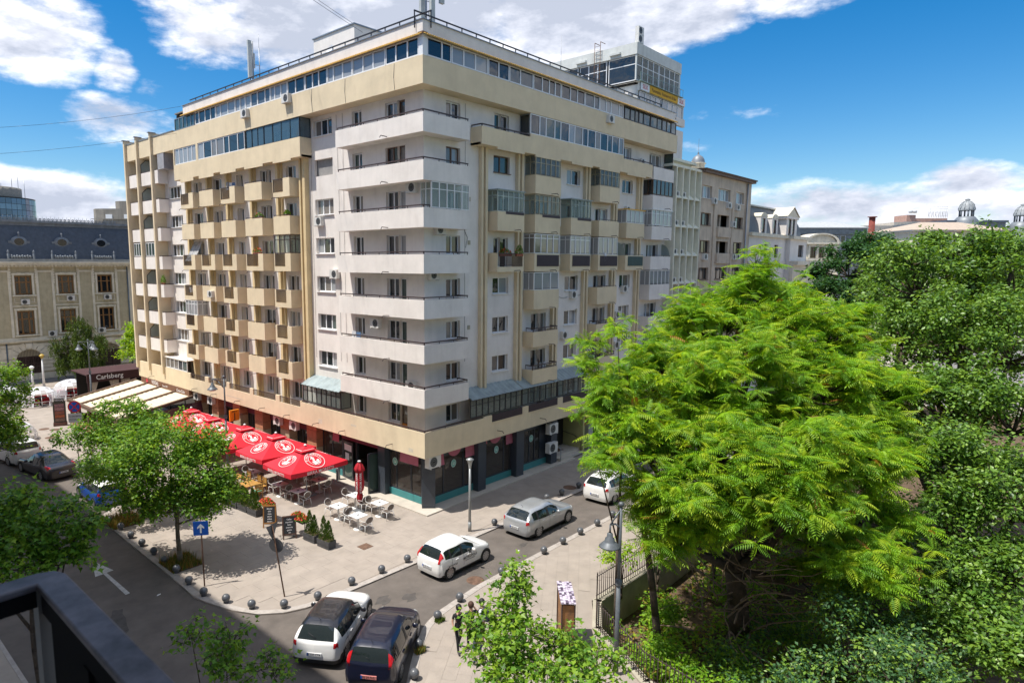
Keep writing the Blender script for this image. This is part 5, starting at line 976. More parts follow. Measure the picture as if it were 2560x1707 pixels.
s = thing('traffic_sign', 'rusty leaning pole with two signs seen from behind at the corner', 'sign', (-9.84, -1.94, 0)); top = Vector((-0.32, 0.22, 3.05)); MB().tube((0, 0, 0), tuple(top), 0.03, 0.03, 8).build('pole', RP, s)
c1 = top * 0.72; ax = Vector((0.75, 0.45, 0.1)); MB().disc(c1 + ax.normalized() * 0.05, ax, 0.31, 24).disc(c1 + ax.normalized() * 0.03, ax, 0.31, 24).build('round_plate', SGR, s)
ax2 = Vector((-0.35, 0.9, 0.05)).normalized(); c2 = top * 0.93; u_ = ax2.orthogonal().normalized(); v_ = Vector((0, 0, 1)); u_ = v_.cross(ax2).normalized()
mb = MB(); P3 = [c2 + u_ * 0.36 + v_ * 0.25, c2 - u_ * 0.36 + v_ * 0.25, c2 - v_ * 0.38]; mb.face([tuple(q + ax2 * 0.05) for q in P3]); mb.face([tuple(q + ax2 * 0.03) for q in P3]); mb.build('triangle_plate', SGR, s)
s = thing('traffic_sign', 'round no stopping sign with a white text plate below it', 'sign', (-9.31, 24.68, 0)); MB().tube((0, 0, 0), (0, 0, 4.3), 0.035, n=8).build('pole', mat('pale_pole', (0.45, 0.42, 0.38)), s)
sdd = Vector((0.8, -0.6, 0)); Fd = frame_m((-0.06, -0.08, 3.75), sdd, (0, 0, 1)); nd = Vector((Fd[0][2], Fd[1][2], 0))
mb = MB(); mb.fn = lambda a, b_, c: tuple(Fd @ Vector((a, b_, c))); q = 28
mb.face([(0.42 * math.cos(6.2832 * k / q), 0.42 * math.sin(6.2832 * k / q), 0) for k in range(q)], 0); mb.face([(0.33 * math.cos(6.2832 * k / q), 0.33 * math.sin(6.2832 * k / q), 0.004) for k in range(q)], 1)
for a in (R(45), R(135)): c_, s_ = math.cos(a), math.sin(a); mb.face([(0.36 * c_ - 0.035 * s_, 0.36 * s_ + 0.035 * c_, 0.008), (0.36 * c_ + 0.035 * s_, 0.36 * s_ - 0.035 * c_, 0.008), (-0.36 * c_ + 0.035 * s_, -0.36 * s_ - 0.035 * c_, 0.008), (-0.36 * c_ - 0.035 * s_, -0.36 * s_ + 0.035 * c_, 0.008)], 0)
mb.build('round_plate', [mat('sign_rim_red', (0.5, 0.02, 0.03), 0.5, var=0), BLU], s)
Fd2 = frame_m((-0.06, -0.08, 2.98), sdd, (0, 0, 1)); p = plate(s, Fd2, 0.86, 0.62, mat('text_plate', (0.40, 0.40, 0.40), 0.5, var=0.05), 'text_plate'); mb = MB(); mb.mesh(text_mesh('CU EXCEPTIA', 0.14), Fd2 @ Matrix.Translation((0, 0.12, 0.005))); mb.mesh(text_mesh('APROVIZIONARII', 0.11), Fd2 @ Matrix.Translation((0, -0.1, 0.005))); mb.build('lettering', BLACK, p)
# orange letter sign on the restaurant wall
OR = mat('sign_orange', (0.80, 0.28, 0.01), 0.5, var=0.03); s = thing('shop_sign', 'orange square projecting sign with black letter J beside the lamp post', 'sign', (-0.6, 19.2, 2.55)); p = MB().box(-0.36, 0.36, -0.06, 0.06, -0.4, 0.4).build('sign_box', OR, s); MB().mesh(text_mesh('J', 0.62), frame_m((0, -0.066, -0.06), (1, 0, 0), (0, 0, 1))).mesh(text_mesh('JERRYS', 0.14), frame_m((0, -0.066, 0.28), (1, 0, 0), (0, 0, 1))).build('lettering', BLACK, p); MB().tube((0.42, 0, 0), (1.0, 0, 0), 0.02).build('bracket', BLACK, s)
# ------------------------------------------------------------------ cream awning pergola of the restaurant
BRW = mat('brown_beam', (0.14, 0.085, 0.055), 0.6, var=0.12); AWN = mat('cream_awning', (0.70, 0.60, 0.44), 0.85, var=0.04, vs_=3, streak=0.12); BRF = mat('brown_fascia', (0.17, 0.075, 0.04), 0.6, var=0.12)
pg = thing('pergola', 'big cream awning roof on brown beams over the restaurant terrace', 'pergola')
YW = [38.7, 36.0, 33.3, 30.3, 27.2]; YO = [36.0, 33.4, 30.9, 28.2, 25.4]; XO = -6.4; Zw, Zo = 2.66, 2.1
def pt(k, t, dz=0): return (0.05 + (XO - 0.05) * t, YW[k] + (YO[k] - YW[k]) * t, Zw + (Zo - Zw) * t + dz)
for k in range(4):
    mb = MB(); n = 26
    for i in range(n):
        for j in range(1):
            z0 = 0.035 * (i % 2); z1 = 0.035 * ((i + 1) % 2); a, b_ = pt(k, i / n, z0), pt(k, (i + 1) / n, z1); c, d = pt(k + 1, (i + 1) / n, z1), pt(k + 1, i / n, z0); mb.face([a, b_, c, d])
    mb.build('awning_fabric', AWN, pg)
for k in range(5):
    mb = MB(); a, b_ = Vector(pt(k, 0, 0.06)), Vector(pt(k, 1, 0.06)); mb.fn = lambda u, d, z: tuple(a.lerp(b_, u) + Vector((0, d, z))); mb.box(0, 1, -0.13, 0.13, -0.1, 0.08); mb.build('beam', BRW, pg)
mb = MB(); mb.prism([(XO - 0.15, 36.2), (XO - 0.15, 25.2), (XO + 0.1, 25.2), (XO + 0.1, 36.2)], 1.98, 2.22); mb.build('gutter_beam', BRW, pg)
for k, y in enumerate((36.0, 33.9, 31.8, 29.7, 27.6, 25.6)): MB().box(XO + 0.0, XO + 0.16, y - 0.09, y + 0.09, 0, 2.0).build('post', BRW, pg)
o = MB().box(XO - 0.06, XO, 25.5, 36.1, 0.05, 0.72).build('terrace_fence', mat('terracotta_panel', (0.30, 0.12, 0.06), 0.7, var=0.1), pg); mb = MB(); mb.mesh(text_mesh('La Mama', 0.34), frame_m((XO - 0.07, 34.9, 0.42), (0, -1, 0), (0, 0, 1))); mb.mesh(text_mesh('resto', 0.22), frame_m((XO - 0.07, 32.4, 0.38), (0, -1, 0), (0, 0, 1))); mb.build('lettering', UW, o)
o = MB().box(-0.05, 0.25, 27.6, 37.3, 2.68, 3.16).build('fascia', BRF, pg); mb = MB(); mb.mesh(text_mesh('VERSAJ', 0.46), frame_m((-0.06, 34.3, 2.95), (0, -1, 0), (0, 0, 1))); mb.mesh(text_mesh('Since 1997', 0.24), frame_m((-0.06, 32.2, 2.9), (0, -1, 0), (0, 0, 1))); mb.mesh(text_mesh('Coca-Cola', 0.36, shear=0.3), frame_m((-0.06, 29.2, 2.9), (0, -1, 0), (0, 0, 1))); mb.build('lettering', UW, o)
mb = MB(); mb.face([(-0.06, 36.0 + 0.22 * math.cos(t), 2.92 + 0.22 * math.sin(t)) for t in [k * 0.52 for k in range(12)]]); mb.build('red_dot', RED, o)
MB().face([(0.2, 25.3, 0.1), (-6.2, 25.3, 0.1), (-6.2, 25.3, 1.95), (0.2, 26.0, 2.5)]).build('side_curtain', mat('plum_glass', (0.06, 0.02, 0.025), 0.2), pg)
RT = mat('red_cloth', (0.42, 0.01, 0.02), 0.8, var=0.1)
for k, (x, y) in enumerate(((-5.1, 34.5), (-5.0, 32.3), (-5.1, 30.2), (-3.2, 34.0), (-3.2, 31.6))):
    t = thing('restaurant_table', 'red clothed table under the cream awning, ' + ['nearest the menu board', 'second along the fence', 'third along the fence', 'inner one near the menu board end', 'inner one further along'][k], 'table', (x, y, 0), 0, 'red tables under the awning'); MB().box(-0.5, 0.5, -0.4, 0.4, 0.68, 0.74).build('tabletop', RT, t); MB().box(-0.08, 0.08, -0.08, 0.08, 0, 0.68).build('column', BRW, t)
    for s_ in (-1, 1): MB().box(-0.5, 0.5, s_ * 0.75 - 0.22, s_ * 0.75 + 0.22, 0.0, 0.46).box(-0.5, 0.5, s_ * 0.95 - 0.05, s_ * 0.95 + 0.05, 0.46, 0.95).build('bench', RT, t)
m = MB(); bx = [leafmat('box_leaf', (0.12, 0.22, 0.03), 0.3), leafmat('box_leaf_dark', (0.06, 0.12, 0.02), 0.3)]
for k in range(7):
    y = 35.6 - k * 0.95 - (0.3 if k % 2 else 0); t = MB()
    for _ in range(420):
        v = Vector((rg.gauss(0, 1), rg.gauss(0, 1), rg.gauss(0, 1))).normalized() * rg.uniform(0.22, 0.34); c = Vector((XO + 0.35, y, 0.95)) + v; a1 = v.orthogonal().normalized() * 0.05; b1 = v.cross(a1).normalized() * 0.05
        t.face([tuple(c - a1), tuple(c + b1), tuple(c + a1), tuple(c - b1)], rg.randrange(2))
    tag(t.build('round_shrub', bx), 'small round shrub behind the terrace fence, ' + ['at the menu board corner', 'second from the corner', 'third from the corner', 'fourth from the corner', 'fifth, near the second post', 'sixth along the fence', 'last one showing before the tree'][k], 'shrub', 'shrubs behind the terrace fence')
# menu totem
mt = thing('menu_totem', 'tall dark menu totem with food pictures beside the terrace', 'menu board', (-7.1, 36.4, 0), R(-18)); MB().box(-0.5, 0.5, -0.2, 0.2, 0, 0.3).build('base', mat('brown_plinth', (0.16, 0.07, 0.05), 0.6), mt); MB().box(-0.46, 0.46, -0.14, 0.14, 0.3, 2.05).build('case', mat('olive_case', (0.06, 0.055, 0.04), 0.5), mt)
mb = MB(); 
for k, z in enumerate((0.4, 0.7, 1.0, 1.3, 1.6)): mb.box(-0.34, 0.34, -0.16, -0.141, z, z + 0.25, k)
mb.build('food_picture', [mat('photo_a', (0.28, 0.18, 0.13), 0.4, c2=(0.1, 0.04, 0.03), vs_=14), mat('photo_b', (0.5, 0.14, 0.04), 0.4, c2=(0.2, 0.04, 0.02), vs_=14), mat('photo_c', (0.42, 0.12, 0.05), 0.4, c2=(0.12, 0.05, 0.06), vs_=16), mat('photo_d', (0.5, 0.3, 0.28), 0.4, c2=(0.2, 0.03, 0.05), vs_=15), mat('photo_e', (0.45, 0.2, 0.2), 0.4, c2=(0.1, 0.07, 0.09), vs_=13)], mt)
o = MB().box(-0.36, 0.36, -0.1, 0.1, 2.05, 2.3).build('header', BLACK, mt); MB().mesh(text_mesh('VERSAJ', 0.2), frame_m((0, -0.106, 2.17), (1, 0, 0), (0, 0, 1))).build('lettering', UW, o)
# transparent garden domes
DOME = bpy.data.materials.new('dome_film'); DOME.use_nodes = True; t_ = DOME.node_tree; b = t_.nodes['Principled BSDF']; b.inputs['Base Color'].default_value = (0.8, 0.82, 0.85, 1); b.inputs['Roughness'].default_value = 0.25; b.inputs['Alpha'].default_value = 0.38; MATS['dome_film'] = DOME
CLOTH = mat('white_cloth', (0.75, 0.75, 0.78), 0.9, var=0.08)
def dome(x, y, r, lb, ang, op=0.9):
    t = thing('dining_dome', lb, 'dining dome', (x, y, 0), ang, 'white film dining domes'); m = MB(); fr = MB(); n, q = 16, 6
    P = lambda i, j: (r * math.cos(j * math.pi / 2 / q) * math.cos(6.2832 * i / n), r * math.cos(j * math.pi / 2 / q) * math.sin(6.2832 * i / n), 0.15 + r * 0.93 * math.sin(j * math.pi / 2 / q))
    for j in range(q):
        for i in range(n):
            if j < 3 and i in (11, 12): continue
            m.face([P(i, j), P(i + 1, j), P(i + 1, j + 1), P(i, j + 1)], 0, True)
    m.build('film_cover', DOME, t)
    m = MB()
    for j in range(3, q):
        for i in range(n): m.face([tuple(Vector(P(i, j)) * 1.01), tuple(Vector(P(i + 1, j)) * 1.01), tuple(Vector(P(i + 1, j + 1)) * 1.01), tuple(Vector(P(i, j + 1)) * 1.01)], 0, True) if (i + j) % 3 else None
    for i in (11, 13):
        for j in range(4): a, b_ = Vector(P(i, j)) * 1.02, Vector(P(i, j + 1)) * 1.02; o_ = Vector((0.12, 0.12, 0)) if j % 2 else Vector((-0.1, 0.1, 0)); m.face([tuple(a), tuple(a + o_), tuple(b_ + o_ * 0.6), tuple(b_)], 0, True)
    m.build('white_drape', CLOTH, t)
    for i in range(0, n, 2): fr.path([P(i, j) for j in range(q + 1)], 0.018, 4)
    for j in (1, 3): fr.path([P(i, j) for i in range(n + 1)], 0.018, 4)
    fr.build('hoop_frame', UPVC, t); MB().lathe([(0.001, 0.72), (0.5, 0.72), (0.5, 0.68), (0.001, 0.68)], n=16).tube((0, 0, 0), (0, 0, 0.7), 0.05).build('inner_table', DARK, t)
    MB().box(-1.0, 1.0, 0.7, 1.1, 0.0, 0.75).build('inner_sofa', RT, t)
dome(-5.9, 46.6, 1.75, 'white film dining dome with open front, left of the menu totem', R(-10)); dome(-2.75, 48.4, 1.85, 'white film dining dome with red seats beside the willow', R(-6)); dome(-11.0, 33.6, 1.5, 'grey film dining dome behind the white estate car', R(30)); dome(-8.3, 49.6, 1.8, 'white film dining dome mostly hidden by the left tree', 0)
# Carlsberg marquee
cm = thing('beer_marquee', 'dark brown marquee with beer lettering and pale curtains', 'marquee', (0, 0, 0)); CB = mat('marquee_brown', (0.055, 0.018, 0.018), 0.8, var=0.06); o = MB().box(-3.15, 3.2, 42.0, 42.12, 2.35, 3.15).build('valance', CB, cm); MB().box(-3.15, 3.2, 42.12, 46.5, 3.0, 3.1).build('roof', CB, cm); MB().mesh(text_mesh('Carlsberg', 0.62), frame_m((-1.15, 41.985, 2.76), (1, 0, 0), (0, 0, 1))).build('lettering', UW, o)
for x in (-3.05, -0.2, 3.0): MB().box(x, x + 0.1, 42.1, 42.2, 0, 2.4).build('post', CB, cm)
CUR = mat('beige_drape', (0.50, 0.42, 0.34), 0.9, var=0.08); 
for x0, d in ((-3.0, 1), (-0.3, -1), (-0.1, 1), (2.9, -1)):
    m = MB()
    for k in range(8): a = x0 + d * k * 0.11; m.face([(a, 42.2 + 0.05 * (k % 2), 2.35), (a + d * 0.11, 42.2 + 0.05 * ((k + 1) % 2), 2.35), (x0 + d * (k + 1) * 0.05, 42.2 + 0.03 * ((k + 1) % 2), 0.8), (x0 + d * k * 0.05, 42.2 + 0.03 * (k % 2), 0.8)]); m.face([(x0 + d * k * 0.05, 42.2, 0.8), (x0 + d * (k + 1) * 0.05, 42.2, 0.8), (x0 + d * (k + 1) * 0.07, 42.2, 0), (x0 + d * k * 0.07, 42.2, 0)])
    m.build('curtain', CUR, cm)
MB().box(-3, 3, 45.5, 45.6, 0, 2.9).build('back_wall', DARK, cm)
# information pillar with torn posters on the pavement, lower right
ip = thing('poster_pillar', 'narrow advertising pillar with shredded posters near the iron fence', 'poster pillar', (-4.9, -12.2, 0), R(-50)); MB().box(-0.2, 0.2, -0.72, 0.72, 0.0, 1.9).build('body', mat('poster_orange', (0.42, 0.19, 0.06), 0.8, c2=(0.10, 0.06, 0.04), vs_=3), ip)
for x in (-0.24, 0.2):
    for y in (-0.76, 0.72): MB().box(x, x + 0.04, y, y + 0.04, 0, 1.98).build('frame', BROWNM, ip)
mb = MB(); rq = random.Random(2)
for i in range(6):
    for j in range(14): x0, y0 = -0.26 + i * 0.087, -0.78 + j * 0.112; mb.box(x0, x0 + 0.08, y0, y0 + 0.105, 1.98, 2.0 + rq.uniform(0, 0.05), rq.choice((0, 0, 0, 1)))
mb.build('torn_paper_top', [mat('torn_paper', (0.74, 0.68, 0.76), 0.8, c2=(0.25, 0.2, 0.3), vs_=7), mat('torn_dark', (0.12, 0.09, 0.14), 0.9)], ip, kind='stuff')
# ------------------------------------------------------------------ vehicles: one smooth surface sliced into body, glass and lamps
TYRE = mat('tyre_rubber', (0.02, 0.02, 0.02), 0.85, var=0.1); RIM = mat('wheel_silver', (0.42, 0.42, 0.43), 0.3, 0.7, var=0.03); TRIM = mat('black_trim', (0.022, 0.022, 0.024), 0.55, var=0.0)
CG = mat('car_glass', (0.012, 0.018, 0.018), 0.04, var=0, spec=0.8); TL = mat('tail_lamp_red', (0.45, 0.008, 0.012), 0.15, var=0, coat=0.6); HL = mat('head_lamp', (0.5, 0.52, 0.5), 0.1, var=0, coat=0.6); PLT = mat('plate_white', (0.6, 0.6, 0.6), 0.5, var=0)
def crom(P, n):
    P = [2 * P[0] - P[1]] + list(P) + [2 * P[-1] - P[-2]]; o = []
    for k in range(1, len(P) - 2):
        for i in range(n):
            t = i / n; o.append(0.5 * ((2 * P[k]) + (-P[k - 1] + P[k + 1]) * t + (2 * P[k - 1] - 5 * P[k] + 4 * P[k + 1] - P[k + 2]) * t * t + (-P[k - 1] + 3 * P[k] - 3 * P[k + 1] + P[k + 2]) * t ** 3))
    o.append(P[-2]); return o
def car(name, label, loc, rz, Ln, W, H, paint, roofm=None, wb=2.5, hood=0.24, ws=0.40, rs=0.86, rw=0.97, tail=None, doors=4, rimr=0.3, box=0.0, plate='B 93 KLM', clad=False, rails=False, platem=None, fend=0.0):
    """profile: x runs from the front (0) to the rear (Ln); hood ends at hood*Ln, windscreen top at ws*Ln, roof ends at rs*Ln, rear glass foot at rw*Ln"""
    t = thing(name, label, 'car', loc, rz); hw = W / 2; hb = 0.60 * H; hz = 0.58 * H
    bz = H * 0.61; bz2 = H * 0.66; tz = tail[1] if tail else bz2 + 0.02; tx = tail[0] if tail else rw
    rr_ = H
    C0 = [(0.02, 0, 0.2), (-0.0, 0, 0.45), (0.03, 0, hz * 0.86), (0.13 * Ln, 0, hz * 1.0), (hood * Ln, 0, hz * 1.10), (ws * Ln, 0, H * 0.975), (0.6 * (ws + rs) * Ln * 0.85, 0, H), (rs * Ln, 0, H * 0.965), (tx * Ln, 0, tz), (Ln * 0.995, 0, tz * 0.8 if not tail else tz * 0.93), (Ln, 0, 0.45), (Ln - 0.04, 0, 0.22)]
    hwr = hw * (0.665 + box)
    C1 = [(0.04, hw * .5, 0.2), (0.02, hw * .5, 0.45), (0.05, hw * .54, hz * 0.86), (0.13 * Ln, hw * .66, hz * 0.995), (hood * Ln * 1.02, hw * .74, hz * 1.08), (ws * Ln * 1.03, hwr * 0.93, H * 0.95), (0.6 * (ws + rs) * Ln * 0.85, hwr, H * 0.97), (rs * Ln, hwr * 0.95, H * 0.93), (tx * Ln - 0.02, hw * .74, tz), (Ln * 0.985, hw * .74, tz * 0.8 if not tail else tz * 0.92), (Ln - 0.02, hw * .7, 0.45), (Ln - 0.06, hw * .7, 0.22)]
    C2 = [(0.17, hw * .82, 0.2), (0.13, hw * .84, 0.45), (0.17, hw * .84, hz * 0.82), (0.14 * Ln, hw * .91, hz * 0.95), (hood * Ln * 1.15, hw * .93, bz), (ws * Ln * 1.0, hw * .95, bz * 1.0), (0.6 * (ws + rs) * Ln * 0.85, hw * .955, bz * 1.01), (rs * Ln, hw * .94, bz2), (tx * Ln * 0.985, hw * .88, bz2 if not tail else tz * 0.97), (Ln * 0.965, hw * .88, bz2 * 0.84), (Ln - 0.1, hw * .88, 0.45), (Ln - 0.14, hw * .86, 0.22)]
    C3 = [(0.36, hw * .93, 0.22), (0.33, hw * .96, 0.42), (0.36, hw * .96, 0.55), (0.17 * Ln, hw * .985, 0.56), (hood * Ln * 1.1, hw, 0.55), (ws * Ln, hw, 0.52), (0.6 * (ws + rs) * Ln * 0.85, hw, 0.52), (rs * Ln, hw, 0.58), (0.93 * Ln, hw * .98, 0.6), (Ln * 0.955, hw * .97, 0.55), (Ln - 0.18, hw * .95, 0.42), (Ln - 0.22, hw * .93, 0.24)]
    C4 = [(x, y * 0.96, 0.2) for x, y, z in C3]
    cols = [[Vector(c[u]) for c in (C0, C1, C2, C3, C4)] for u in range(12)]
    nu, nv = 6, 4; rows = [crom(cs, nv) for cs in cols]                      # 12 x 17
    S = [crom([rows[u][v] for u in range(12)], nu) for v in range(len(rows[0]))]   # S[v][u]
    NV, NU = len(S), len(S[0])
    def pt(v, u, sgn, off=0.0):
        p = S[v][u]; a = S[min(v + 1, NV - 1)][u] - S[max(v - 1, 0)][u]; b_ = S[v][min(u + 1, NU - 1)] - S[v][max(u - 1, 0)]; n = b_.cross(a)
        if n.length > 1e-9: n.normalize()
        if n.z < 0 and v < 6: n = -n
        if v >= 6 and n.y < 0: n = -n
        q = p + n * off; return (-(q.x - Ln / 2), q.y * sgn, q.z)
    def sl(u0, u1, v0, v1, name, m, off=0.0, sides=(1, -1), parent=None, thick=False):
        mb = MB()
        for sg in sides:
            ids = {}
            for v in range(v0, v1 + 1):
                for u in range(u0, u1 + 1): ids[v, u] = mb.P(pt(v, u, sg, off))
            for v in range(v0, v1):
                for u in range(u0, u1):
                    f = [ids[v, u], ids[v, u + 1], ids[v + 1, u + 1], ids[v + 1, u]]; mb.f.append(f if sg > 0 else f[::-1]); mb.m.append(0); mb.sm.append(True)
        return mb.build(name, m, parent or t)
    U = lambda k: int(k * nu)
    # windows: ranges in (u, v); v 4 = roof edge, v 8 = belt line
    G = [('windscreen', U(4) + 1, U(5), 0, 4, (1, -1)), ('rear_window', U(7) + 1, U(8), 0, 4, (1, -1))]
    sidew = [(U(4) + 3, U(5) + 3, 'a'), (U(5) + 4, U(6) + (3 if doors == 4 else 5), 'b')] + ([(U(6) + 4, U(7) + 1, 'c')] if doors == 4 else [])
    glassed = set()
    for nm, u0, u1, v0, v1, sd_ in G:
        for u in range(u0, u1):
            for v in range(v0, v1): glassed.add((u, v))
    for u0, u1, nm in sidew:
        for u in range(u0, u1):
            for v in range(5, 8): glassed.add((u, v))
    mb = MB(); ru0, ru1 = U(5) - 1, U(7) + 1
    for sg in (1, -1):
        ids = {(v, u): mb.P(pt(v, u, sg)) for v in range(NV) for u in range(NU)}
        for v in range(NV - 1):
            for u in range(NU - 1):
                if (u, v) in glassed: continue
                f = [ids[v, u], ids[v, u + 1], ids[v + 1, u + 1], ids[v + 1, u]]; mi = 0
                if roofm and ru0 <= u < ru1 and v < 5: mi = 1
                if 5 <= v < 8 and U(4) + 3 <= u < U(7) + 1: mi = 2
                if v >= NV - 3 - (1 if clad else 0) and (clad or v >= NV - 2): mi = 2
                if (u < 4 or u >= NU - 5) and clad: mi = 2
                mb.f.append(f if sg > 0 else f[::-1]); mb.m.append(mi); mb.sm.append(True)
    body = mb.build('body', [paint, roofm or paint, TRIM], t)
    MB().box(-Ln * 0.44, Ln * 0.44, -hw * 0.85, hw * 0.85, 0.2, 0.28).box(-Ln * 0.25, Ln * 0.1, -hw * 0.6, hw * 0.6, 0.5, H * 0.6).build('underbody', TRIM, t)
    for nm, u0, u1, v0, v1, sd_ in G: sl(u0, u1, v0, v1, nm, CG, -0.006, sd_)
    for u0, u1, nm in sidew:
        for sg in (1, -1): sl(u0, u1, 5, 8, 'side_window', CG, -0.008, (sg,))
    # door lines and handles
    for sg in (1, -1):
        for u in ([sidew[0][1] + 0, sidew[1][1] + 0] if doors == 4 else [sidew[0][1] + 1]):
            mb = MB(); prev = None
            for v in range(8, NV - 2):
                p = Vector(pt(v, u, sg, 0.003)); q = (p + Vector((0.014, 0, 0)))
                if prev: mb.face([tuple(prev[0]), tuple(prev[1]), tuple(q), tuple(p)])
                prev = (p, q)
            mb.build('door_gap', TRIM, t)
            p = Vector(pt(9, u - 2, sg, 0.0)); MB().box(p.x - 0.02, p.x + 0.16, p.y - 0.03 * (sg < 0) - 0.0, p.y + 0.03 * (sg > 0) + 0.0, p.z - 0.02, p.z + 0.015).build('door_handle', paint, t)
        p = Vector(pt(8, U(4) + 5, sg)); MB().lathe([(0.001, -0.08), (0.09, -0.06), (0.11, 0.0), (0.09, 0.07), (0.001, 0.09)], n=10, sx=0.55, sy=1.0).build('mirror', roofm or paint, t).location = (p.x + 0.05, p.y + sg * 0.13, p.z + 0.06)
    # lamps
    for sg in (1, -1): sl(U(2) - 1, U(3) - 3, 5, 9, 'headlight', HL, 0.006, (sg,)); 
    if fend > 0:
        for sg in (1, -1): sl(U(7) + 2, U(9) - 1, 4, 7, 'tail_light', TL, 0.008, (sg,))
    else:
        for sg in (1, -1): sl(U(8) + 1, U(9), 4, 9, 'tail_light', TL, 0.008, (sg,))
    sl(NU - 9, NU - 3, 0, 1, 'number_plate', PLT if platem is None else platem, 0.012) if False else None
    o = MB().box(-Ln / 2 - 0.025, -Ln / 2 + 0.03, -0.26, 0.26, 0.5, 0.61).build('number_plate', platem or PLT, t); MB().mesh(text_mesh(plate, 0.10), frame_m((-Ln / 2 - 0.027, 0, 0.555), (0, -1, 0), (0, 0, 1))).build('plate_lettering', BLACK, o); MB().box(-Ln / 2 - 0.0265, -Ln / 2 - 0.02, 0.21, 0.26, 0.5, 0.61).build('plate_band', BLU, o)
    MB().tube((-Ln / 2 + (1 - tx) * Ln * 0.6 + 0.05, 0, tz + 0.1), (-Ln / 2 + (1 - tx) * Ln * 0.6 + 0.2, 0.3, tz + 0.16), 0.012).build('rear_wiper', TRIM, t) if not tail else None
    MB().tube((-Ln * (rs - 0.5) + 0.12, 0, H * 0.97), (-Ln * (rs - 0.5) - 0.08, 0, H * 1.09), 0.007).build('aerial', TRIM, t)
    if rails:
        for sg in (1, -1): MB().path([pt(4, U(5) + 2, sg, 0.03), pt(4, U(6), sg, 0.04), pt(4, U(7) - 2, sg, 0.03)], 0.018, 6).build('roof_rail', TRIM, t)
    xf = Ln / 2 - (Ln - wb) * 0.45; 
    for wx in (xf, xf - wb):
        for sg in (1, -1):
            wl = bpy.data.objects.new('wheel', None); col.objects.link(wl); wl.parent = t; wl.location = (wx, sg * (hw - 0.10), rimr)
            MB().tube((0, -0.10, 0), (0, 0.105, 0), rimr, rimr, 24).build('tyre', TYRE, wl); m = MB(); y = 0.108 * sg
            m.disc((0, 0.104 * sg, 0), (0, 1, 0), rimr * 0.66, 24, 0)
            for k in range(9):
                a = 6.2832 * k / 9; c, s_ = math.cos(a), math.sin(a); w1, w2 = 0.028, 0.045; r1, r2_ = 0.05, rimr * 0.64
                m.face([(c * r1 - s_ * w1, y, s_ * r1 + c * w1), (c * r2_ - s_ * w2, y, s_ * r2_ + c * w2), (c * r2_ + s_ * w2, y, s_ * r2_ - c * w2), (c * r1 + s_ * w1, y, s_ * r1 - c * w1)], 1)
            m.disc((0, 0.11 * sg, 0), (0, 1, 0), 0.07, 12, 1); m.disc((0, 0.109 * sg, 0), (0, 1, 0), rimr * 0.70, 24, 1, rimr * 0.62); m.build('rim', [DARK, RIM], wl)
            mb = MB(); n = 14; R1 = rimr + (0.10 if clad else 0.055); ya = hw - 0.003 if True else 0
            for k in range(n): a, e = math.pi * k / n, math.pi * (k + 1) / n; mb.face([(r * math.cos(q), yy, max(0, r * math.sin(q)) ) for r, q, yy in ((rimr * 0.6, a, sg * 0.097), (R1, a, sg * 0.097), (R1, e, sg * 0.097), (rimr * 0.6, e, sg * 0.097))])
            mb.build('wheel_arch', TRIM, wl)
    return t
def paint(n, c, metal=0.0, r=0.28): return mat(n, c, r, metal, var=0.0, coat=0.8)
PW = paint('paint_white', (0.78, 0.77, 0.75)); PB = paint('paint_dark_blue', (0.006, 0.008, 0.024)); PS = paint('paint_silver', (0.46, 0.48, 0.50), 0.5); PG = paint('paint_graphite', (0.05, 0.045, 0.045), 0.4); PMB = paint('paint_bright_blue', (0.01, 0.08, 0.38)); PK = paint('paint_black', (0.015, 0.015, 0.02))
ZR = -0.06
c_ = car('hatchback', 'small white hatchback with red tail lights and black hotel lettering on its door', (-2.95, -4.95, ZR), 0, 3.46, 1.62, 1.42, PW, wb=2.34, hood=0.235, ws=0.46, rs=0.87, rw=0.972, rimr=0.3, plate='B 27 HTL', fend=1)
mb = MB(); mb.mesh(text_mesh('METROPOLE', 0.16), frame_m((0.15, -0.835, 0.66), (1, 0, 0), (0, 0, 1))); mb.mesh(text_mesh('M', 0.24), frame_m((0.15, -0.825, 0.84), (1, 0, 0), (0, 0, 1))); mb.mesh(text_mesh('HOTELS BUCHAREST', 0.07), frame_m((0.15, -0.835, 0.54), (1, 0, 0), (0, 0, 1))); mb.mesh(text_mesh('METROPOLE', 0.10), frame_m((-0.95, -0.835, 0.60), (1, 0, 0), (0, 0, 1))); mb.build('door_lettering', BLACK, c_)
car('hatchback', 'silver five door hatchback in the middle of the sunlit lane', (3.35, -5.07, ZR), 0, 4.2, 1.76, 1.45, PS, wb=2.58, hood=0.27, ws=0.47, rs=0.86, rw=0.97, rimr=0.33, plate='B 68 GVD')
car('hatchback', 'white hatchback partly under the park tree branches farther up the lane', (10.05, -5.45, ZR), R(1), 4.02, 1.74, 1.53, PW, wb=2.59, hood=0.25, ws=0.45, rs=0.87, rw=0.972, rimr=0.31, plate='B 10 SDR')
car('crossover_hatchback', 'white hatchback with shiny black roof waiting at the bend', (-10.1, -5.72, ZR), R(33.5), 4.0, 1.75, 1.45, PW, PK, wb=2.54, hood=0.245, ws=0.45, rs=0.86, rw=0.97, rimr=0.34, clad=True, plate='B 137 CTR')
car('hatchback', 'dark blue tall hatchback beside the white car with black roof', (-9.62, -7.98, ZR), R(33.7), 4.02, 1.72, 1.48, PB, wb=2.49, hood=0.225, ws=0.43, rs=0.90, rw=0.98, rimr=0.3, box=0.03, plate='DJ 29 FUS', platem=mat('plate_red', (0.6, 0.22, 0.2), 0.5, var=0), fend=1)
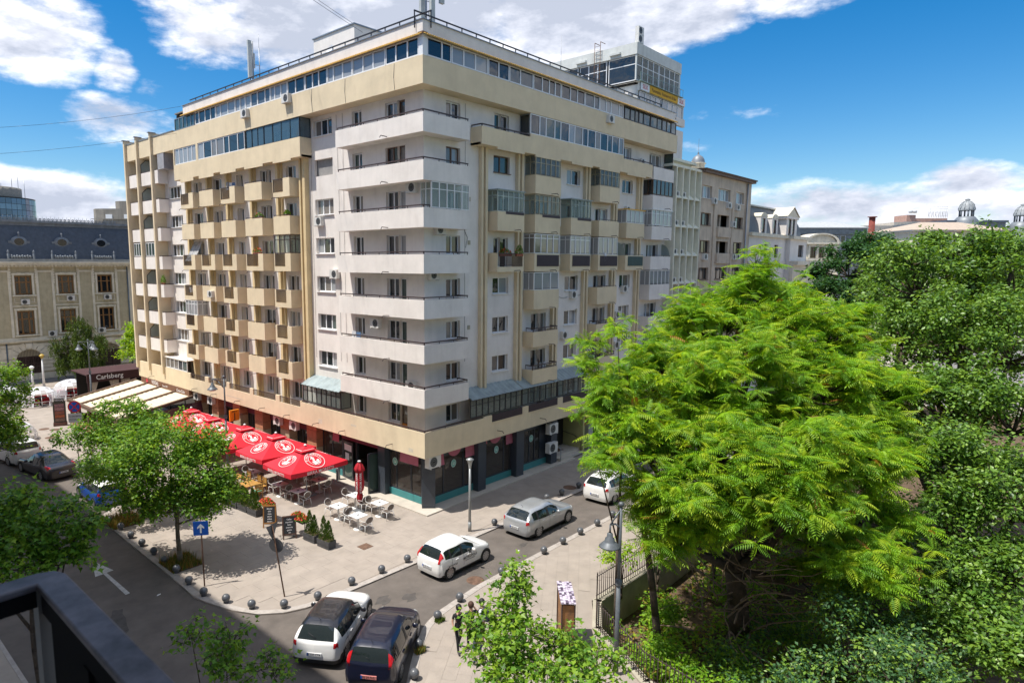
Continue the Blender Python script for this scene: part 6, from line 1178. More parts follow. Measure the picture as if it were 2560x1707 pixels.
car('saloon', 'dark graphite saloon parked by the far left kerb', (-11.6, 23.3, ZR), R(97), 4.9, 1.86, 1.45, PG, wb=2.97, hood=0.28, ws=0.44, rs=0.72, rw=0.86, tail=(0.86, 0.98), rimr=0.33, plate='B 50 XBM')
car('small_hatchback', 'bright blue small car with white roof behind the plaza tree', (-10.88, 15.55, ZR), R(90), 3.7, 1.68, 1.41, PMB, PW, wb=2.47, hood=0.24, ws=0.38, rs=0.92, rw=0.97, doors=2, rimr=0.31, plate='B 99 MNI')
car('estate_car', 'white estate car with roof rails at the left edge behind leaves', (-12.3, 28.2, ZR), R(100), 4.6, 1.82, 1.65, PW, wb=2.7, hood=0.24, ws=0.38, rs=0.92, rw=0.975, rimr=0.33, rails=True, box=0.04, plate='B 77 RNO')
# ------------------------------------------------------------------ palace at the left end of the street
PSTONE = mat('palace_render', (0.48, 0.42, 0.285), 0.9, var=0.08, streak=0.35, dirt=0.3); PTRIM = mat('palace_trim', (0.74, 0.68, 0.55), 0.9, var=0.07, streak=0.35, dirt=0.25); SLATE = mat('blue_slate', (0.085, 0.11, 0.15), 0.55, var=0.14, vs_=3); LEAD = mat('lead_grey', (0.20, 0.22, 0.24), 0.5, 0.2, var=0.15, vs_=2); OAK = mat('oak_frame', (0.24, 0.115, 0.035), 0.5, var=0.12)
pal = thing('palace_building', 'ornate beige palace with blue slate mansard roof and round dormers', 'building'); PY = 63.0; F = planeR(PY)
CX = [-6.95, -2.6, 1.76, 6.06]; X1 = 8.75; ops = []
for cx in CX: ops += [(cx - 0.85, cx + 0.85, 9.84, 12.0), (cx - 0.85, cx + 0.85, 5.28, 7.99), (cx - 1.22, cx + 1.22, 0.75, 2.75)]
openwall('wall', F, 0, -16, X1, 0, 13.2, ops, PSTONE, pal, rev=0.35)
MB(F).box(-16, X1, 0.5, 8, 0, 13.0).build('inner_core', DARK, pal)
MB(F).box(X1, 16, 0.15, 8, 0, 13.2).build('side_wing', PTRIM, pal)
for k in range(22): MB(F).box(X1 + 0.1, 16, 0.08, 0.15, 4.7 + k * 0.38, 4.7 + k * 0.38 + 0.33).build('stone_course', PTRIM, pal)
def pwin(cx, z0, z1):
    w2 = window(F, 0.22, cx - 0.82, cx + 0.82, z0 + 0.03, z1 - 0.03, n=3, wts=[0.8, 1.15, 0.8], fm=OAK, gm=G_D, parent=pal, fw=0.11, sill=False, hbar=[0.66]); 
    mb = MB(F); mb.box(cx - 1.05, cx - 0.86, -0.06, 0.0, z0, z1 + 0.1); mb.box(cx + 0.86, cx + 1.05, -0.06, 0.0, z0, z1 + 0.1); mb.box(cx - 1.12, cx + 1.12, -0.10, 0.0, z1 + 0.101, z1 + 0.3); mb.box(cx - 0.6, cx - 0.2, -0.13, -0.1, z1 + 0.16, z1 + 0.34); mb.box(cx + 0.2, cx + 0.6, -0.13, -0.1, z1 + 0.16, z1 + 0.34); mb.box(cx - 1.2, cx + 1.2, -0.22, 0.0, z0 - 0.16, z0 - 0.03); mb.build('window_surround', PTRIM, pal)
for cx in CX:
    pwin(cx, 9.84, 12.0); pwin(cx, 5.28, 7.99)
    mb = MB(F); mb.box(cx - 1.0, cx + 1.0, -0.05, 0, 8.95, 9.0); mb.box(cx - 1.0, cx + 1.0, -0.05, 0, 9.5, 9.55); mb.box(cx - 1.0, cx - 0.95, -0.05, 0, 9.0, 9.5); mb.box(cx + 0.95, cx + 1.0, -0.05, 0, 9.0, 9.5); mb.box(cx - 1.3, cx + 1.3, -0.08, 0, 8.5, 8.62); mb.build('wall_panel', PTRIM, pal)
    mb = MB(F)
    for s in (-1.3, 1.3):
        for k in range(7): mb.box(cx + s - 0.12, cx + s + 0.12, -0.16 + 0.01 * k, 0, 12.9 - k * 0.3, 13.12 - k * 0.3)
    mb.build('carved_bracket', PTRIM, pal)
    # arched ground floor window: frame, grille, voussoirs
    A = MB(F); n = 12
    for k in range(n):
        a, e = math.pi * k / n, math.pi * (k + 1) / n; f_ = lambda r, t, y: (cx + r * 1.22 * math.cos(t), y, 2.6 + r * 0.92 * math.sin(t))
        A.face([f_(0, a, 0.02), f_(1, a, 0.02), f_(1, e, 0.02)], 0)
    A.box(cx - 1.22, cx + 1.22, 0.02, 0.06, 0.75, 2.6, 0); o = A.build('arched_window', mat('dark_red_glass', (0.035, 0.018, 0.018), 0.2, var=0.2, vs_=2), pal)
    A = MB(F)
    for k in range(17): u = cx - 1.2 + k * 0.15; hh = 2.6 + 0.9 * math.sqrt(max(0, 1 - ((u - cx) / 1.22) ** 2)); A.box(u - 0.018, u + 0.018, -0.05, -0.02, 0.75, hh)
    for z in (0.85, 1.5, 1.9, 2.6): A.box(cx - 1.22, cx + 1.22, -0.06, -0.03, z, z + 0.05)
    for u in (-0.42, 0.42): A.box(cx + u - 0.05, cx + u + 0.05, -0.04, 0.01, 0.75, 2.6)
    A.build('iron_grille', mat('grille_brown', (0.06, 0.025, 0.022), 0.6), o)
    MB(F).box(cx - 0.3, cx + 0.3, -0.35, 0, 3.7, 4.25).build('keystone', PTRIM, pal)
    for k in range(9):
        a = math.pi * (k + 0.5) / 9; a0, a1 = math.pi * k / 9 + 0.02, math.pi * (k + 1) / 9 - 0.02; P2 = lambda r, t, y: (cx + (1.28 if r < 1 else 1.28 + r - 1) * math.cos(t), y, 2.6 + (0.97 if r < 1 else 0.97 + (r - 1) * 0.8) * math.sin(t)); m = MB(F); q = [P2(0.5, a0, -0.12), P2(2.0, a0, -0.12), P2(2.0, a1, -0.12), P2(0.5, a1, -0.12)]
        m.face(q); 
        for i in range(4): p0, p1 = q[i], q[(i + 1) % 4]; m.face([p0, p1, (p1[0], 0, p1[2]), (p0[0], 0, p0[2])])
        m.build('arch_stone', PTRIM, pal)
    # round dormer
    d = bpy.data.objects.new('round_dormer', None); col.objects.link(d); d.parent = pal; m = MB(F); y0 = 0.75
    for k in range(18): a, e = 6.2832 * k / 18, 6.2832 * (k + 1) / 18; q = lambda r, t, y: (cx + 0.1 + r * math.cos(t), y, 15.85 + r * 0.8 * math.sin(t)); m.face([q(0.5, a, y0 - 0.1), q(0.8, a, y0), q(0.8, e, y0), q(0.5, e, y0 - 0.1)]); m.face([q(0.8, a, y0), q(0.8, a, y0 + 1), q(0.8, e, y0 + 1), q(0.8, e, y0)])
    m.box(cx - 0.95, cx - 0.6, y0 - 0.05, y0 + 0.5, 15.7, 15.95).box(cx + 0.8, cx + 1.15, y0 - 0.05, y0 + 0.5, 15.7, 15.95); m.prism([(cx - 0.6, y0 - 0.02), (cx + 0.8, y0 - 0.02), (cx + 0.8, y0 + 0.3), (cx - 0.6, y0 + 0.3)], 15.0, 15.3); m.lathe([(0.001, 16.95), (0.12, 16.85), (0.05, 16.7), (0.1, 16.5)], (cx + 0.1, y0), 8); m.build('dormer_frame', LEAD, d)
    m = MB(F); m.face([(cx + 0.1 + 0.5 * math.cos(k * 0.45), y0 - 0.08, 15.85 + 0.4 * math.sin(k * 0.45)) for k in range(14)]); m.build('pane', G_D, d)
    m = MB(F)
    for s in (-1.25, 1.25): m.lathe([(0.001, 14.95), (0.05, 14.85), (0.14, 14.7), (0.06, 14.55), (0.14, 14.45), (0.1, 13.8)], (cx + s, -0.1), 10)
    for k in range(8): u = cx - 0.9 + k * 0.257; m.lathe([(0.001, 14.4 - 0.08 * (k % 2)), (0.14, 14.25), (0.12, 14.05), (0.001, 13.95)], (u, -0.05), 8)
    m.box(cx - 1.3, cx + 1.3, -0.15, 0.0, 13.75, 13.95); m.build('roof_ornament', LEAD, pal)
for x0, x1 in ((-5.2, -4.35), (-0.85, 0.0), (3.5, 4.3), (7.7, 8.6)):
    pass
for a, b_ in ((-5.35, -4.2), (-1.0, 0.15), (3.35, 4.45), (7.65, X1 - 0.1)):
    mb = MB(F); mb.box(a - 0.35, a - 0.1, -0.07, 0, 5.0, 12.4); mb.box(b_ + 0.1, b_ + 0.35, -0.07, 0, 5.0, 12.4); mb.box(a - 0.35, b_ + 0.35, -0.07, 0, 12.401, 12.6); mb.build('pilaster', PTRIM, pal)
for j in range(8):
    z = 0.9 + j * 0.42; last = -16
    mb = MB(F); xs = [-16] + [v for cx in CX for v in (cx - 1.3 - (0.25 if z > 2.9 else 0), cx + 1.3 + (0.25 if z > 2.9 else 0))] + [X1]
    if z > 3.6: xs = [-16, X1]
    for a, b_ in zip(xs[::2], xs[1::2]): mb.box(a, b_, -0.1, 0, z, z + 0.36)
    mb.build('stone_course', PTRIM, pal)
mb = MB(F); mb.box(-16, X1 + 7, -0.25, 0, 4.4, 4.55); mb.box(-16, X1 + 7, -0.4, 0, 4.551, 4.65); mb.box(-16, X1, -0.06, 0, 4.65, 4.95); mb.box(-16, X1, -0.15, 0.0, 0.0, 0.7); mb.build('string_course', PTRIM, pal)
mb = MB(F); mb.box(-16, X1 + 7, -0.35, 0.2, 13.0, 13.2); mb.box(-16, X1 + 7, -0.75, 0.2, 13.2, 13.42); mb.box(-16, X1 + 7, -0.9, 0.2, 13.421, 13.6)
for k in range(70): mb.box(-16 + k * 0.36, -16 + k * 0.36 + 0.18, -0.6, -0.35, 13.02, 13.19)
mb.build('cornice', PTRIM, pal)
mb = MB(F); N_ = 26
for k in range(N_):   # slate courses as real steps
    z0 = 13.9 + k * 0.148; y0 = 0.25 + k * 0.045; mb.box(-16, X1 + 7, y0, y0 + 0.2, z0, z0 + 0.16)
mb.build('slate_roof', SLATE, pal, kind='stuff'); mb = MB(F); mb.box(-16, X1 + 7, -0.2, 0.3, 13.601, 13.9); mb.box(-16, X1 + 7, 1.3, 1.6, 17.72, 18.05); mb.box(-16, X1 + 7, 1.05, 9, 18.05, 18.3); mb.build('roof_edge', LEAD, pal)
mb = MB(F)
for k in range(56):
    u = -15.8 + k * 0.43; mb.tube((u, 1.15, 18.3), (u, 1.15, 18.85), 0.04, 0.015, 4); mb.disc((u + 0.2, 1.12, 18.47), (0, 1, 0), 0.15, 8, 0, 0.05)
mb.box(-16, X1 + 7, 1.13, 1.17, 18.31, 18.34); mb.build('roof_cresting', LEAD, pal, kind='stuff')
MB(F).tube((X1 - 0.02, -0.08, 0.3), (X1 - 0.02, -0.08, 13.0), 0.08).tube((-4.75, -0.12, 0.2), (-4.75, -0.12, 4.5), 0.08).build('downpipe', mat('blue_pipe', (0.10, 0.13, 0.16), 0.5), pal)
for u, z in ((-2.6, 8.75), (2.1, 9.0), (6.2, 9.0), (-0.1, 4.95), (2.5, 4.9), (5.3, 4.95)): ac(F, u, -0.1, z, pal, 1.15)

# ------------------------------------------------------------------ skyline beyond the palace
def mapper(o, ux): ux = Vector((ux[0], ux[1], 0)).normalized(); n = Vector((-ux.y, ux.x, 0)); return lambda u, d, z: (o[0] + ux.x * u + n.x * d, o[1] + ux.y * u + n.y * d, z)
RX = (0.685, -0.728)
gt = thing('glass_tower', 'round blue glass office tower far behind the palace roof', 'tower'); GB = [glass('tower_glass_a', (0.06, 0.13, 0.24)), glass('tower_glass_b', (0.10, 0.20, 0.32)), glass('tower_glass_c', (0.04, 0.09, 0.17))]; mb = MB(); rg2 = random.Random(4); cx, cy, r = 36.5, 262, 14
for k in range(48):
    a, e = 6.2832 * k / 48, 6.2832 * (k + 0.94) / 48
    for j in range(14): z = 8 + j * 2.0; mb.face([(cx + r * math.cos(a), cy + r * math.sin(a), z), (cx + r * math.cos(e), cy + r * math.sin(e), z), (cx + r * math.cos(e), cy + r * math.sin(e), z + 1.88), (cx + r * math.cos(a), cy + r * math.sin(a), z + 1.88)], rg2.randrange(3))
mb.build('glass_panel', GB, gt, kind='stuff'); MB().lathe([(r - 0.2, -1), (r - 0.2, 36.2), (r + 0.1, 36.3), (0.001, 36.3)], (cx, cy), 48).build('core', NAVY, gt); MB().lathe([(11, 36.3), (11, 40), (0.001, 40)], (cx - 1, cy), 24).build('crown', mat('tower_concrete', (0.25, 0.23, 0.2)), gt)
mb = MB()
for q in range(9): x, y = cx - 9 + q * 2.4, cy - 8 + (q % 3) * 2; mb.tube((x, y, 40 if q < 7 else 36), (x, y, 42 + (q * 37 % 5)), 0.08)
mb.build('antennas', GREYM, gt)
cb = thing('curved_concrete_building', 'stepped grey concrete building with curved end behind the palace', 'building'); fm_ = mapper((33.5, 153), RX); CON = mat('dirty_concrete', (0.27, 0.245, 0.21), 0.9, var=0.12, streak=0.4, vs_=0.5)
mb = MB(fm_); mb.prism([(12 , 12), (1.5, 12), (0.3, 4), (0.6, 1.8), (1.8, 0.5), (4, 0), (12, 0)], -1, 26.6).prism([(12, 12), (6, 12), (5.5, 3), (7, 2), (12, 2)], 26.6, 28.6).build('wall', CON, cb); mb = MB(fm_)
for u in (4.5, 9.0): mb.box(u, u + 1.6, -0.1, 0.1, 24.2, 25.2)
mb.box(9, 10, 1.9, 2.1, 27.2, 27.9); mb.build('window', UPVC, cb); MB(fm_).box(1.0, 12, -0.3, 0, 24.0, 24.15).build('ledge', CON, cb)

# ------------------------------------------------------------------ neighbours along the right hand street (same building line)
fb = thing('finned_building', 'cream office building with tall vertical concrete fins beside the apartment block', 'building'); FC = mat('fin_cream', (0.80, 0.77, 0.63), 0.9, var=0.05, streak=0.18); F0 = planeR(0.0)
MB(F0).box(28.8, 33.5, 1.0, 12, 0, 21.9).build('wall', FC, fb); MB(F0).box(28.6, 33.6, 0.6, 12, 21.9, 22.1).box(27.8, 33.6, 0.0, 0.8, 21.25, 21.45).build('cornice', FC, fb)
for u in (28.6, 29.8, 31.0, 32.2, 33.38): MB(F0).box(u - 0.07, u + 0.07, 0.0, 1.0, 3.5, 21.25).build('fin', FC, fb)
for j in range(8):
    z = 21.25 - 2.35 * (j + 1)
    for k, u in enumerate((28.6, 29.8, 31.0, 32.2)):
        MB(F0).face([(u + 0.07, 0.05, z), (u + 1.13, 0.05, z), (u + 1.13, 0.95, z + 0.75), (u + 0.07, 0.95, z + 0.75)]).face([(u + 0.07, 0.05, z), (u + 1.13, 0.05, z), (u + 1.13, 0.05, z - 0.1), (u + 0.07, 0.05, z - 0.1)]).build('sloped_panel', FC, fb); window(F0, 0.93, u + 0.75, u + 1.1, z + 0.76, z + 2.0, n=1, fm=BROWNM, gm=G_D, parent=fb, fw=0.03, sill=False)
    if j < 7: ac(F0, 29.2, 0.35, z + 0.05, fb, 0.8); ac(F0, 30.4, 0.35, z + 0.05, fb, 0.8)
MB(F0).box(28.4, 31.5, 1.0, 10, 22.0, 24.5).build('roof_house', WHITE, fb); window(F0, 0.98, 28.8, 29.3, 22.6, 23.6, n=1, parent=fb, sill=False); window(F0, 0.98, 30.2, 30.6, 22.6, 23.6, n=1, parent=fb, sill=False)
bb_ = thing('brown_building', 'weathered brown rendered building with recessed loggias', 'building'); BRN = mat('brown_render', (0.62, 0.51, 0.40), 0.9, var=0.1, vs_=0.9, streak=0.45, dirt=0.4); ops = []; ww = []
for j, zt in enumerate((20.25, 17.9, 15.5, 13.1, 10.7, 8.3)):
    for i, (a, b_) in enumerate(((33.62, 35.75), (37.2, 40.0), (41.35, 43.5))):
        ops.append((a, b_, zt - 1.08, zt)); ww.append((a, b_, zt - 1.08, zt, i, j))
openwall('wall', F0, 0.0, 33.5, 45.35, 0, 21.3, ops, BRN, bb_, rev=0.9 if False else 0.25); MB(F0).box(33.6, 45.3, 0.9, 12, 0, 21.2).build('inner_core', mat('dim_loggia', (0.12, 0.10, 0.075), 0.9), bb_); MB(F0).box(45.2, 45.36, 0.01, 12, 0, 21.3).build('side_wall', BRN, bb_)
for a, b_, z0, z1, i, j in ww:
    if i == 1 and j in (1, 2): MB(F0).box(a + 1.2, a + 1.4, 0.26, 0.5, z0, z1).build('loggia_post', BRN, bb_); MB(F0).box(a - 0.1, b_ + 0.1, -0.2, 0.0, z0 - 0.95, z0 - 0.05).build('loggia_parapet', BRN, bb_)
    else: window(F0, 0.2, a, b_, z0, z1, n=3, fm=UPVC if j == 0 else WOODF, gm=G_L if j == 0 else G_D, parent=bb_, sill=True)
for u in (36.4, 40.7, 44.1): MB(F0).box(u - 0.2, u + 0.2, -0.1, -0.001, 0, 18.7 if u < 44 else 21.2).build('pilaster', BRN, bb_)
MB(F0).box(33.4, 45.6, -0.35, 0.3, 21.3, 21.5).build('eaves', mat('eave_brown', (0.2, 0.14, 0.11)), bb_); MB(F0).box(33.3, 45.7, -0.45, 12, 21.501, 21.62).build('roof', RUST, bb_); MB(F0).tube((44.0, -0.15, 3), (44.0, -0.15, 21.2), 0.07).build('downpipe', GREYM, bb_)
for u, z in ((36.0, 18.75), (39.4, 18.55), (41.6, 18.5), (40.7, 16.9), (34.5, 13.8), (41.2, 13.85), (42.2, 13.85)): ac(F0, u, 0.0, z, bb_, 1.0)
cu = thing('cupola', 'small grey domed cupola with spire behind the brown building roof', 'cupola', (51.8, 8.4, 0)); MB().lathe([(0.75, 18), (0.75, 24.7), (0.9, 24.75), (0.85, 24.85)], n=16).build('drum', PTRIM, cu); MB().lathe([(0.75, 24.85), (0.7, 25.2), (0.5, 25.55), (0.2, 25.75), (0.06, 25.8), (0.12, 25.95), (0.02, 26.1), (0.015, 27.6)], n=16).build('dome', LEAD, cu); MB().box(-2.6, -0.7, -0.5, 0.5, 23.8, 24.7).build('side_block', CREAM, cu)
# mansard house
mh = thing('mansard_house', 'white house with dark slate mansard roof, dormers and corner bay', 'building'); ops = [(50.0, 51.1, 14.1, 15.5), (53.2, 54.4, 14.1, 15.5)]
openwall('wall', F0, 0.0, 45.4, 57.0, 0, 16.4, ops, WHITE, mh, rev=0.25); openwall('bay_wall', F0, -0.5, 57.0, 63.2, 0, 16.3, [(60.0, 61.9, 14.2, 15.6)], WHITE, mh, rev=0.25); MB(F0).box(56.95, 57.0, -0.5, 0, 0, 16.3).box(63.1, 63.2, -0.5, 12, 0, 16.3).box(57, 63.1, 0.5, 12, 0, 16.2).box(45.5, 57, 0.6, 12, 0, 16.2).build('side_wall', WHITE, mh)
for a, b_, z0, z1 in ops: window(F0, 0.18, a, b_, z0, z1, n=2, fm=WOODF, gm=G_D, parent=mh, sill=False)
window(F0, -0.32, 60.0, 61.9, 14.2, 15.6, n=2, fm=WOODF, gm=G_D, parent=mh, sill=False); MB(F0).box(45.3, 57, -0.35, 0.3, 16.25, 16.6).box(56.8, 63.9, -0.9, 0.3, 16.2, 16.55).box(57, 67, -1.4, 0, 13.3, 13.75).box(45.4, 57, -0.12, 0, 13.4, 13.7).build('cornice', PTRIM, mh); MB(F0).box(57, 66.5, -0.9, 8, 0, 13.3).build('low_wing', PTRIM, mh)
mb = MB(F0)
for k in range(20): t0 = k / 20; y0 = 0.1 + 1.6 * (t0 ** 2.2); z0 = 16.6 + 2.9 * t0; mb.box(45.5 + 1.5 * t0 ** 2, 62.6 - 1.2 * t0 ** 2, y0, 10, z0, z0 + 0.155)
mb.build('slate_mansard', SLATE, mh, kind='stuff'); mb = MB(F0); mb.box(46.6, 61.5, 1.2, 9, 19.5, 19.65); mb.face([(46.6, 1.2, 19.651), (61.5, 1.2, 19.651), (59.5, 5, 20.6), (48.0, 5, 20.6)]); mb.face([(46.6, 1.2, 19.651), (48.0, 5, 20.6), (48.0, 9, 20.6), (46.6, 9, 19.651)]); mb.build('metal_roof', mat('pale_metal_roof', (0.45, 0.46, 0.45), 0.5, var=0.08), mh)
for u in (49.3, 52.8):
    d = MB(F0).box(u - 0.95, u - 0.5, -0.05, 1.4, 16.6, 18.3).box(u + 0.5, u + 0.95, -0.05, 1.4, 16.6, 18.3).box(u - 0.5, u + 0.5, -0.05, 1.4, 18.15, 18.3).build('dormer', WHITE, mh); m = MB(F0)
    for k in range(8): a, e = math.pi * k / 8, math.pi * (k + 1) / 8; m.face([(u + 1.0 * math.cos(a), -0.1, 18.3 + 0.45 * math.sin(a)), (u + 1.0 * math.cos(e), -0.1, 18.3 + 0.45 * math.sin(e)), (u + 1.0 * math.cos(e), 1.6, 18.3 + 0.45 * math.sin(e)), (u + 1.0 * math.cos(a), 1.6, 18.3 + 0.45 * math.sin(a))]); m.face([(u, -0.1, 18.3), (u + 1.0 * math.cos(a), -0.1, 18.3 + 0.45 * math.sin(a)), (u + 1.0 * math.cos(e), -0.1, 18.3 + 0.45 * math.sin(e))])
    m.build('arched_hood', PTRIM, d); window(F0, 0.02, u - 0.5, u + 0.5, 16.75, 18.15, n=1, fm=WOODF, gm=G_D, parent=mh, sill=False)
d = MB(F0).box(55.2, 55.9, -0.5, 1.4, 16.6, 18.4).box(56.9, 57.3, -0.5, 1.4, 16.6, 18.4).box(58.2, 58.9, -0.5, 1.4, 16.6, 18.4).box(54.9, 59.2, -0.6, 1.4, 18.4, 18.65).build('gable_dormer', WHITE, mh); MB(F0).face([(54.9, -0.6, 18.65), (59.2, -0.6, 18.65), (57.05, -0.6, 19.6)]).face([(54.8, -0.7, 18.66), (57.05, -0.7, 19.75), (57.05, 2.5, 19.75), (54.8, 2.5, 18.66)]).face([(59.3, -0.7, 18.66), (57.05, -0.7, 19.75), (57.05, 2.5, 19.75), (59.3, 2.5, 18.66)]).build('gable_roof', PTRIM, d)
for a, b_ in ((55.9, 56.9), (57.3, 58.2)): window(F0, -0.42, a, b_, 16.75, 18.3, n=1, fm=WOODF, gm=G_D, parent=mh, sill=False)
# grand house with arched pediment
gh = thing('pediment_house', 'stone house with curved pediment and statue beyond the mansard house', 'building'); f1 = mapper((86.7, 6.4), RX); ops = [(1.1, 1.95, 14.3, 16.0), (2.4, 3.25, 14.3, 16.0), (3.7, 4.5, 14.3, 16.0), (0.15, 1.35, 12.0, 13.1), (2.0, 3.0, 12.0, 13.1)]
openwall('wall', f1, 0, -0.1, 5.4, 0, 16.7, ops, PTRIM, gh, rev=0.3); MB(f1).box(-0.1, 5.4, 0.5, 5, 0, 16.6).build('inner_core', DARK, gh)
for a, b_, z0, z1 in ops: window(f1, 0.2, a, b_, z0, z1, n=2, fm=WOODF, gm=G_D, parent=gh, sill=False, hbar=[0.6])
mb = MB(f1)
for k in range(12): a, e = math.pi * k / 12, math.pi * (k + 1) / 12; q = lambda r, t, y: (2.65 + r * math.cos(t), y, 16.7 + r * 0.52 * math.sin(t)); mb.face([q(2.2, a, -0.4), q(2.6, a, -0.4), q(2.6, e, -0.4), q(2.2, e, -0.4)]); mb.face([q(2.6, a, -0.4), q(2.6, a, 3), q(2.6, e, 3), q(2.6, e, -0.4)]); mb.face([q(0, a, -0.05), q(2.2, a, -0.05), q(2.2, e, -0.05)])
mb.box(-0.2, 5.5, -0.4, 0.1, 16.4, 16.7); mb.box(-0.2, 5.5, -0.3, 0.1, 13.9, 14.2); mb.box(-0.2, 5.5, -0.2, 0.1, 11.7, 11.9)
for u in (0.85, 2.15, 3.45, 4.75): mb.box(u - 0.12, u + 0.12, -0.15, 0, 14.3, 16.3)
mb.build('pediment', PTRIM, gh); MB(f1).lathe([(0.001, 13.5), (0.12, 13.4), (0.1, 13.25), (0.2, 13.1), (0.22, 12.6), (0.16, 12.1), (0.25, 11.6), (0.3, 11.3)], (1.65, -0.5), 12).build('statue', PTRIM, gh)
f2 = mapper((108.4, 13.4), RX); sb = thing('slate_roof_building', 'long building with pale hipped metal roof beyond the pediment house', 'building'); MB(f2).box(-1, 12.2, 0.5, 8, 0, 18.8).box(-1.3, 12.6, 0.2, 8, 18.8, 19.9).build('wall', LEAD, sb); MB(f2).prism([(-1.5, 0.0), (12.8, 0.0), (12.8, 9), (-1.5, 9)], 19.9, 20.05).face([(-1.5, 0, 20.051), (12.8, 0, 20.051), (8.5, 4.5, 21.3), (2.5, 4.5, 21.3)]).face([(-1.5, 0, 20.051), (2.5, 4.5, 21.3), (-1.5, 9, 20.051)]).face([(12.8, 0, 20.051), (8.5, 4.5, 21.3), (12.8, 9, 20.051)]).build('roof', mat('pale_metal_roof'), sb)
for u in (1.2, 2.3, 6.8, 8.0): window(f2, 0.45, u, u + 0.9, 17.4, 18.6, n=1, fm=UPVC, gm=G_D, parent=sb, sill=False)
tag(MB().tube((129.4, 6.1, 8), (129.4, 6.1, 22.5), 0.6, 0.55, 14).lathe([(0.55, 22.5), (0.85, 22.6), (0.85, 22.7), (0.001, 22.75)], (129.4, 6.1), 14).build('chimney', mat('red_brick_flue', (0.22, 0.045, 0.03), 0.8, var=0.2)), 'round red chimney on the skyline', 'chimney')
f3 = mapper((182.9, 9.0), RX); pk = thing('pink_rooftop_building', 'pale pink building with rooftop dishes and white scaffold sign on the skyline', 'building'); PKM = mat('pink_render', (0.50, 0.31, 0.25), 0.9); MB(f3).box(0, 2.3, 0, 5, 0, 26.0).box(2.3, 11, 0.6, 6, 0, 25.2).build('wall', PKM, pk); m = MB(f3)
for k in range(12): m.tube((5.5 + k * 0.45, 0, 25.3), (5.5 + k * 0.45, 0, 28.1), 0.05, n=4)
for z in (25.8, 26.7, 27.6, 28.1): m.tube((5.5, 0, z), (10.5, 0, z), 0.05, n=4)
for k in range(6): m.tube((5.5 + k * 0.9, 0, 25.5), (6.2 + k * 0.8, 0, 28), 0.04, n=4)
m.build('scaffold_sign', UPVC, pk); MB(f3).lathe([(0.001, 26.4), (0.5, 26.5), (0.5, 27.0)], (0.8, -0.2), 10).lathe([(0.001, 26.4), (0.5, 26.5), (0.5, 27.0)], (1.8, -0.2), 10).build('satellite_dish', UPVC, pk)
f4 = mapper((139.5, 9.5), RX); lp_ = thing('long_pale_building', 'long low pale building on the skyline behind the trees', 'building'); MB(f4).box(0, 13, 0, 8, 0, 21.5).box(7, 12, 1, 8, 21.5, 22.3).build('wall', mat('pale_far_wall', (0.50, 0.46, 0.40), 0.9, streak=0.2), lp_); MB(f4).face([(8, -0.3, 18.8), (14, -0.3, 18.8), (13, 1.5, 22.4), (9.3, 1.5, 22.4)]).build('grey_roof', LEAD, lp_)
f5 = mapper((86.0, -7.4), RX); hp = thing('hip_roof_building', 'building with low sandy hipped roof behind the dark green trees', 'building'); m = MB(f5); m.face([(0, 0, 18.1), (13.6, 0, 18.1), (10, 5, 19.4), (4.5, 5, 19.4)]).face([(13.6, 0, 18.1), (13.6, 10, 18.1), (10, 5, 19.4)]).face([(0, 0, 18.1), (4.5, 5, 19.4), (0, 10, 18.1)]).box(0, 13.6, 0, 0.05, 17.95, 18.1).build('roof', mat('sandy_roof', (0.45, 0.36, 0.28), 0.8, var=0.08), hp); MB(f5).box(0.6, 13, 0.6, 9, 0, 17.9).build('wall', PTRIM, hp)
for k in range(7): window(f5, 0.55, 1.2 + k * 1.7, 2.2 + k * 1.7, 16.6, 17.7, n=2, fm=WOODF, gm=G_D, parent=hp, sill=False)
for x, y, s, lb in ((142.3, -7.4, 1.0, 'grey ribbed lantern dome, left one of two on the skyline'), (150.0, -15.5, 1.0, 'grey ribbed lantern dome at the right edge of the skyline')):
    t = thing('lantern_dome', lb, 'dome', (x, y, -1.0 if x > 145 else 0), R(20)); MB().lathe([(2.3, 18), (2.1, 21.8), (1.5, 22.6), (1.35, 22.7)], n=20).build('base_drum', LEAD, t)
    for k in range(6): a = k * 1.0472; MB().tube((1.15 * math.cos(a), 1.15 * math.sin(a), 22.6), (1.15 * math.cos(a), 1.15 * math.sin(a), 24.0), 0.16, n=6).build('column', LEAD, t)
    MB().lathe([(1.4, 23.9), (1.42, 24.15), (1.3, 24.4), (1.2, 24.9), (0.9, 25.4), (0.45, 25.75), (0.3, 25.85), (0.5, 26.0), (0.35, 26.15), (0.12, 26.3)], n=16).build('dome_cap', mat('lead_pale', (0.30, 0.32, 0.33), 0.5, var=0.15, vs_=2), t)
    m = MB()
    for k in range(12): a = k * 0.5236; c, s2 = math.cos(a), math.sin(a); m.path([(1.44 * c, 1.44 * s2, 24.15), (1.24 * c, 1.24 * s2, 24.9), (0.94 * c, 0.94 * s2, 25.4), (0.48 * c, 0.48 * s2, 25.77)], 0.05, 4)
    m.build('rib', mat('lead_pale'), t)
f6 = mapper((136.8, -1.6), RX); t = thing('slate_hall', 'blue grey slate hall below the lantern domes', 'building'); MB(f6).box(0, 16, 0, 10, 0, 21.6).build('wall', LEAD, t); MB(f6).box(4, 16.3, -0.3, 10, 21.6, 22.0).build('roof', SLATE, t)
f7 = mapper((60, -14), RX); t = thing('white_villa', 'white building glimpsed through the gaps of the dark tree', 'building'); MB(f7).box(0, 20, 0, 8, -1.5, 13.2).build('wall', WHITE, t); MB(f7).box(-0.3, 20.3, -0.4, 8, 13.2, 13.5).build('cornice', WHITE, t)
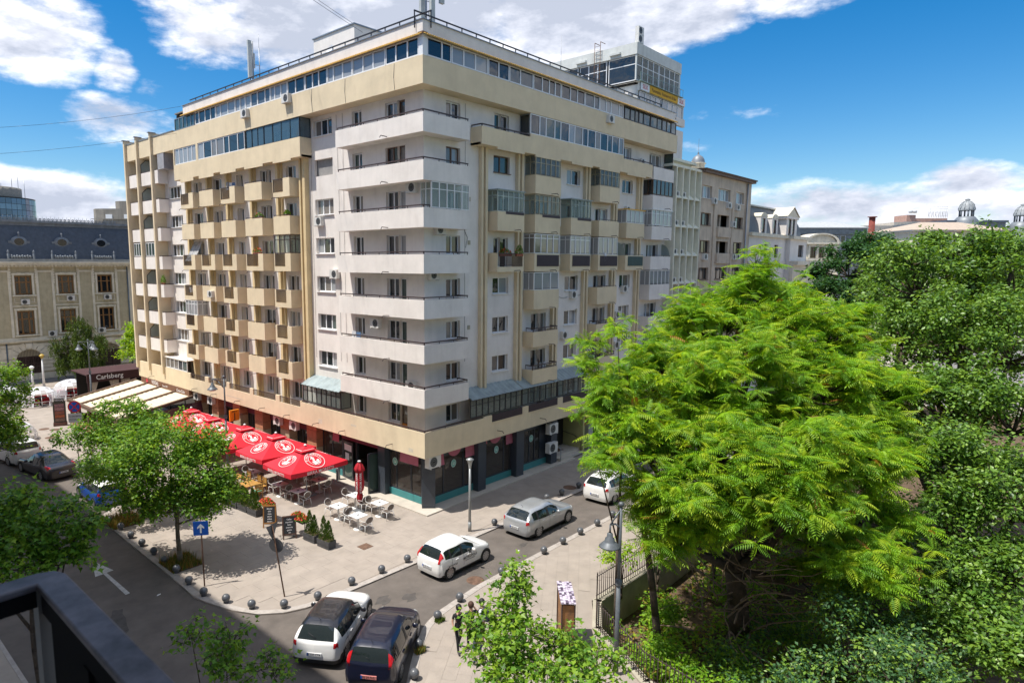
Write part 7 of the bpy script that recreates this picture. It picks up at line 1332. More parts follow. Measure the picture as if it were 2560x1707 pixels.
for k in range(8):
    for z in (9.5, 6.5): window(f7, -0.05, 1 + k * 2.4, 2.2 + k * 2.4, z, z + 1.6, n=2, gm=G_D, parent=t, sill=False)

# ------------------------------------------------------------------ the building the photographer stands in: wall behind the camera and its balcony rail
vb = thing('photographer_building', 'tall plain block on the near side of the street carrying the black balcony rail', 'building'); MB().box(-50, -24.45, -70, 3.4, 0.02, 30.6).box(-50, -24.45, 3.4, 46, 0.02, 30.2).build('wall', WHITE, vb)
fv = lambda u, d, z: (-24.45 - d, u, z)
for j in range(10):
    for k in range(13): window(fv, -0.02, -60 + k * 7.5, -58 + k * 7.5, 2 + j * 2.8, 3.6 + j * 2.8, n=2, parent=vb, sill=False) if not (-30 < -60 + k * 7.5 < -20 and 9 < 2 + j * 2.8 < 15) else None
br = thing('balcony_rail', 'black metal balcony handrail with bars in the near left corner', 'railing'); x1, y1, zr = CP.x + 0.302, CP.y + 1.19, CP.z - 0.50; BKR = mat('worn_black_enamel', (0.075, 0.068, 0.078), 0.5, var=0.38, vs_=22, spec=0.4, c2=(0.02, 0.018, 0.02))
m = MB(); r_ = 0.03
poly = [(-24.4, y1 - 0.06), (x1 - 0.14, y1 - 0.06), (x1 - 0.06, y1 - 0.09), (x1 - 0.062, y1 - 0.2), (x1 - 0.062, y1 - 3.2), (x1, y1 - 3.2), (x1, y1 - 0.1), (x1 - 0.015, y1 - 0.035), (x1 - 0.045, y1 - 0.008), (x1 - 0.1, y1), (-24.4, y1)]
m.prism([(-24.4, y1 - 0.045), (x1 - 0.045, y1 - 0.045), (x1 - 0.045, y1 - 3.2), (x1, y1 - 3.2), (x1, y1 - 0.035), (x1 - 0.01, y1 - 0.01), (x1 - 0.035, y1), (-24.4, y1)], zr - 0.012, zr); h = m.build('handrail', BKR, br)
bv = h.modifiers.new('bevel', 'BEVEL'); bv.width = 0.003; bv.segments = 2
MB().box(-24.4, x1 - 0.02, y1 - 0.04, y1 - 0.01, zr - 0.04, zr - 0.012).box(x1 - 0.04, x1 - 0.01, y1 - 3.2, y1 - 0.04, zr - 0.05, zr - 0.012).build('under_rail', mat('matt_black', (0.006, 0.006, 0.007), 0.95, var=0, spec=0.1), br)
for k in range(13):
    MB().box(x1 - 0.042, x1 - 0.022, y1 - 0.26 - k * 0.13, y1 - 0.24 - k * 0.13, zr - 0.95, zr - 0.05).build('bar', mat('matt_black'), br)
MB().box(x1 - 0.045, x1 - 0.018, y1 - 0.045, y1 - 0.015, zr - 1.0, zr - 0.012).build('corner_post', mat('post_grey', (0.11, 0.11, 0.11), 0.5), br)
for k in range(3): MB().box(-24.3 + k * 0.25, -24.28 + k * 0.25, y1 - 0.04, y1 - 0.02, zr - 0.95, zr - 0.05).build('bar', mat('matt_black'), br)
MB().box(x1 - 0.035, x1 - 0.028, y1 - 3.2, y1 - 0.07, zr - 0.98, zr - 0.045).build('side_panel', mat('matt_black', (0.006, 0.006, 0.007), 0.95, var=0, spec=0.1), br)
MB().box(-24.45, x1 - 0.07, y1 - 3.2, y1, zr - 1.1, zr - 1.0).build('floor_slab', mat('dark_slab', (0.04, 0.04, 0.04), 0.9), br)
# overhead wires
def wire(name, a, b_, sag, lb, r=0.012):
    a, b_ = Vector(a), Vector(b_); P = [tuple(a.lerp(b_, k / 14) - Vector((0, 0, sag * 4 * (k / 14) * (1 - k / 14)))) for k in range(15)]; tag(MB().path(P, r, 4).build(name, BLACK), lb, 'cable')
wire('overhead_cable', (6, 13, 29.6), (-19, 8, 35), 0.6, 'upper of two dark cables running up left from the lift house'); wire('overhead_cable', (6, 12, 28.8), (-19, 6.5, 33.6), 0.6, 'lower of two dark cables running up left from the lift house')
wire('overhead_cable', (0.2, 27, 25.4), (-24.4, 38, 22.0), 1.0, 'dark cable sagging left from the roof edge, upper one'); wire('overhead_cable', (0.2, 27.5, 23.5), (-24.4, 36, 19.8), 0.8, 'dark cable leaving left from the ribbon windows, lower one')
# ------------------------------------------------------------------ iron park fence on a low wall
FST = [(40, -11.6), (3.9, -11.45), (-1.45, -11.25), (-3.3, -12.35), (-5.0, -15.2), (-6.5, -24)]
fw_ = thing('park_fence', 'spiked iron fence on a pale stone wall round the sunken garden', 'fence'); LW = mat('low_wall_stone', (0.42, 0.38, 0.30), 0.9, dirt=0.3)
for a, b_ in zip(FST, FST[1:]):
    a, b_ = Vector(a), Vector(b_); d = (b_ - a).normalized(); n = Vector((-d.y, d.x)); MB().prism([tuple(a + n * -0.02), tuple(b_ + n * -0.02), tuple(b_ + n * 0.33), tuple(a + n * 0.33)], -1.6, 0.06).build('base_wall', LW, fw_)
    m = MB(); aa_, bb2 = a + n * 0.12, b_ + n * 0.12
    for z in (0.25, 1.05): m.tube((aa_.x, aa_.y, z), (bb2.x, bb2.y, z), 0.018, n=5)
    m.build('cross_rail', BROWNM, fw_)
nb = 0
for a, b_ in list(zip(FST, FST[1:]))[::1]:
    a, b_ = Vector(a), Vector(b_); l = (b_ - a).length; d = (b_ - a) / l; n = Vector((-d.y, d.x)) * 0.12; 
    if a.x > 30: a = b_ - d * 12; l = 12
    k = int(l / 0.145); mesh_ = None
    for i in range(k):
        p = a + d * (l * (i + 0.5) / k) + n
        if nb < 280:
            if nb == 0: o = MB().tube((0, 0, 0.06), (0, 0, 1.12), 0.015, n=4).tube((0, 0, 1.12), (0, 0, 1.25), 0.02, 0.002, 4).build('spiked_bar', BROWNM, fw_); me_ = o.data
            else: o = link('spiked_bar', me_, fw_)
            o.location = (p.x, p.y, 0); nb += 1
# ------------------------------------------------------------------ trees
TPL = {
 'maple': (np.array([(0, 0, 0), (.3, -.5, .06), (.5, -.2, 0), (1, 0, -.12), (.5, .2, 0), (.3, .5, .06)], float), np.array([(0, 1, 2), (0, 2, 3), (0, 3, 4), (0, 4, 5)])),
 'oval': (np.array([(0, 0, 0), (.5, -.3, .05), (1, 0, -.1), (.5, .3, .05)], float), np.array([(0, 1, 2), (0, 2, 3)])),
 'slim': (np.array([(0, 0, 0), (.5, -.12, 0), (1, 0, -.25), (.5, .12, 0)], float), np.array([(0, 1, 2), (0, 2, 3)])) }
def frond():
    V = []; Fc = []
    def q(b, d, l, w_):
        b = np.array(b, float); d = np.array(d, float); d /= np.linalg.norm(d); s = np.cross(d, (0, 0, 1)); s /= np.linalg.norm(s); k = len(V); V.extend([b, b + d * l * .45 - s * w_ + (0, 0, .01), b + d * l + (0, 0, -l * .25), b + d * l * .45 + s * w_ + (0, 0, .01)]); Fc.extend([(k, k + 1, k + 2), (k, k + 2, k + 3)])
    for i in range(8):
        t = 0.14 + i * 0.113; z = 0.14 * t - 0.42 * t * t; l = 0.33 * (1 - 0.4 * abs(t - 0.45) * 2)
        for s in (-1, 1): q((t, 0, z), (0.30, s, -0.38), l, 0.034)
    q((1, 0, -.26), (1, 0, -.5), 0.22, 0.045); k = len(V); V.extend([np.array((0, -.008, 0)), np.array((0, .008, 0)), np.array((1, 0, -.26))]); Fc.append((k, k + 1, k + 2)); return np.array(V, float), np.array(Fc)
TPL['frond'] = frond()
def leaves(name, pos, axis, nrm, size, tpl, mats_, parent, rs, matp=None):
    tv, tf = TPL[tpl]; n = len(pos); a = axis / np.linalg.norm(axis, axis=1, keepdims=True); s = np.cross(nrm, a); s /= np.linalg.norm(s, axis=1, keepdims=True) + 1e-9; nn = np.cross(a, s)
    V = pos[:, None, :] + size[:, None, None] * (tv[None, :, 0:1] * a[:, None, :] + tv[None, :, 1:2] * s[:, None, :] + tv[None, :, 2:3] * nn[:, None, :])
    k = len(tv); V = V.reshape(-1, 3); Fi = (tf[None] + (np.arange(n) * k)[:, None, None]).reshape(-1, 3); me = bpy.data.meshes.new(name); me.vertices.add(len(V)); me.vertices.foreach_set('co', V.astype(np.float32).ravel())
    me.loops.add(len(Fi) * 3); me.loops.foreach_set('vertex_index', Fi.astype(np.int32).ravel()); me.polygons.add(len(Fi)); me.polygons.foreach_set('loop_start', np.arange(0, len(Fi) * 3, 3, dtype=np.int32)); me.polygons.foreach_set('loop_total', np.full(len(Fi), 3, dtype=np.int32))
    for m_ in mats_: me.materials.append(m_)
    mi = rs.choice(len(mats_), n, p=matp); me.polygons.foreach_set('material_index', np.repeat(mi, len(tf)).astype(np.int32)); me.update(calc_edges=True); return link(name, me, parent)
BARK = mat('bark_brown', (0.085, 0.062, 0.045), 0.95, var=0.25, vs_=6, bump=0.8, bs=18); BARKP = mat('bark_pale', (0.17, 0.14, 0.10), 0.9, var=0.2, vs_=6, bump=0.5, bs=18)
def tree(name, label, base, th, tr, blobs, ntw, nl, tpl, ls, mats_, seed, matp=None, group=None, cat='tree', clump=0.7, subs=14, droop=0.0, bark=None, up=0.9, lean=(0, 0), inner=0.5, limbs=True, spread=0.28, bare=0):
    rs = np.random.RandomState(seed); t = thing(name, label, cat, base, 0, group); bx = Vector(base); bark = bark or BARK
    top = Vector((lean[0], lean[1], th)); m = MB(); pts = [Vector((0, 0, -0.1))]; 
    for k in range(1, 7): f = k / 6; pts.append(Vector((lean[0] * f + 0.12 * tr * math.sin(5 * f + seed) * 4, lean[1] * f + 0.12 * tr * math.cos(4 * f + seed) * 4, th * f)))
    m.path([tuple(p) for p in pts], [tr * (1.35 if k == 0 else 1 - 0.45 * k / 6) for k in range(7)], 10); m.build('trunk', bark, t); top = pts[-1]
    tw = []; cl = []; W = np.array([b[3] * b[4] * b[5] for b in blobs]) ** (2 / 3); W = W / W.sum(); lm = MB(); tg = MB(); ntg = 0
    for bi, b in enumerate(blobs):
        bc = np.array(b[:3]) - np.array(base); r = np.array(b[3:6]); ns = max(5, int(subs * len(blobs) * W[bi])); 
        if limbs:
            e = Vector(bc - np.array((0, 0, r[2] * 0.35))); st = pts[3 + bi % 4]; mid = (st + e) / 2 + Vector((rs.uniform(-.3, .3), rs.uniform(-.3, .3), -0.12 * (e - st).length)); lm.path([tuple(st), tuple(mid), tuple(e)], [tr * 0.5, tr * 0.33, tr * 0.2], 6)
        for s in range(ns):
            d = rs.normal(size=3); d /= np.linalg.norm(d); 
            if d[2] < -0.55: d[2] *= -0.6
            c = bc + d * r * (inner + (1 - inner) * rs.uniform(0.25, 1.0) ** 0.6); cl.append(c); k = max(2, int(ntw * W[bi] / ns)); rad = clump * rs.uniform(0.6, 1.25)
            g = rs.normal(size=(k, 3)) * rad * np.array((0.55, 0.55, 0.42)); g[:, 2] -= droop * np.abs(rs.normal(size=k)); P = c + g; tw.append(P)
            if limbs: q = Vector(bc - np.array((0, 0, r[2] * 0.35))); mid = (q + Vector(c)) / 2 + Vector((0, 0, -0.15)); lm.path([tuple(q), tuple(mid), tuple(c)], [tr * 0.2, tr * 0.12, 0.012], 4)
            for P_ in P[:min(len(P), 4)]: tg.tube(tuple(c), tuple(P_), 0.012, 0.005, 3, cap=False)
    if lm.v: lm.build('limbs', bark, t)
    if tg.v: tg.build('twigs', bark, t, kind='stuff')
    T_ = np.concatenate(tw); n = len(T_) * nl; tp = np.repeat(T_, nl, axis=0); off = rs.normal(size=(n, 3)); off /= np.linalg.norm(off, axis=1, keepdims=True)
    if tpl == 'frond': off[:, 2] = off[:, 2] * 0.35 + 0.1; ax = off.copy(); pos = tp + off * 0.03; nr = np.tile((0., 0., 1.), (n, 1)) + rs.normal(size=(n, 3)) * 0.28
    else: pos = tp + off * spread * rs.uniform(0.2, 1, (n, 1)); ax = off * np.array((1, 1, 0.6)) + np.array((0, 0, -0.25 - droop)); nr = np.tile((0., 0., up), (n, 1)) + rs.normal(size=(n, 3)) * 0.45
    if tpl == 'slim' and droop: pos = tp + off * np.array((0.1, 0.1, 0.35)); ax = np.tile((0., 0., -1.), (n, 1)) + rs.normal(size=(n, 3)) * 0.35; nr = rs.normal(size=(n, 3))
    leaves('crown', pos, ax, nr, ls * rs.uniform(0.65, 1.25, n), tpl, mats_, t, rs, matp); return t
LM = [leafmat('plane_leaf', (0.13, 0.28, 0.03)), leafmat('plane_leaf_light', (0.22, 0.37, 0.035)), leafmat('plane_leaf_dark', (0.07, 0.17, 0.02))]
LA = [leafmat('frond_leaf', (0.23, 0.44, 0.025), 0.42), leafmat('frond_leaf_yellow', (0.33, 0.48, 0.03), 0.42), leafmat('frond_leaf_dark', (0.13, 0.30, 0.025), 0.38), leafmat('frond_seed', (0.30, 0.14, 0.03), 0.3)]
LD = [leafmat('linden_leaf', (0.12, 0.25, 0.035), 0.33, 0.5), leafmat('linden_leaf_light', (0.19, 0.34, 0.05), 0.33, 0.55), leafmat('linden_leaf_dark', (0.065, 0.14, 0.03), 0.28, 0.4)]
LG_ = [leafmat('blue_green_leaf', (0.08, 0.18, 0.075), 0.3), leafmat('deep_green_leaf', (0.04, 0.11, 0.04), 0.3)]
tree('plane_tree', 'leafy plane tree on the plaza in front of the red parasols', (-11.4, 4.19, 0), 3.6, 0.11, [(-11.5, 4.5, 5.2, 1.7, 1.7, 1.5), (-12.8, 5.8, 4.5, 1.4, 1.4, 1.2), (-10.3, 3.3, 4.6, 1.3, 1.3, 1.3), (-11.3, 4.4, 3.0, 2.0, 2.0, 1.2), (-10.0, 3.0, 3.1, 1.1, 1.1, 0.9), (-12.3, 5.5, 2.6, 1.1, 1.1, 0.8)], 1500, 16, 'maple', 0.15, LM, 3, [.45, .35, .2], subs=16, clump=0.62, bark=BARKP)
tree('plane_tree', 'second plane tree on the plaza close to the blue car', (-11.25, 11.04, 0), 3.6, 0.10, [(-11.2, 11.2, 5.2, 1.6, 1.6, 1.4), (-12.3, 12.3, 4.0, 1.4, 1.5, 1.3), (-10.3, 10.2, 4.3, 1.5, 1.5, 1.3), (-11.4, 11.0, 3.0, 1.8, 1.8, 1.0)], 900, 15, 'maple', 0.155, LM, 5, [.45, .3, .25], subs=14, clump=0.62, bark=BARKP)
tree('plane_tree', 'shaded plane tree at lower left above the dark road', (-18.6, -2.2, 0), 3.6, 0.11, [(-18.5, -1.5, 6.1, 0.8, 0.8, 0.5), (-19.1, -1.0, 5.5, 1.2, 1.2, 0.8), (-17.9, -2.2, 5.5, 1.0, 1.0, 0.7), (-17.4, -2.8, 5.4, 0.6, 0.6, 0.4), (-18.8, -2.8, 4.9, 1.1, 1.1, 0.7), (-17.8, -2.7, 4.6, 0.8, 0.8, 0.5)], 540, 11, 'maple', 0.17, LM, 8, [.4, .25, .35], subs=9, clump=0.45)
tree('plane_tree', 'bright plane tree cut by the left edge of the view', (-14.8, 25.0, 0), 3.5, 0.15, [(-13.3, 25.4, 5.9, 1.6, 1.6, 1.1), (-12.7, 24.4, 4.8, 1.1, 1.1, 0.8), (-13.6, 23.7, 3.2, 1.7, 1.7, 1.2), (-14.5, 23.0, 2.4, 1.6, 1.6, 1.2), (-15.2, 24.4, 5.2, 1.6, 1.8, 1.2)], 720, 14, 'maple', 0.19, LM, 9, [.4, .4, .2], subs=14, clump=0.6)
tree('young_plane_tree', 'thin young tree top at the bottom edge above the road', (-15.7, -8.6, 0), 2.0, 0.05, [(-16.1, -7.4, 3.4, 0.45, 0.45, 0.4), (-15.5, -8.2, 3.2, 0.55, 0.55, 0.4), (-16.0, -8.4, 2.7, 0.7, 0.7, 0.5), (-14.9, -8.9, 2.5, 0.5, 0.5, 0.3), (-14.6, -9.3, 2.4, 0.3, 0.3, 0.2)], 120, 9, 'maple', 0.15, LM, 12, [.5, .25, .25], subs=8, clump=0.3)
tree('young_plane_tree', 'sunlit plane tree in the foreground beside the standing people', (-10.5, -15.0, 0), 2.3, 0.08, [(-9.8, -13.75, 5.0, 0.3, 0.3, 0.45), (-10.0, -13.8, 4.3, 0.55, 0.55, 0.5), (-10.7, -13.3, 3.7, 0.5, 0.5, 0.4), (-10.5, -14.6, 3.7, 0.75, 0.75, 0.6), (-11.2, -14.2, 3.3, 0.6, 0.6, 0.5), (-9.5, -15.3, 3.3, 0.55, 0.55, 0.4), (-10.6, -15.5, 3.1, 0.9, 0.9, 0.6), (-9.4, -16.1, 3.0, 0.75, 0.75, 0.6), (-11.8, -15.0, 3.0, 0.6, 0.6, 0.5)], 520, 12, 'maple', 0.15, LM, 14, [.35, .5, .15], subs=10, clump=0.34, bark=BARKP)
tree('tree_of_heaven', 'large bright green tree with long feathered leaves in the sunken garden', (0.8, -16.1, -1.5), 7.6, 0.42, [(3.5, -13.6, 10.6, 2.2, 2.2, 1.6), (6.3, -15.0, 11.4, 2.1, 2.1, 1.5), (8.9, -16.5, 10.3, 2.1, 2.1, 1.7), (-0.5, -14.0, 9.4, 1.9, 1.9, 1.4), (0.9, -15.7, 9.0, 2.1, 2.1, 1.7), (3.7, -17.1, 8.8, 2.2, 2.2, 1.7), (7.3, -18.1, 8.4, 1.8, 1.8, 1.4), (-2.9, -13.2, 8.8, 1.1, 1.1, 0.9), (-3.4, -14.3, 7.4, 1.5, 1.5, 1.2), (-2.0, -15.8, 7.2, 1.8, 1.8, 1.4), (-0.5, -17.4, 6.9, 1.9, 1.9, 1.5), (2.1, -18.8, 6.6, 1.8, 1.8, 1.4), (-3.0, -14.9, 5.8, 1.2, 1.2, 0.8), (-1.0, -18.6, 5.7, 1.4, 1.4, 1.0), (1.4, -19.9, 5.1, 1.2, 1.2, 1.0), (-0.2, -19.8, 4.0, 1.2, 1.2, 0.9), (5.6, -12.7, 11.2, 1.6, 1.6, 1.1), (-3.6, -15.6, 6.2, 1.0, 1.0, 0.8), (-3.1, -15.6, 4.6, 1.0, 1.0, 0.7), (0.6, -20.6, 3.6, 1.1, 1.1, 0.9), (0.6, -18.0, 5.4, 1.3, 1.3, 0.8), (-2.2, -17.2, 5.2, 1.0, 1.0, 0.7), (2.6, -13.6, 7.2, 1.6, 1.6, 1.3), (4.5, -15.4, 7.0, 1.8, 1.8, 1.4), (6.3, -17.4, 6.8, 1.8, 1.8, 1.4), (5.3, -19.2, 7.0, 1.3, 1.3, 1.1), (-3.4, -14.9, 4.6, 0.9, 0.9, 0.7), (-2.0, -14.9, 3.8, 0.8, 0.8, 0.6), (1.4, -18.8, 2.9, 1.0, 1.0, 0.8)], 4900, 8, 'frond', 0.50, LA, 21, [.42, .30, .27, .01], subs=13, clump=0.66, lean=(-0.6, 0.3), inner=0.55)
tree('tree_of_heaven', 'slender outlying branch top of bright green feathered leaves before the facade', (-2.6, -12.9, -1.5), 9.5, 0.07, [(-3.4, -12.2, 10.5, 0.55, 0.55, 0.35), (-2.8, -12.7, 11.1, 0.4, 0.4, 0.3), (-3.8, -12.0, 9.8, 0.4, 0.4, 0.3), (-3.8, -12.8, 9.2, 0.5, 0.5, 0.4)], 46, 7, 'frond', 0.45, LA, 23, [.5, .4, .1, 0], subs=4, clump=0.32)
tree('tree_of_heaven', 'slim upright feathered tree top rising before the mansard house', (4.9, -13.6, -1.5), 12.5, 0.10, [(5.1, -14.9, 13.1, 0.7, 0.7, 0.5), (5.0, -14.6, 13.7, 0.4, 0.4, 0.4), (4.6, -14.5, 12.4, 0.8, 0.8, 0.6)], 85, 7, 'frond', 0.42, LA, 25, [.6, .2, .2, 0], subs=5, clump=0.4)
tree('linden_tree', 'tall dark linden tree filling the right side of the view', (9.5, -21.5, -1.5), 7, 0.4, [(13.5, -18.5, 10.3, 2.0, 2.0, 1.6), (13.8, -20.3, 10.4, 2.4, 2.4, 1.9), (13.1, -22.5, 9.9, 2.4, 2.4, 1.9), (10.0, -19.5, 8.4, 1.7, 1.7, 1.4), (10.1, -21.2, 7.7, 2.3, 2.3, 1.9), (10.3, -23.0, 7.4, 2.2, 2.2, 1.8), (6.6, -20.8, 6.1, 1.7, 1.7, 1.4), (6.5, -22.2, 5.6, 2.1, 2.1, 1.7), (6.3, -23.5, 5.2, 2.0, 2.0, 1.6), (4.5, -22.0, 3.7, 1.8, 1.8, 1.5), (4.5, -23.5, 3.1, 1.9, 1.9, 1.5), (2.7, -21.7, 2.2, 1.5, 1.5, 1.2), (2.4, -23.0, 1.8, 1.8, 1.8, 1.5), (2.0, -24.1, 1.7, 1.6, 1.6, 1.3)], 4600, 13, 'oval', 0.175, LD, 31, [.36, .4, .24], subs=13, clump=0.7, inner=0.5)
tree('linden_tree', 'taller linden crown behind, reaching up toward the lantern dome', (17.8, -20.5, -1.5), 10, 0.4, [(16.7, -18.5, 12.4, 2.1, 2.1, 1.7), (18.6, -20.4, 13.0, 2.4, 2.4, 1.9), (17.5, -22.3, 12.4, 2.3, 2.3, 1.8), (16.5, -20.5, 9.5, 2.8, 2.8, 2.2), (18.5, -18.5, 10.5, 2.2, 2.2, 1.8), (17.6, -19.5, 14.2, 1.6, 1.6, 1.1), (18.6, -22.0, 13.7, 1.4, 1.4, 1.1), (16.0, -18.2, 13.8, 1.1, 1.1, 0.9)], 1900, 13, 'oval', 0.21, LD, 32, [.36, .42, .22], subs=15, clump=0.75, inner=0.55)
tree('linden_tree', 'shadowy green tree standing behind the big bright tree', (11.5, -16.0, -1.5), 4.5, 0.3, [(9.9, -12.6, 5.0, 1.9, 1.9, 1.9), (12.0, -13.9, 5.1, 2.2, 2.2, 2.0), (14.0, -15.6, 5.1, 2.5, 2.5, 2.0), (14.7, -17.7, 5.3, 2.4, 2.4, 1.9), (9.5, -13.6, 1.6, 1.9, 1.9, 1.7), (10.7, -15.7, 1.6, 2.3, 2.3, 1.9), (11.4, -17.9, 1.3, 2.5, 2.5, 2.0), (9.9, -19.5, 0.2, 2.1, 2.1, 1.7), (6.7, -17.8, -0.2, 1.9, 1.9, 1.2)], 2300, 12, 'oval', 0.18, LD, 35, [.4, .3, .3], subs=14, clump=0.75, inner=0.5)
tree('linden_tree', 'blue green leafy tree at the lower right corner of the garden', (-1.6, -21.0, -1.5), 2.4, 0.2, [(-1.1, -20.7, 1.7, 1.3, 1.3, 1.1), (-3.6, -19.8, 1.3, 1.0, 1.0, 0.8), (-2.8, -21.8, 2.0, 1.3, 1.3, 1.1), (-0.9, -20.0, 2.6, 0.8, 0.8, 0.7), (0.3, -21.6, 1.6, 1.3, 1.3, 1.1)], 800, 13, 'oval', 0.13, LG_ + [LD[1]], 33, [.4, .25, .35], subs=14, clump=0.45)
tree('round_tree', 'round dense dark green tree far behind the garden trees', (46.5, -9.6, -1.0), 8, 0.4, [(45.3, -9.1, 13.0, 2.7, 2.7, 2.2), (48.8, -9.7, 13.9, 2.7, 2.7, 2.2), (43.6, -9.0, 10.4, 2.2, 2.2, 1.8), (46.7, -11.0, 10.3, 2.8, 2.8, 2.2), (48.9, -12.3, 12.4, 2.7, 2.7, 2.3)], 1900, 14, 'oval', 0.30, [LG_[1], leafmat('mid_green_leaf', (0.05, 0.14, 0.035), 0.3)], 37, None, subs=18, clump=0.75, inner=0.7)
tree('linden_tree', 'sunny green tree in the middle distance behind the bright tree', (30, -16.0, -1.5), 9, 0.35, [(30, -15.8, 12.6, 2.9, 2.7, 2.4), (33, -18.5, 12.8, 2.9, 2.7, 2.6), (31, -17.5, 9.5, 3.4, 3.0, 2.6), (37, -21.5, 13.4, 3.0, 2.8, 2.6), (34, -20, 9.5, 3.6, 3.2, 3)], 2000, 12, 'oval', 0.30, LD, 39, [.35, .45, .2], subs=16, clump=0.9, inner=0.6)
WIL = [leafmat('willow_leaf', (0.11, 0.17, 0.03), 0.35), leafmat('willow_leaf_dark', (0.06, 0.11, 0.02), 0.3)]
tree('weeping_tree', 'weeping green tree beside the dining domes before the palace', (1.5, 58.6, -0.04), 5, 0.16, [(1.6, 58.8, 6.2, 1.1, 1.1, 1.0), (0.9, 59.2, 4.3, 1.8, 1.5, 1.3), (2.4, 57.8, 4.0, 1.8, 1.5, 1.3), (1.4, 58.4, 2.2, 2.5, 1.9, 1.4)], 1500, 10, 'slim', 0.30, WIL, 41, None, subs=20, clump=0.6, droop=0.5)
tree('street_tree', 'light green tree squeezed between the tower edge and the palace', (6.2, 54.0, -0.04), 3.0, 0.12, [(6.1, 54.2, 4.8, 1.3, 1.4, 1.5), (5.6, 54.6, 3.2, 1.3, 1.3, 1.3), (6.9, 53.5, 3.4, 1.3, 1.3, 1.4)], 420, 12, 'oval', 0.28, [LA[0], LA[1]], 43, None, subs=12, clump=0.6)
tree('small_tree', 'little round light green tree growing over the park fence', (-0.4, -11.9, 0), 1.3, 0.04, [(-0.4, -11.8, 1.75, 0.5, 0.5, 0.42)], 70, 14, 'oval', 0.12, [LA[0], LA[1]], 45, None, subs=12, clump=0.28, cat='small tree')
tree('tree_of_heaven', 'bushy feathered sapling by the fence right of the large lamp', (1.4, -12.6, -1.5), 2.4, 0.05, [(1.2, -12.4, 2.2, 1.3, 1.0, 0.8), (2.8, -12.5, 3.2, 1.2, 1.0, 1.0), (3.6, -12.6, 5.0, 1.2, 1.2, 1.2)], 150, 7, 'frond', 0.4, LA, 46, [.6, .2, .2, 0], subs=9, clump=0.5)
# bare tangled branches under the bright tree
rb_ = random.Random(6); m = MB(); BRN_ = mat('bare_branch', (0.24, 0.17, 0.12), 0.9, var=0.15)
for k in range(70):
    a = rb_.uniform(0, 6.28); p = Vector((0.2 + rb_.uniform(-1.2, 1.2), -16.1 + rb_.uniform(-1, 1), rb_.uniform(0, 3.5))); P = [tuple(p)]; d = Vector((math.cos(a), math.sin(a), rb_.uniform(0.0, 0.9))).normalized(); n = rb_.randint(5, 9); R_ = []
    for i in range(n): R_.append(0.03 * (1 - i / n) + 0.006); d = (d + Vector((rb_.uniform(-.35, .35), rb_.uniform(-.35, .35), rb_.uniform(-.3, .25)))).normalized(); p = p + d * 0.42; P.append(tuple(p))
    m.path(P, R_ + [0.004], 4)
o = m.build('bare_branches', BRN_, bpy.data.objects['tree_of_heaven'], kind='stuff'); o.matrix_parent_inverse = Matrix.Translation((-0.8, 16.1, 1.5))
tree('old_trunk', 'dark twisted trunk leaning beside the big bright tree', (-1.5, -14.3, -1.5), 6.2, 0.16, [(-2.3, -13.6, 4.9, 0.6, 0.6, 0.4)], 24, 6, 'frond', 0.42, LA, 50, [.6, .2, .2, 0], subs=4, clump=0.4, lean=(-0.9, 0.7), cat='tree')
# garden floor and bushes
structure(MB().box(-4, 60, -60, -11.5, -1.51, -1.42).build('garden_soil', SOIL))
def scat(name, box, n, ls, tpl, mats_, label, z0, h, seed, cat='ground cover'):
    rs = np.random.RandomState(seed); P = np.column_stack([rs.uniform(box[0], box[1], n), rs.uniform(box[2], box[3], n), np.zeros(n)]); hh = np.array([noise.noise(Vector((p[0] * 0.7, p[1] * 0.7, seed))) for p in P]); keep = hh > -0.12; P = P[keep]; hh = hh[keep]; P[:, 2] = z0 + (0.12 + np.maximum(hh + 0.15, 0) * h * 2) * rs.uniform(0.3, 1, len(P)); k = len(P)
    ax = rs.normal(size=(k, 3)) * np.array((1, 1, .3)); nr = np.tile((0., 0., 1.), (k, 1)) + rs.normal(size=(k, 3)) * 0.4; o = leaves(name, P, ax, nr, ls * rs.uniform(0.6, 1.3, k), tpl, mats_, None, rs); o['kind'] = 'stuff'; return tag(o, label, cat)
scat('garden_undergrowth', (-4, 14, -24, -12.0), 26000, 0.17, 'oval', [LA[0], LA[1], LM[0], leafmat('dry_leaf', (0.28, 0.2, 0.05), 0.3)], 'yellow green undergrowth covering the sunken garden floor', -1.42, 0.9, 60)
for k, (x, y, r, h, lb) in enumerate(((-2.6, -14.6, 0.8, 0.8, 'low bright bush at the garden edge nearest the poster pillar'), (-1.2, -16.9, 0.9, 0.9, 'broad green bush below the bare branches'), (0.0, -13.6, 0.8, 0.7, 'yellowish bush close to the iron fence'), (-2.4, -17.6, 0.8, 0.8, 'dusty green bush at the bottom of the garden'), (-3.4, -15.9, 0.7, 0.9, 'bushy shoot right beside the large lamp post'), (0.9, -17.2, 1.1, 1.2, 'leafy bush round the foot of the big bright tree'), (3.3, -15.3, 0.9, 1.3, 'bush in the shade behind the big bright trunk'), (1.9, -18.4, 1.0, 1.2, 'bush between the big trunk and the dark linden'), (-4.6, -17.2, 0.7, 1.0, 'sunny bush at the bottom edge of the garden'))):
    tree('garden_bush', lb, (x, y, -1.45), 0.4, 0.03, [(x, y, -1.0 + h / 2, r, r, h)], 130, 12, 'oval', 0.14, [LM[0], LM[1], LG_[0]] if k % 2 else [LA[0], LM[1], LA[2]], 70 + k, None, subs=12, clump=0.4, cat='bush', limbs=False)

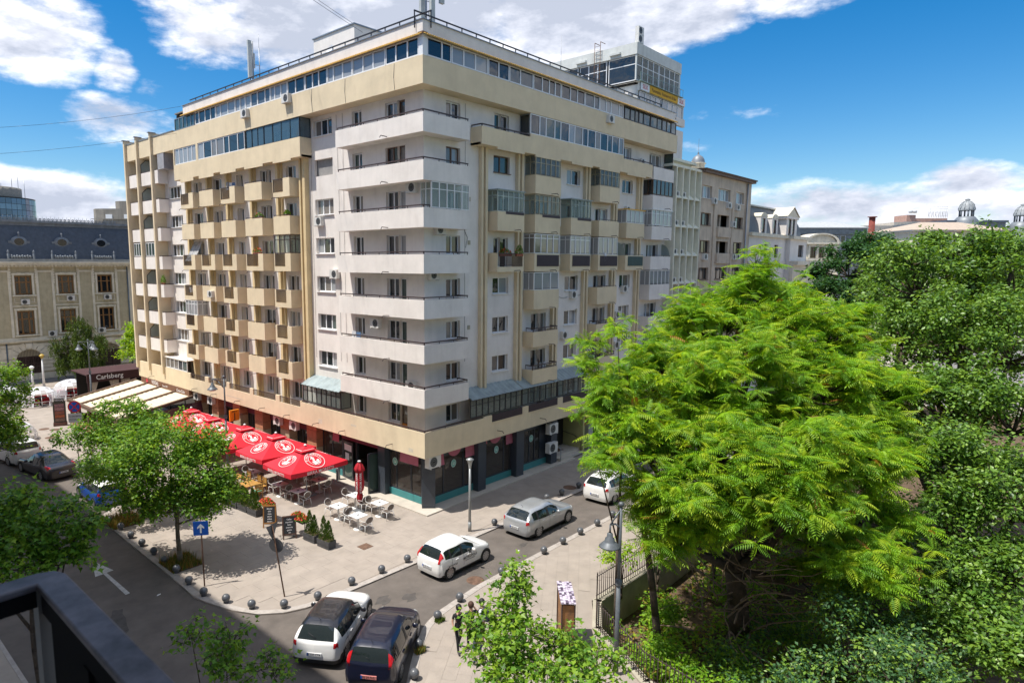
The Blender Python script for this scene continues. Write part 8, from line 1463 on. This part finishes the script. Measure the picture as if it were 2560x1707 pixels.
# ------------------------------------------------------------------ people
SKIN = mat('skin', (0.50, 0.30, 0.21), 0.6, var=0.03)
def person(label, loc, rz, shirt, trousers, hair, pose='stand', short=False, sleeve=True, h=1.0, arms=None, hairlong=False, shoes=None, legs_=None):
    t = thing('person', label, 'person', loc, rz); shoes = shoes or BLACK; J = {}
    sit = pose == 'sit'; walk = pose == 'walk'
    hipz = 0.50 if sit else 0.92; J['pelvis'] = (0, 0, hipz); J['waist'] = (0, 0, hipz + 0.14); J['chest'] = (0, 0.01 if not sit else -0.02, hipz + 0.36); J['neck'] = (0, 0, hipz + 0.52); J['head0'] = (0, 0.02, hipz + 0.60); J['head1'] = (0, 0.03, hipz + 0.70); J['head2'] = (0, 0.02, hipz + 0.78)
    for s, n in ((-1, 'l'), (1, 'r')):
        J['sh' + n] = (0.18 * s, 0, hipz + 0.46); a = (arms or {}).get(n, ((0.24 * s, 0.02, hipz + 0.20), (0.22 * s, 0.16, hipz + 0.02))); J['el' + n] = a[0]; J['wr' + n] = a[1]; d = (Vector(a[1]) - Vector(a[0])).normalized(); J['pa' + n] = tuple(Vector(a[1]) + d * 0.07)
        J['hip' + n] = (0.09 * s, 0, hipz - 0.03)
        if sit: J['kn' + n] = (0.12 * s, 0.42, 0.48); J['an' + n] = (0.13 * s, 0.45, 0.09); J['to' + n] = (0.13 * s, 0.6, 0.04)
        elif walk: f = 0.28 * s; J['kn' + n] = (0.09 * s, 0.16 * (1 if s > 0 else -0.3), 0.50); J['an' + n] = (0.09 * s, f * 0.9, 0.09 if s > 0 else 0.14); J['to' + n] = (0.09 * s, f * 0.9 + 0.16, 0.04)
        else: J['kn' + n] = (0.10 * s, 0.02, 0.49); J['an' + n] = (0.11 * s, -0.01, 0.09); J['to' + n] = (0.12 * s, 0.15, 0.04)
    E = [('pelvis', 'waist'), ('waist', 'chest'), ('chest', 'neck'), ('neck', 'head0'), ('head0', 'head1'), ('head1', 'head2')]
    for n in 'lr': E += [('chest', 'sh' + n), ('sh' + n, 'el' + n), ('el' + n, 'wr' + n), ('wr' + n, 'pa' + n), ('pelvis', 'hip' + n), ('hip' + n, 'kn' + n), ('kn' + n, 'an' + n), ('an' + n, 'to' + n)]
    RD = dict(pelvis=.135, waist=.12, chest=.145, neck=.052, head0=.075, head1=.092, head2=.072, sh=.062, el=.042, wr=.027, pa=.034, hip=.09, kn=.06, an=.042, to=.034)
    for n in 'lr':
        d = (Vector(J['pa' + n]) - Vector(J['wr' + n])).normalized(); sdv = d.orthogonal().normalized()
        for i in range(5):
            o_ = Vector(J['pa' + n]) + sdv * (0.018 * (i - 1.5)) if i < 4 else Vector(J['wr' + n]) + d * 0.03 + sdv * -0.03; k1, k2 = f'f{n}{i}a', f'f{n}{i}b'; L_ = (0.03, 0.036, 0.033, 0.026, 0.03)[i]; dd2 = (d + Vector((0, 0.25, -0.2))).normalized() if i < 4 else (d - sdv * 0.8).normalized(); J[k1] = tuple(o_ + dd2 * L_); J[k2] = tuple(o_ + dd2 * L_ * 2 + Vector((0, 0.005, -0.008))); E += [('pa' + n if i < 4 else 'wr' + n, k1), (k1, k2)]
    ks = list(J); me = bpy.data.meshes.new('body'); me.from_pydata([tuple(Vector(J[k]) * h) for k in ks], [(ks.index(a), ks.index(b_)) for a, b_ in E], []); o = link('body', me, t); o.modifiers.new('skin', 'SKIN'); sv = o.data.skin_vertices[0].data
    for k, v in zip(ks, sv):
        r = RD.get(k) or RD.get(k[:2]) or RD.get(k[:-1]) or 0.0085; r *= h; v.radius = (r, r * (0.8 if k in ('pelvis', 'waist', 'chest') else 1)) if k[0] != 'f' else (0.009, 0.009); v.use_root = k == 'pelvis'
    ss = o.modifiers.new('sub', 'SUBSURF'); ss.levels = 1; ss.render_levels = 2; bpy.context.view_layer.update(); m2 = bpy.data.meshes.new_from_object(o.evaluated_get(bpy.context.evaluated_depsgraph_get())); o.modifiers.clear(); o.data = m2; m2.materials.clear()
    for x in (SKIN, shirt, trousers, shoes): m2.materials.append(x)
    segs = [(Vector(J[a]) * h, Vector(J[b_]) * h, a, b_) for a, b_ in E]
    for p in m2.polygons:
        c = p.center; best = None
        for A_, B_, a, b_ in segs:
            ab = B_ - A_; q = max(0, min(1, (c - A_).dot(ab) / ab.length_squared)); dd_ = (c - (A_ + ab * q)).length
            if best is None or dd_ < best[0]: best = (dd_, a, b_, q)
        _, a, b_, q = best; mi = 0
        if a in ('pelvis', 'waist') or (a == 'chest' and (b_ != 'neck' or q < 0.75)): mi = 1
        if a == 'pelvis' and (b_.startswith('hip') or q < 0.3): mi = 2
        if a[:2] == 'sh': mi = 1 if (sleeve and q < 0.6) else 0
        if a[:3] == 'hip': mi = 2 if (not short or q < 0.85) else 0
        if a[:2] == 'kn': mi = 2 if (not short and q < 0.95) else 0
        if a[:2] == 'an': mi = 3
        p.material_index = mi; p.use_smooth = True
    hc = Vector(J['head1']) * h; m = MB(); nn = 12
    for (r, z) in (): pass
    m.lathe([(0.001, 0.125), (0.06, 0.115), (0.098, 0.07), (0.108, 0.02), (0.104, -0.03 - (0.1 if hairlong else 0)), (0.085, -0.07 - (0.14 if hairlong else 0))], n=14, sy=1.05); ho = m.build('hair', hair, t); ho.location = hc + Vector((0, -0.014, 0.012))
    m = MB(); m.prism([(-0.014, 0.09), (0.014, 0.09), (0.0, 0.122)], -0.03, 0.0); m.box(-0.045, -0.02, 0.088, 0.097, 0.005, 0.016, 1).box(0.02, 0.045, 0.088, 0.097, 0.005, 0.016, 1).box(-0.025, 0.025, 0.088, 0.096, -0.055, -0.047, 2); m.box(-0.1, -0.09, -0.01, 0.02, -0.02, 0.02).box(0.09, 0.1, -0.01, 0.02, -0.02, 0.02); fo = m.build('face_features', [SKIN, BLACK, mat('lips', (0.35, 0.12, 0.1))], t); fo.location = hc
    return t
HB = mat('hair_brown', (0.07, 0.03, 0.018), 0.7, var=0.2, vs_=30); HK = mat('hair_black', (0.012, 0.01, 0.01), 0.6, var=0); TN = mat('cloth_navy', (0.015, 0.018, 0.035), 0.9); TK = mat('cloth_black', (0.012, 0.012, 0.014), 0.9); TW = mat('cloth_white', (0.62, 0.62, 0.65), 0.9); TT = mat('cloth_tan', (0.35, 0.22, 0.10), 0.9); TJ = mat('cloth_denim', (0.04, 0.06, 0.12), 0.9)
def backpack(x, y, z, rz, lb, c=TK): t = thing('backpack', lb, 'backpack', (x, y, z), rz); MB().box(-0.14, 0.14, -0.28, -0.14, -0.2, 0.2).box(-0.11, 0.11, -0.33, -0.28, -0.17, 0.02).build('bag', c, t); MB().path([(-0.09, -0.14, 0.18), (-0.09, 0.02, 0.24), (-0.1, 0.14, 0.1), (-0.1, 0.1, -0.15)], 0.018, 5).path([(0.09, -0.14, 0.18), (0.09, 0.02, 0.24), (0.1, 0.14, 0.1), (0.1, 0.1, -0.15)], 0.018, 5).build('strap', c, t)
person('man in dark navy shirt standing with his back to us, hand at his ear', (-7.33, -9.89, 0), R(-25), TN, TK, HB, arms={'r': ((0.33, 0.08, 1.22), (0.16, 0.14, 1.48)), 'l': ((-0.25, 0.02, 1.1), (-0.2, 0.2, 1.0))})
person('woman with brown hair and dark top standing closest to us in the group', (-7.88, -10.68, 0), R(-30), TK, TJ, HB, h=0.95, hairlong=True, arms={'l': ((-0.24, 0.04, 1.1), (-0.1, 0.22, 1.12))})
person('young man in white shirt and tan shorts with a navy backpack', (-6.9, -10.03, 0), R(20), TW, TT, HK, short=True); backpack(-6.9, -10.03, 1.2, R(20), 'navy backpack worn by the young man in the white shirt', TN)
person('person in black walking toward the left of the group', (-7.68, -9.62, 0), R(150), TK, TK, HK, pose='walk', h=0.97)
person('man in light blue shirt sitting on a chair on the shaded pavement', (16.0, -2.55, 0), R(-60), mat('shirt_blue', (0.20, 0.30, 0.45), 0.9), TJ, HK, pose='sit', arms={'l': ((-0.33, 0.05, 0.72), (-0.2, 0.25, 0.62)), 'r': ((0.33, 0.05, 0.72), (0.22, 0.25, 0.62))})
t = thing('folding_chair', 'black folding chair under the man in the blue shirt', 'chair', (16.0, -2.55, 0), R(-60)); MB().box(-0.22, 0.22, -0.2, 0.2, 0.4, 0.43).build('seat', BLACK, t); MB().box(-0.22, 0.22, -0.24, -0.21, 0.45, 0.85).build('backrest', BLACK, t)
for a in (-0.2, 0.2): MB().path([(a, -0.2, 0), (a, 0.2, 0.42)], 0.012).path([(a, 0.2, 0), (a, -0.23, 0.85)], 0.012).build('leg', BLACK, t)
person('woman with pale top sitting beyond the man in blue', (16.9, -3.1, 0), R(120), mat('cloth_rose', (0.42, 0.3, 0.32), 0.9), TK, HB, pose='sit', h=0.95, hairlong=True); tag(MB().box(16.7, 17.1, -3.3, -2.9, 0.38, 0.42).box(16.72, 16.76, -3.28, -3.24, 0, 0.38).box(17.04, 17.08, -3.28, -3.24, 0, 0.38).box(16.72, 16.76, -2.96, -2.92, 0, 0.38).box(17.04, 17.08, -2.96, -2.92, 0, 0.38).build('stool', BLACK), 'black stool under the woman beyond the man in blue', 'stool')
# potted flowers on balconies
def potbox(fn, u, d, z, w_, label, n=260, fr=0.35, h=0.3):
    t = thing('balcony_flowers', label, 'potted flowers'); MB(fn).box(u - w_ / 2, u + w_ / 2, d - 0.08, d + 0.08, z, z + 0.14).build('flower_box', mat('terracotta', (0.32, 0.1, 0.05), 0.8), t); q = fn(u, d, z); m = MB(); ex = (w_ / 2 + 0.05, 0.2) if fn(1, 0, 0)[0] - fn(0, 0, 0)[0] > 0.5 else (0.2, w_ / 2 + 0.05); flowers(m, q[0] - ex[0], q[0] + ex[0], q[1] - ex[1], q[1] + ex[1], z + 0.14, h, n, rg, fr); m.build('flowers', FLM, t)
potbox(pl['R'], 7.0, 0.35, B0[3] + 0.95, 1.0, 'magenta flowers on the railed balcony of the right facade'); potbox(pl['R'], 7.9, 0.0, B0[3] + 0.95, 0.6, 'trailing green plant at the end of the railed balcony', fr=0.05, h=0.5); potbox(pl['L'], 16.6, 0.25, B0[3] + 1.12, 1.0, 'red geraniums on a cream balcony of the left facade'); potbox(pl['L'], 16.3, 0.3, B0[2] + 1.12, 0.9, 'dark green potted plants on the second row of cream balconies', fr=0.08); potbox(pl['L'], 12.9, 0.3, B0[2] + 1.12, 0.5, 'leafy pot on the balcony next to the yellow pilaster', fr=0.04); potbox(pl['L'], 31.7, 0.1, B0[4] + 1.08, 0.5, 'big leafy plant on the narrow white balcony of the tower', fr=0.0, h=0.7)
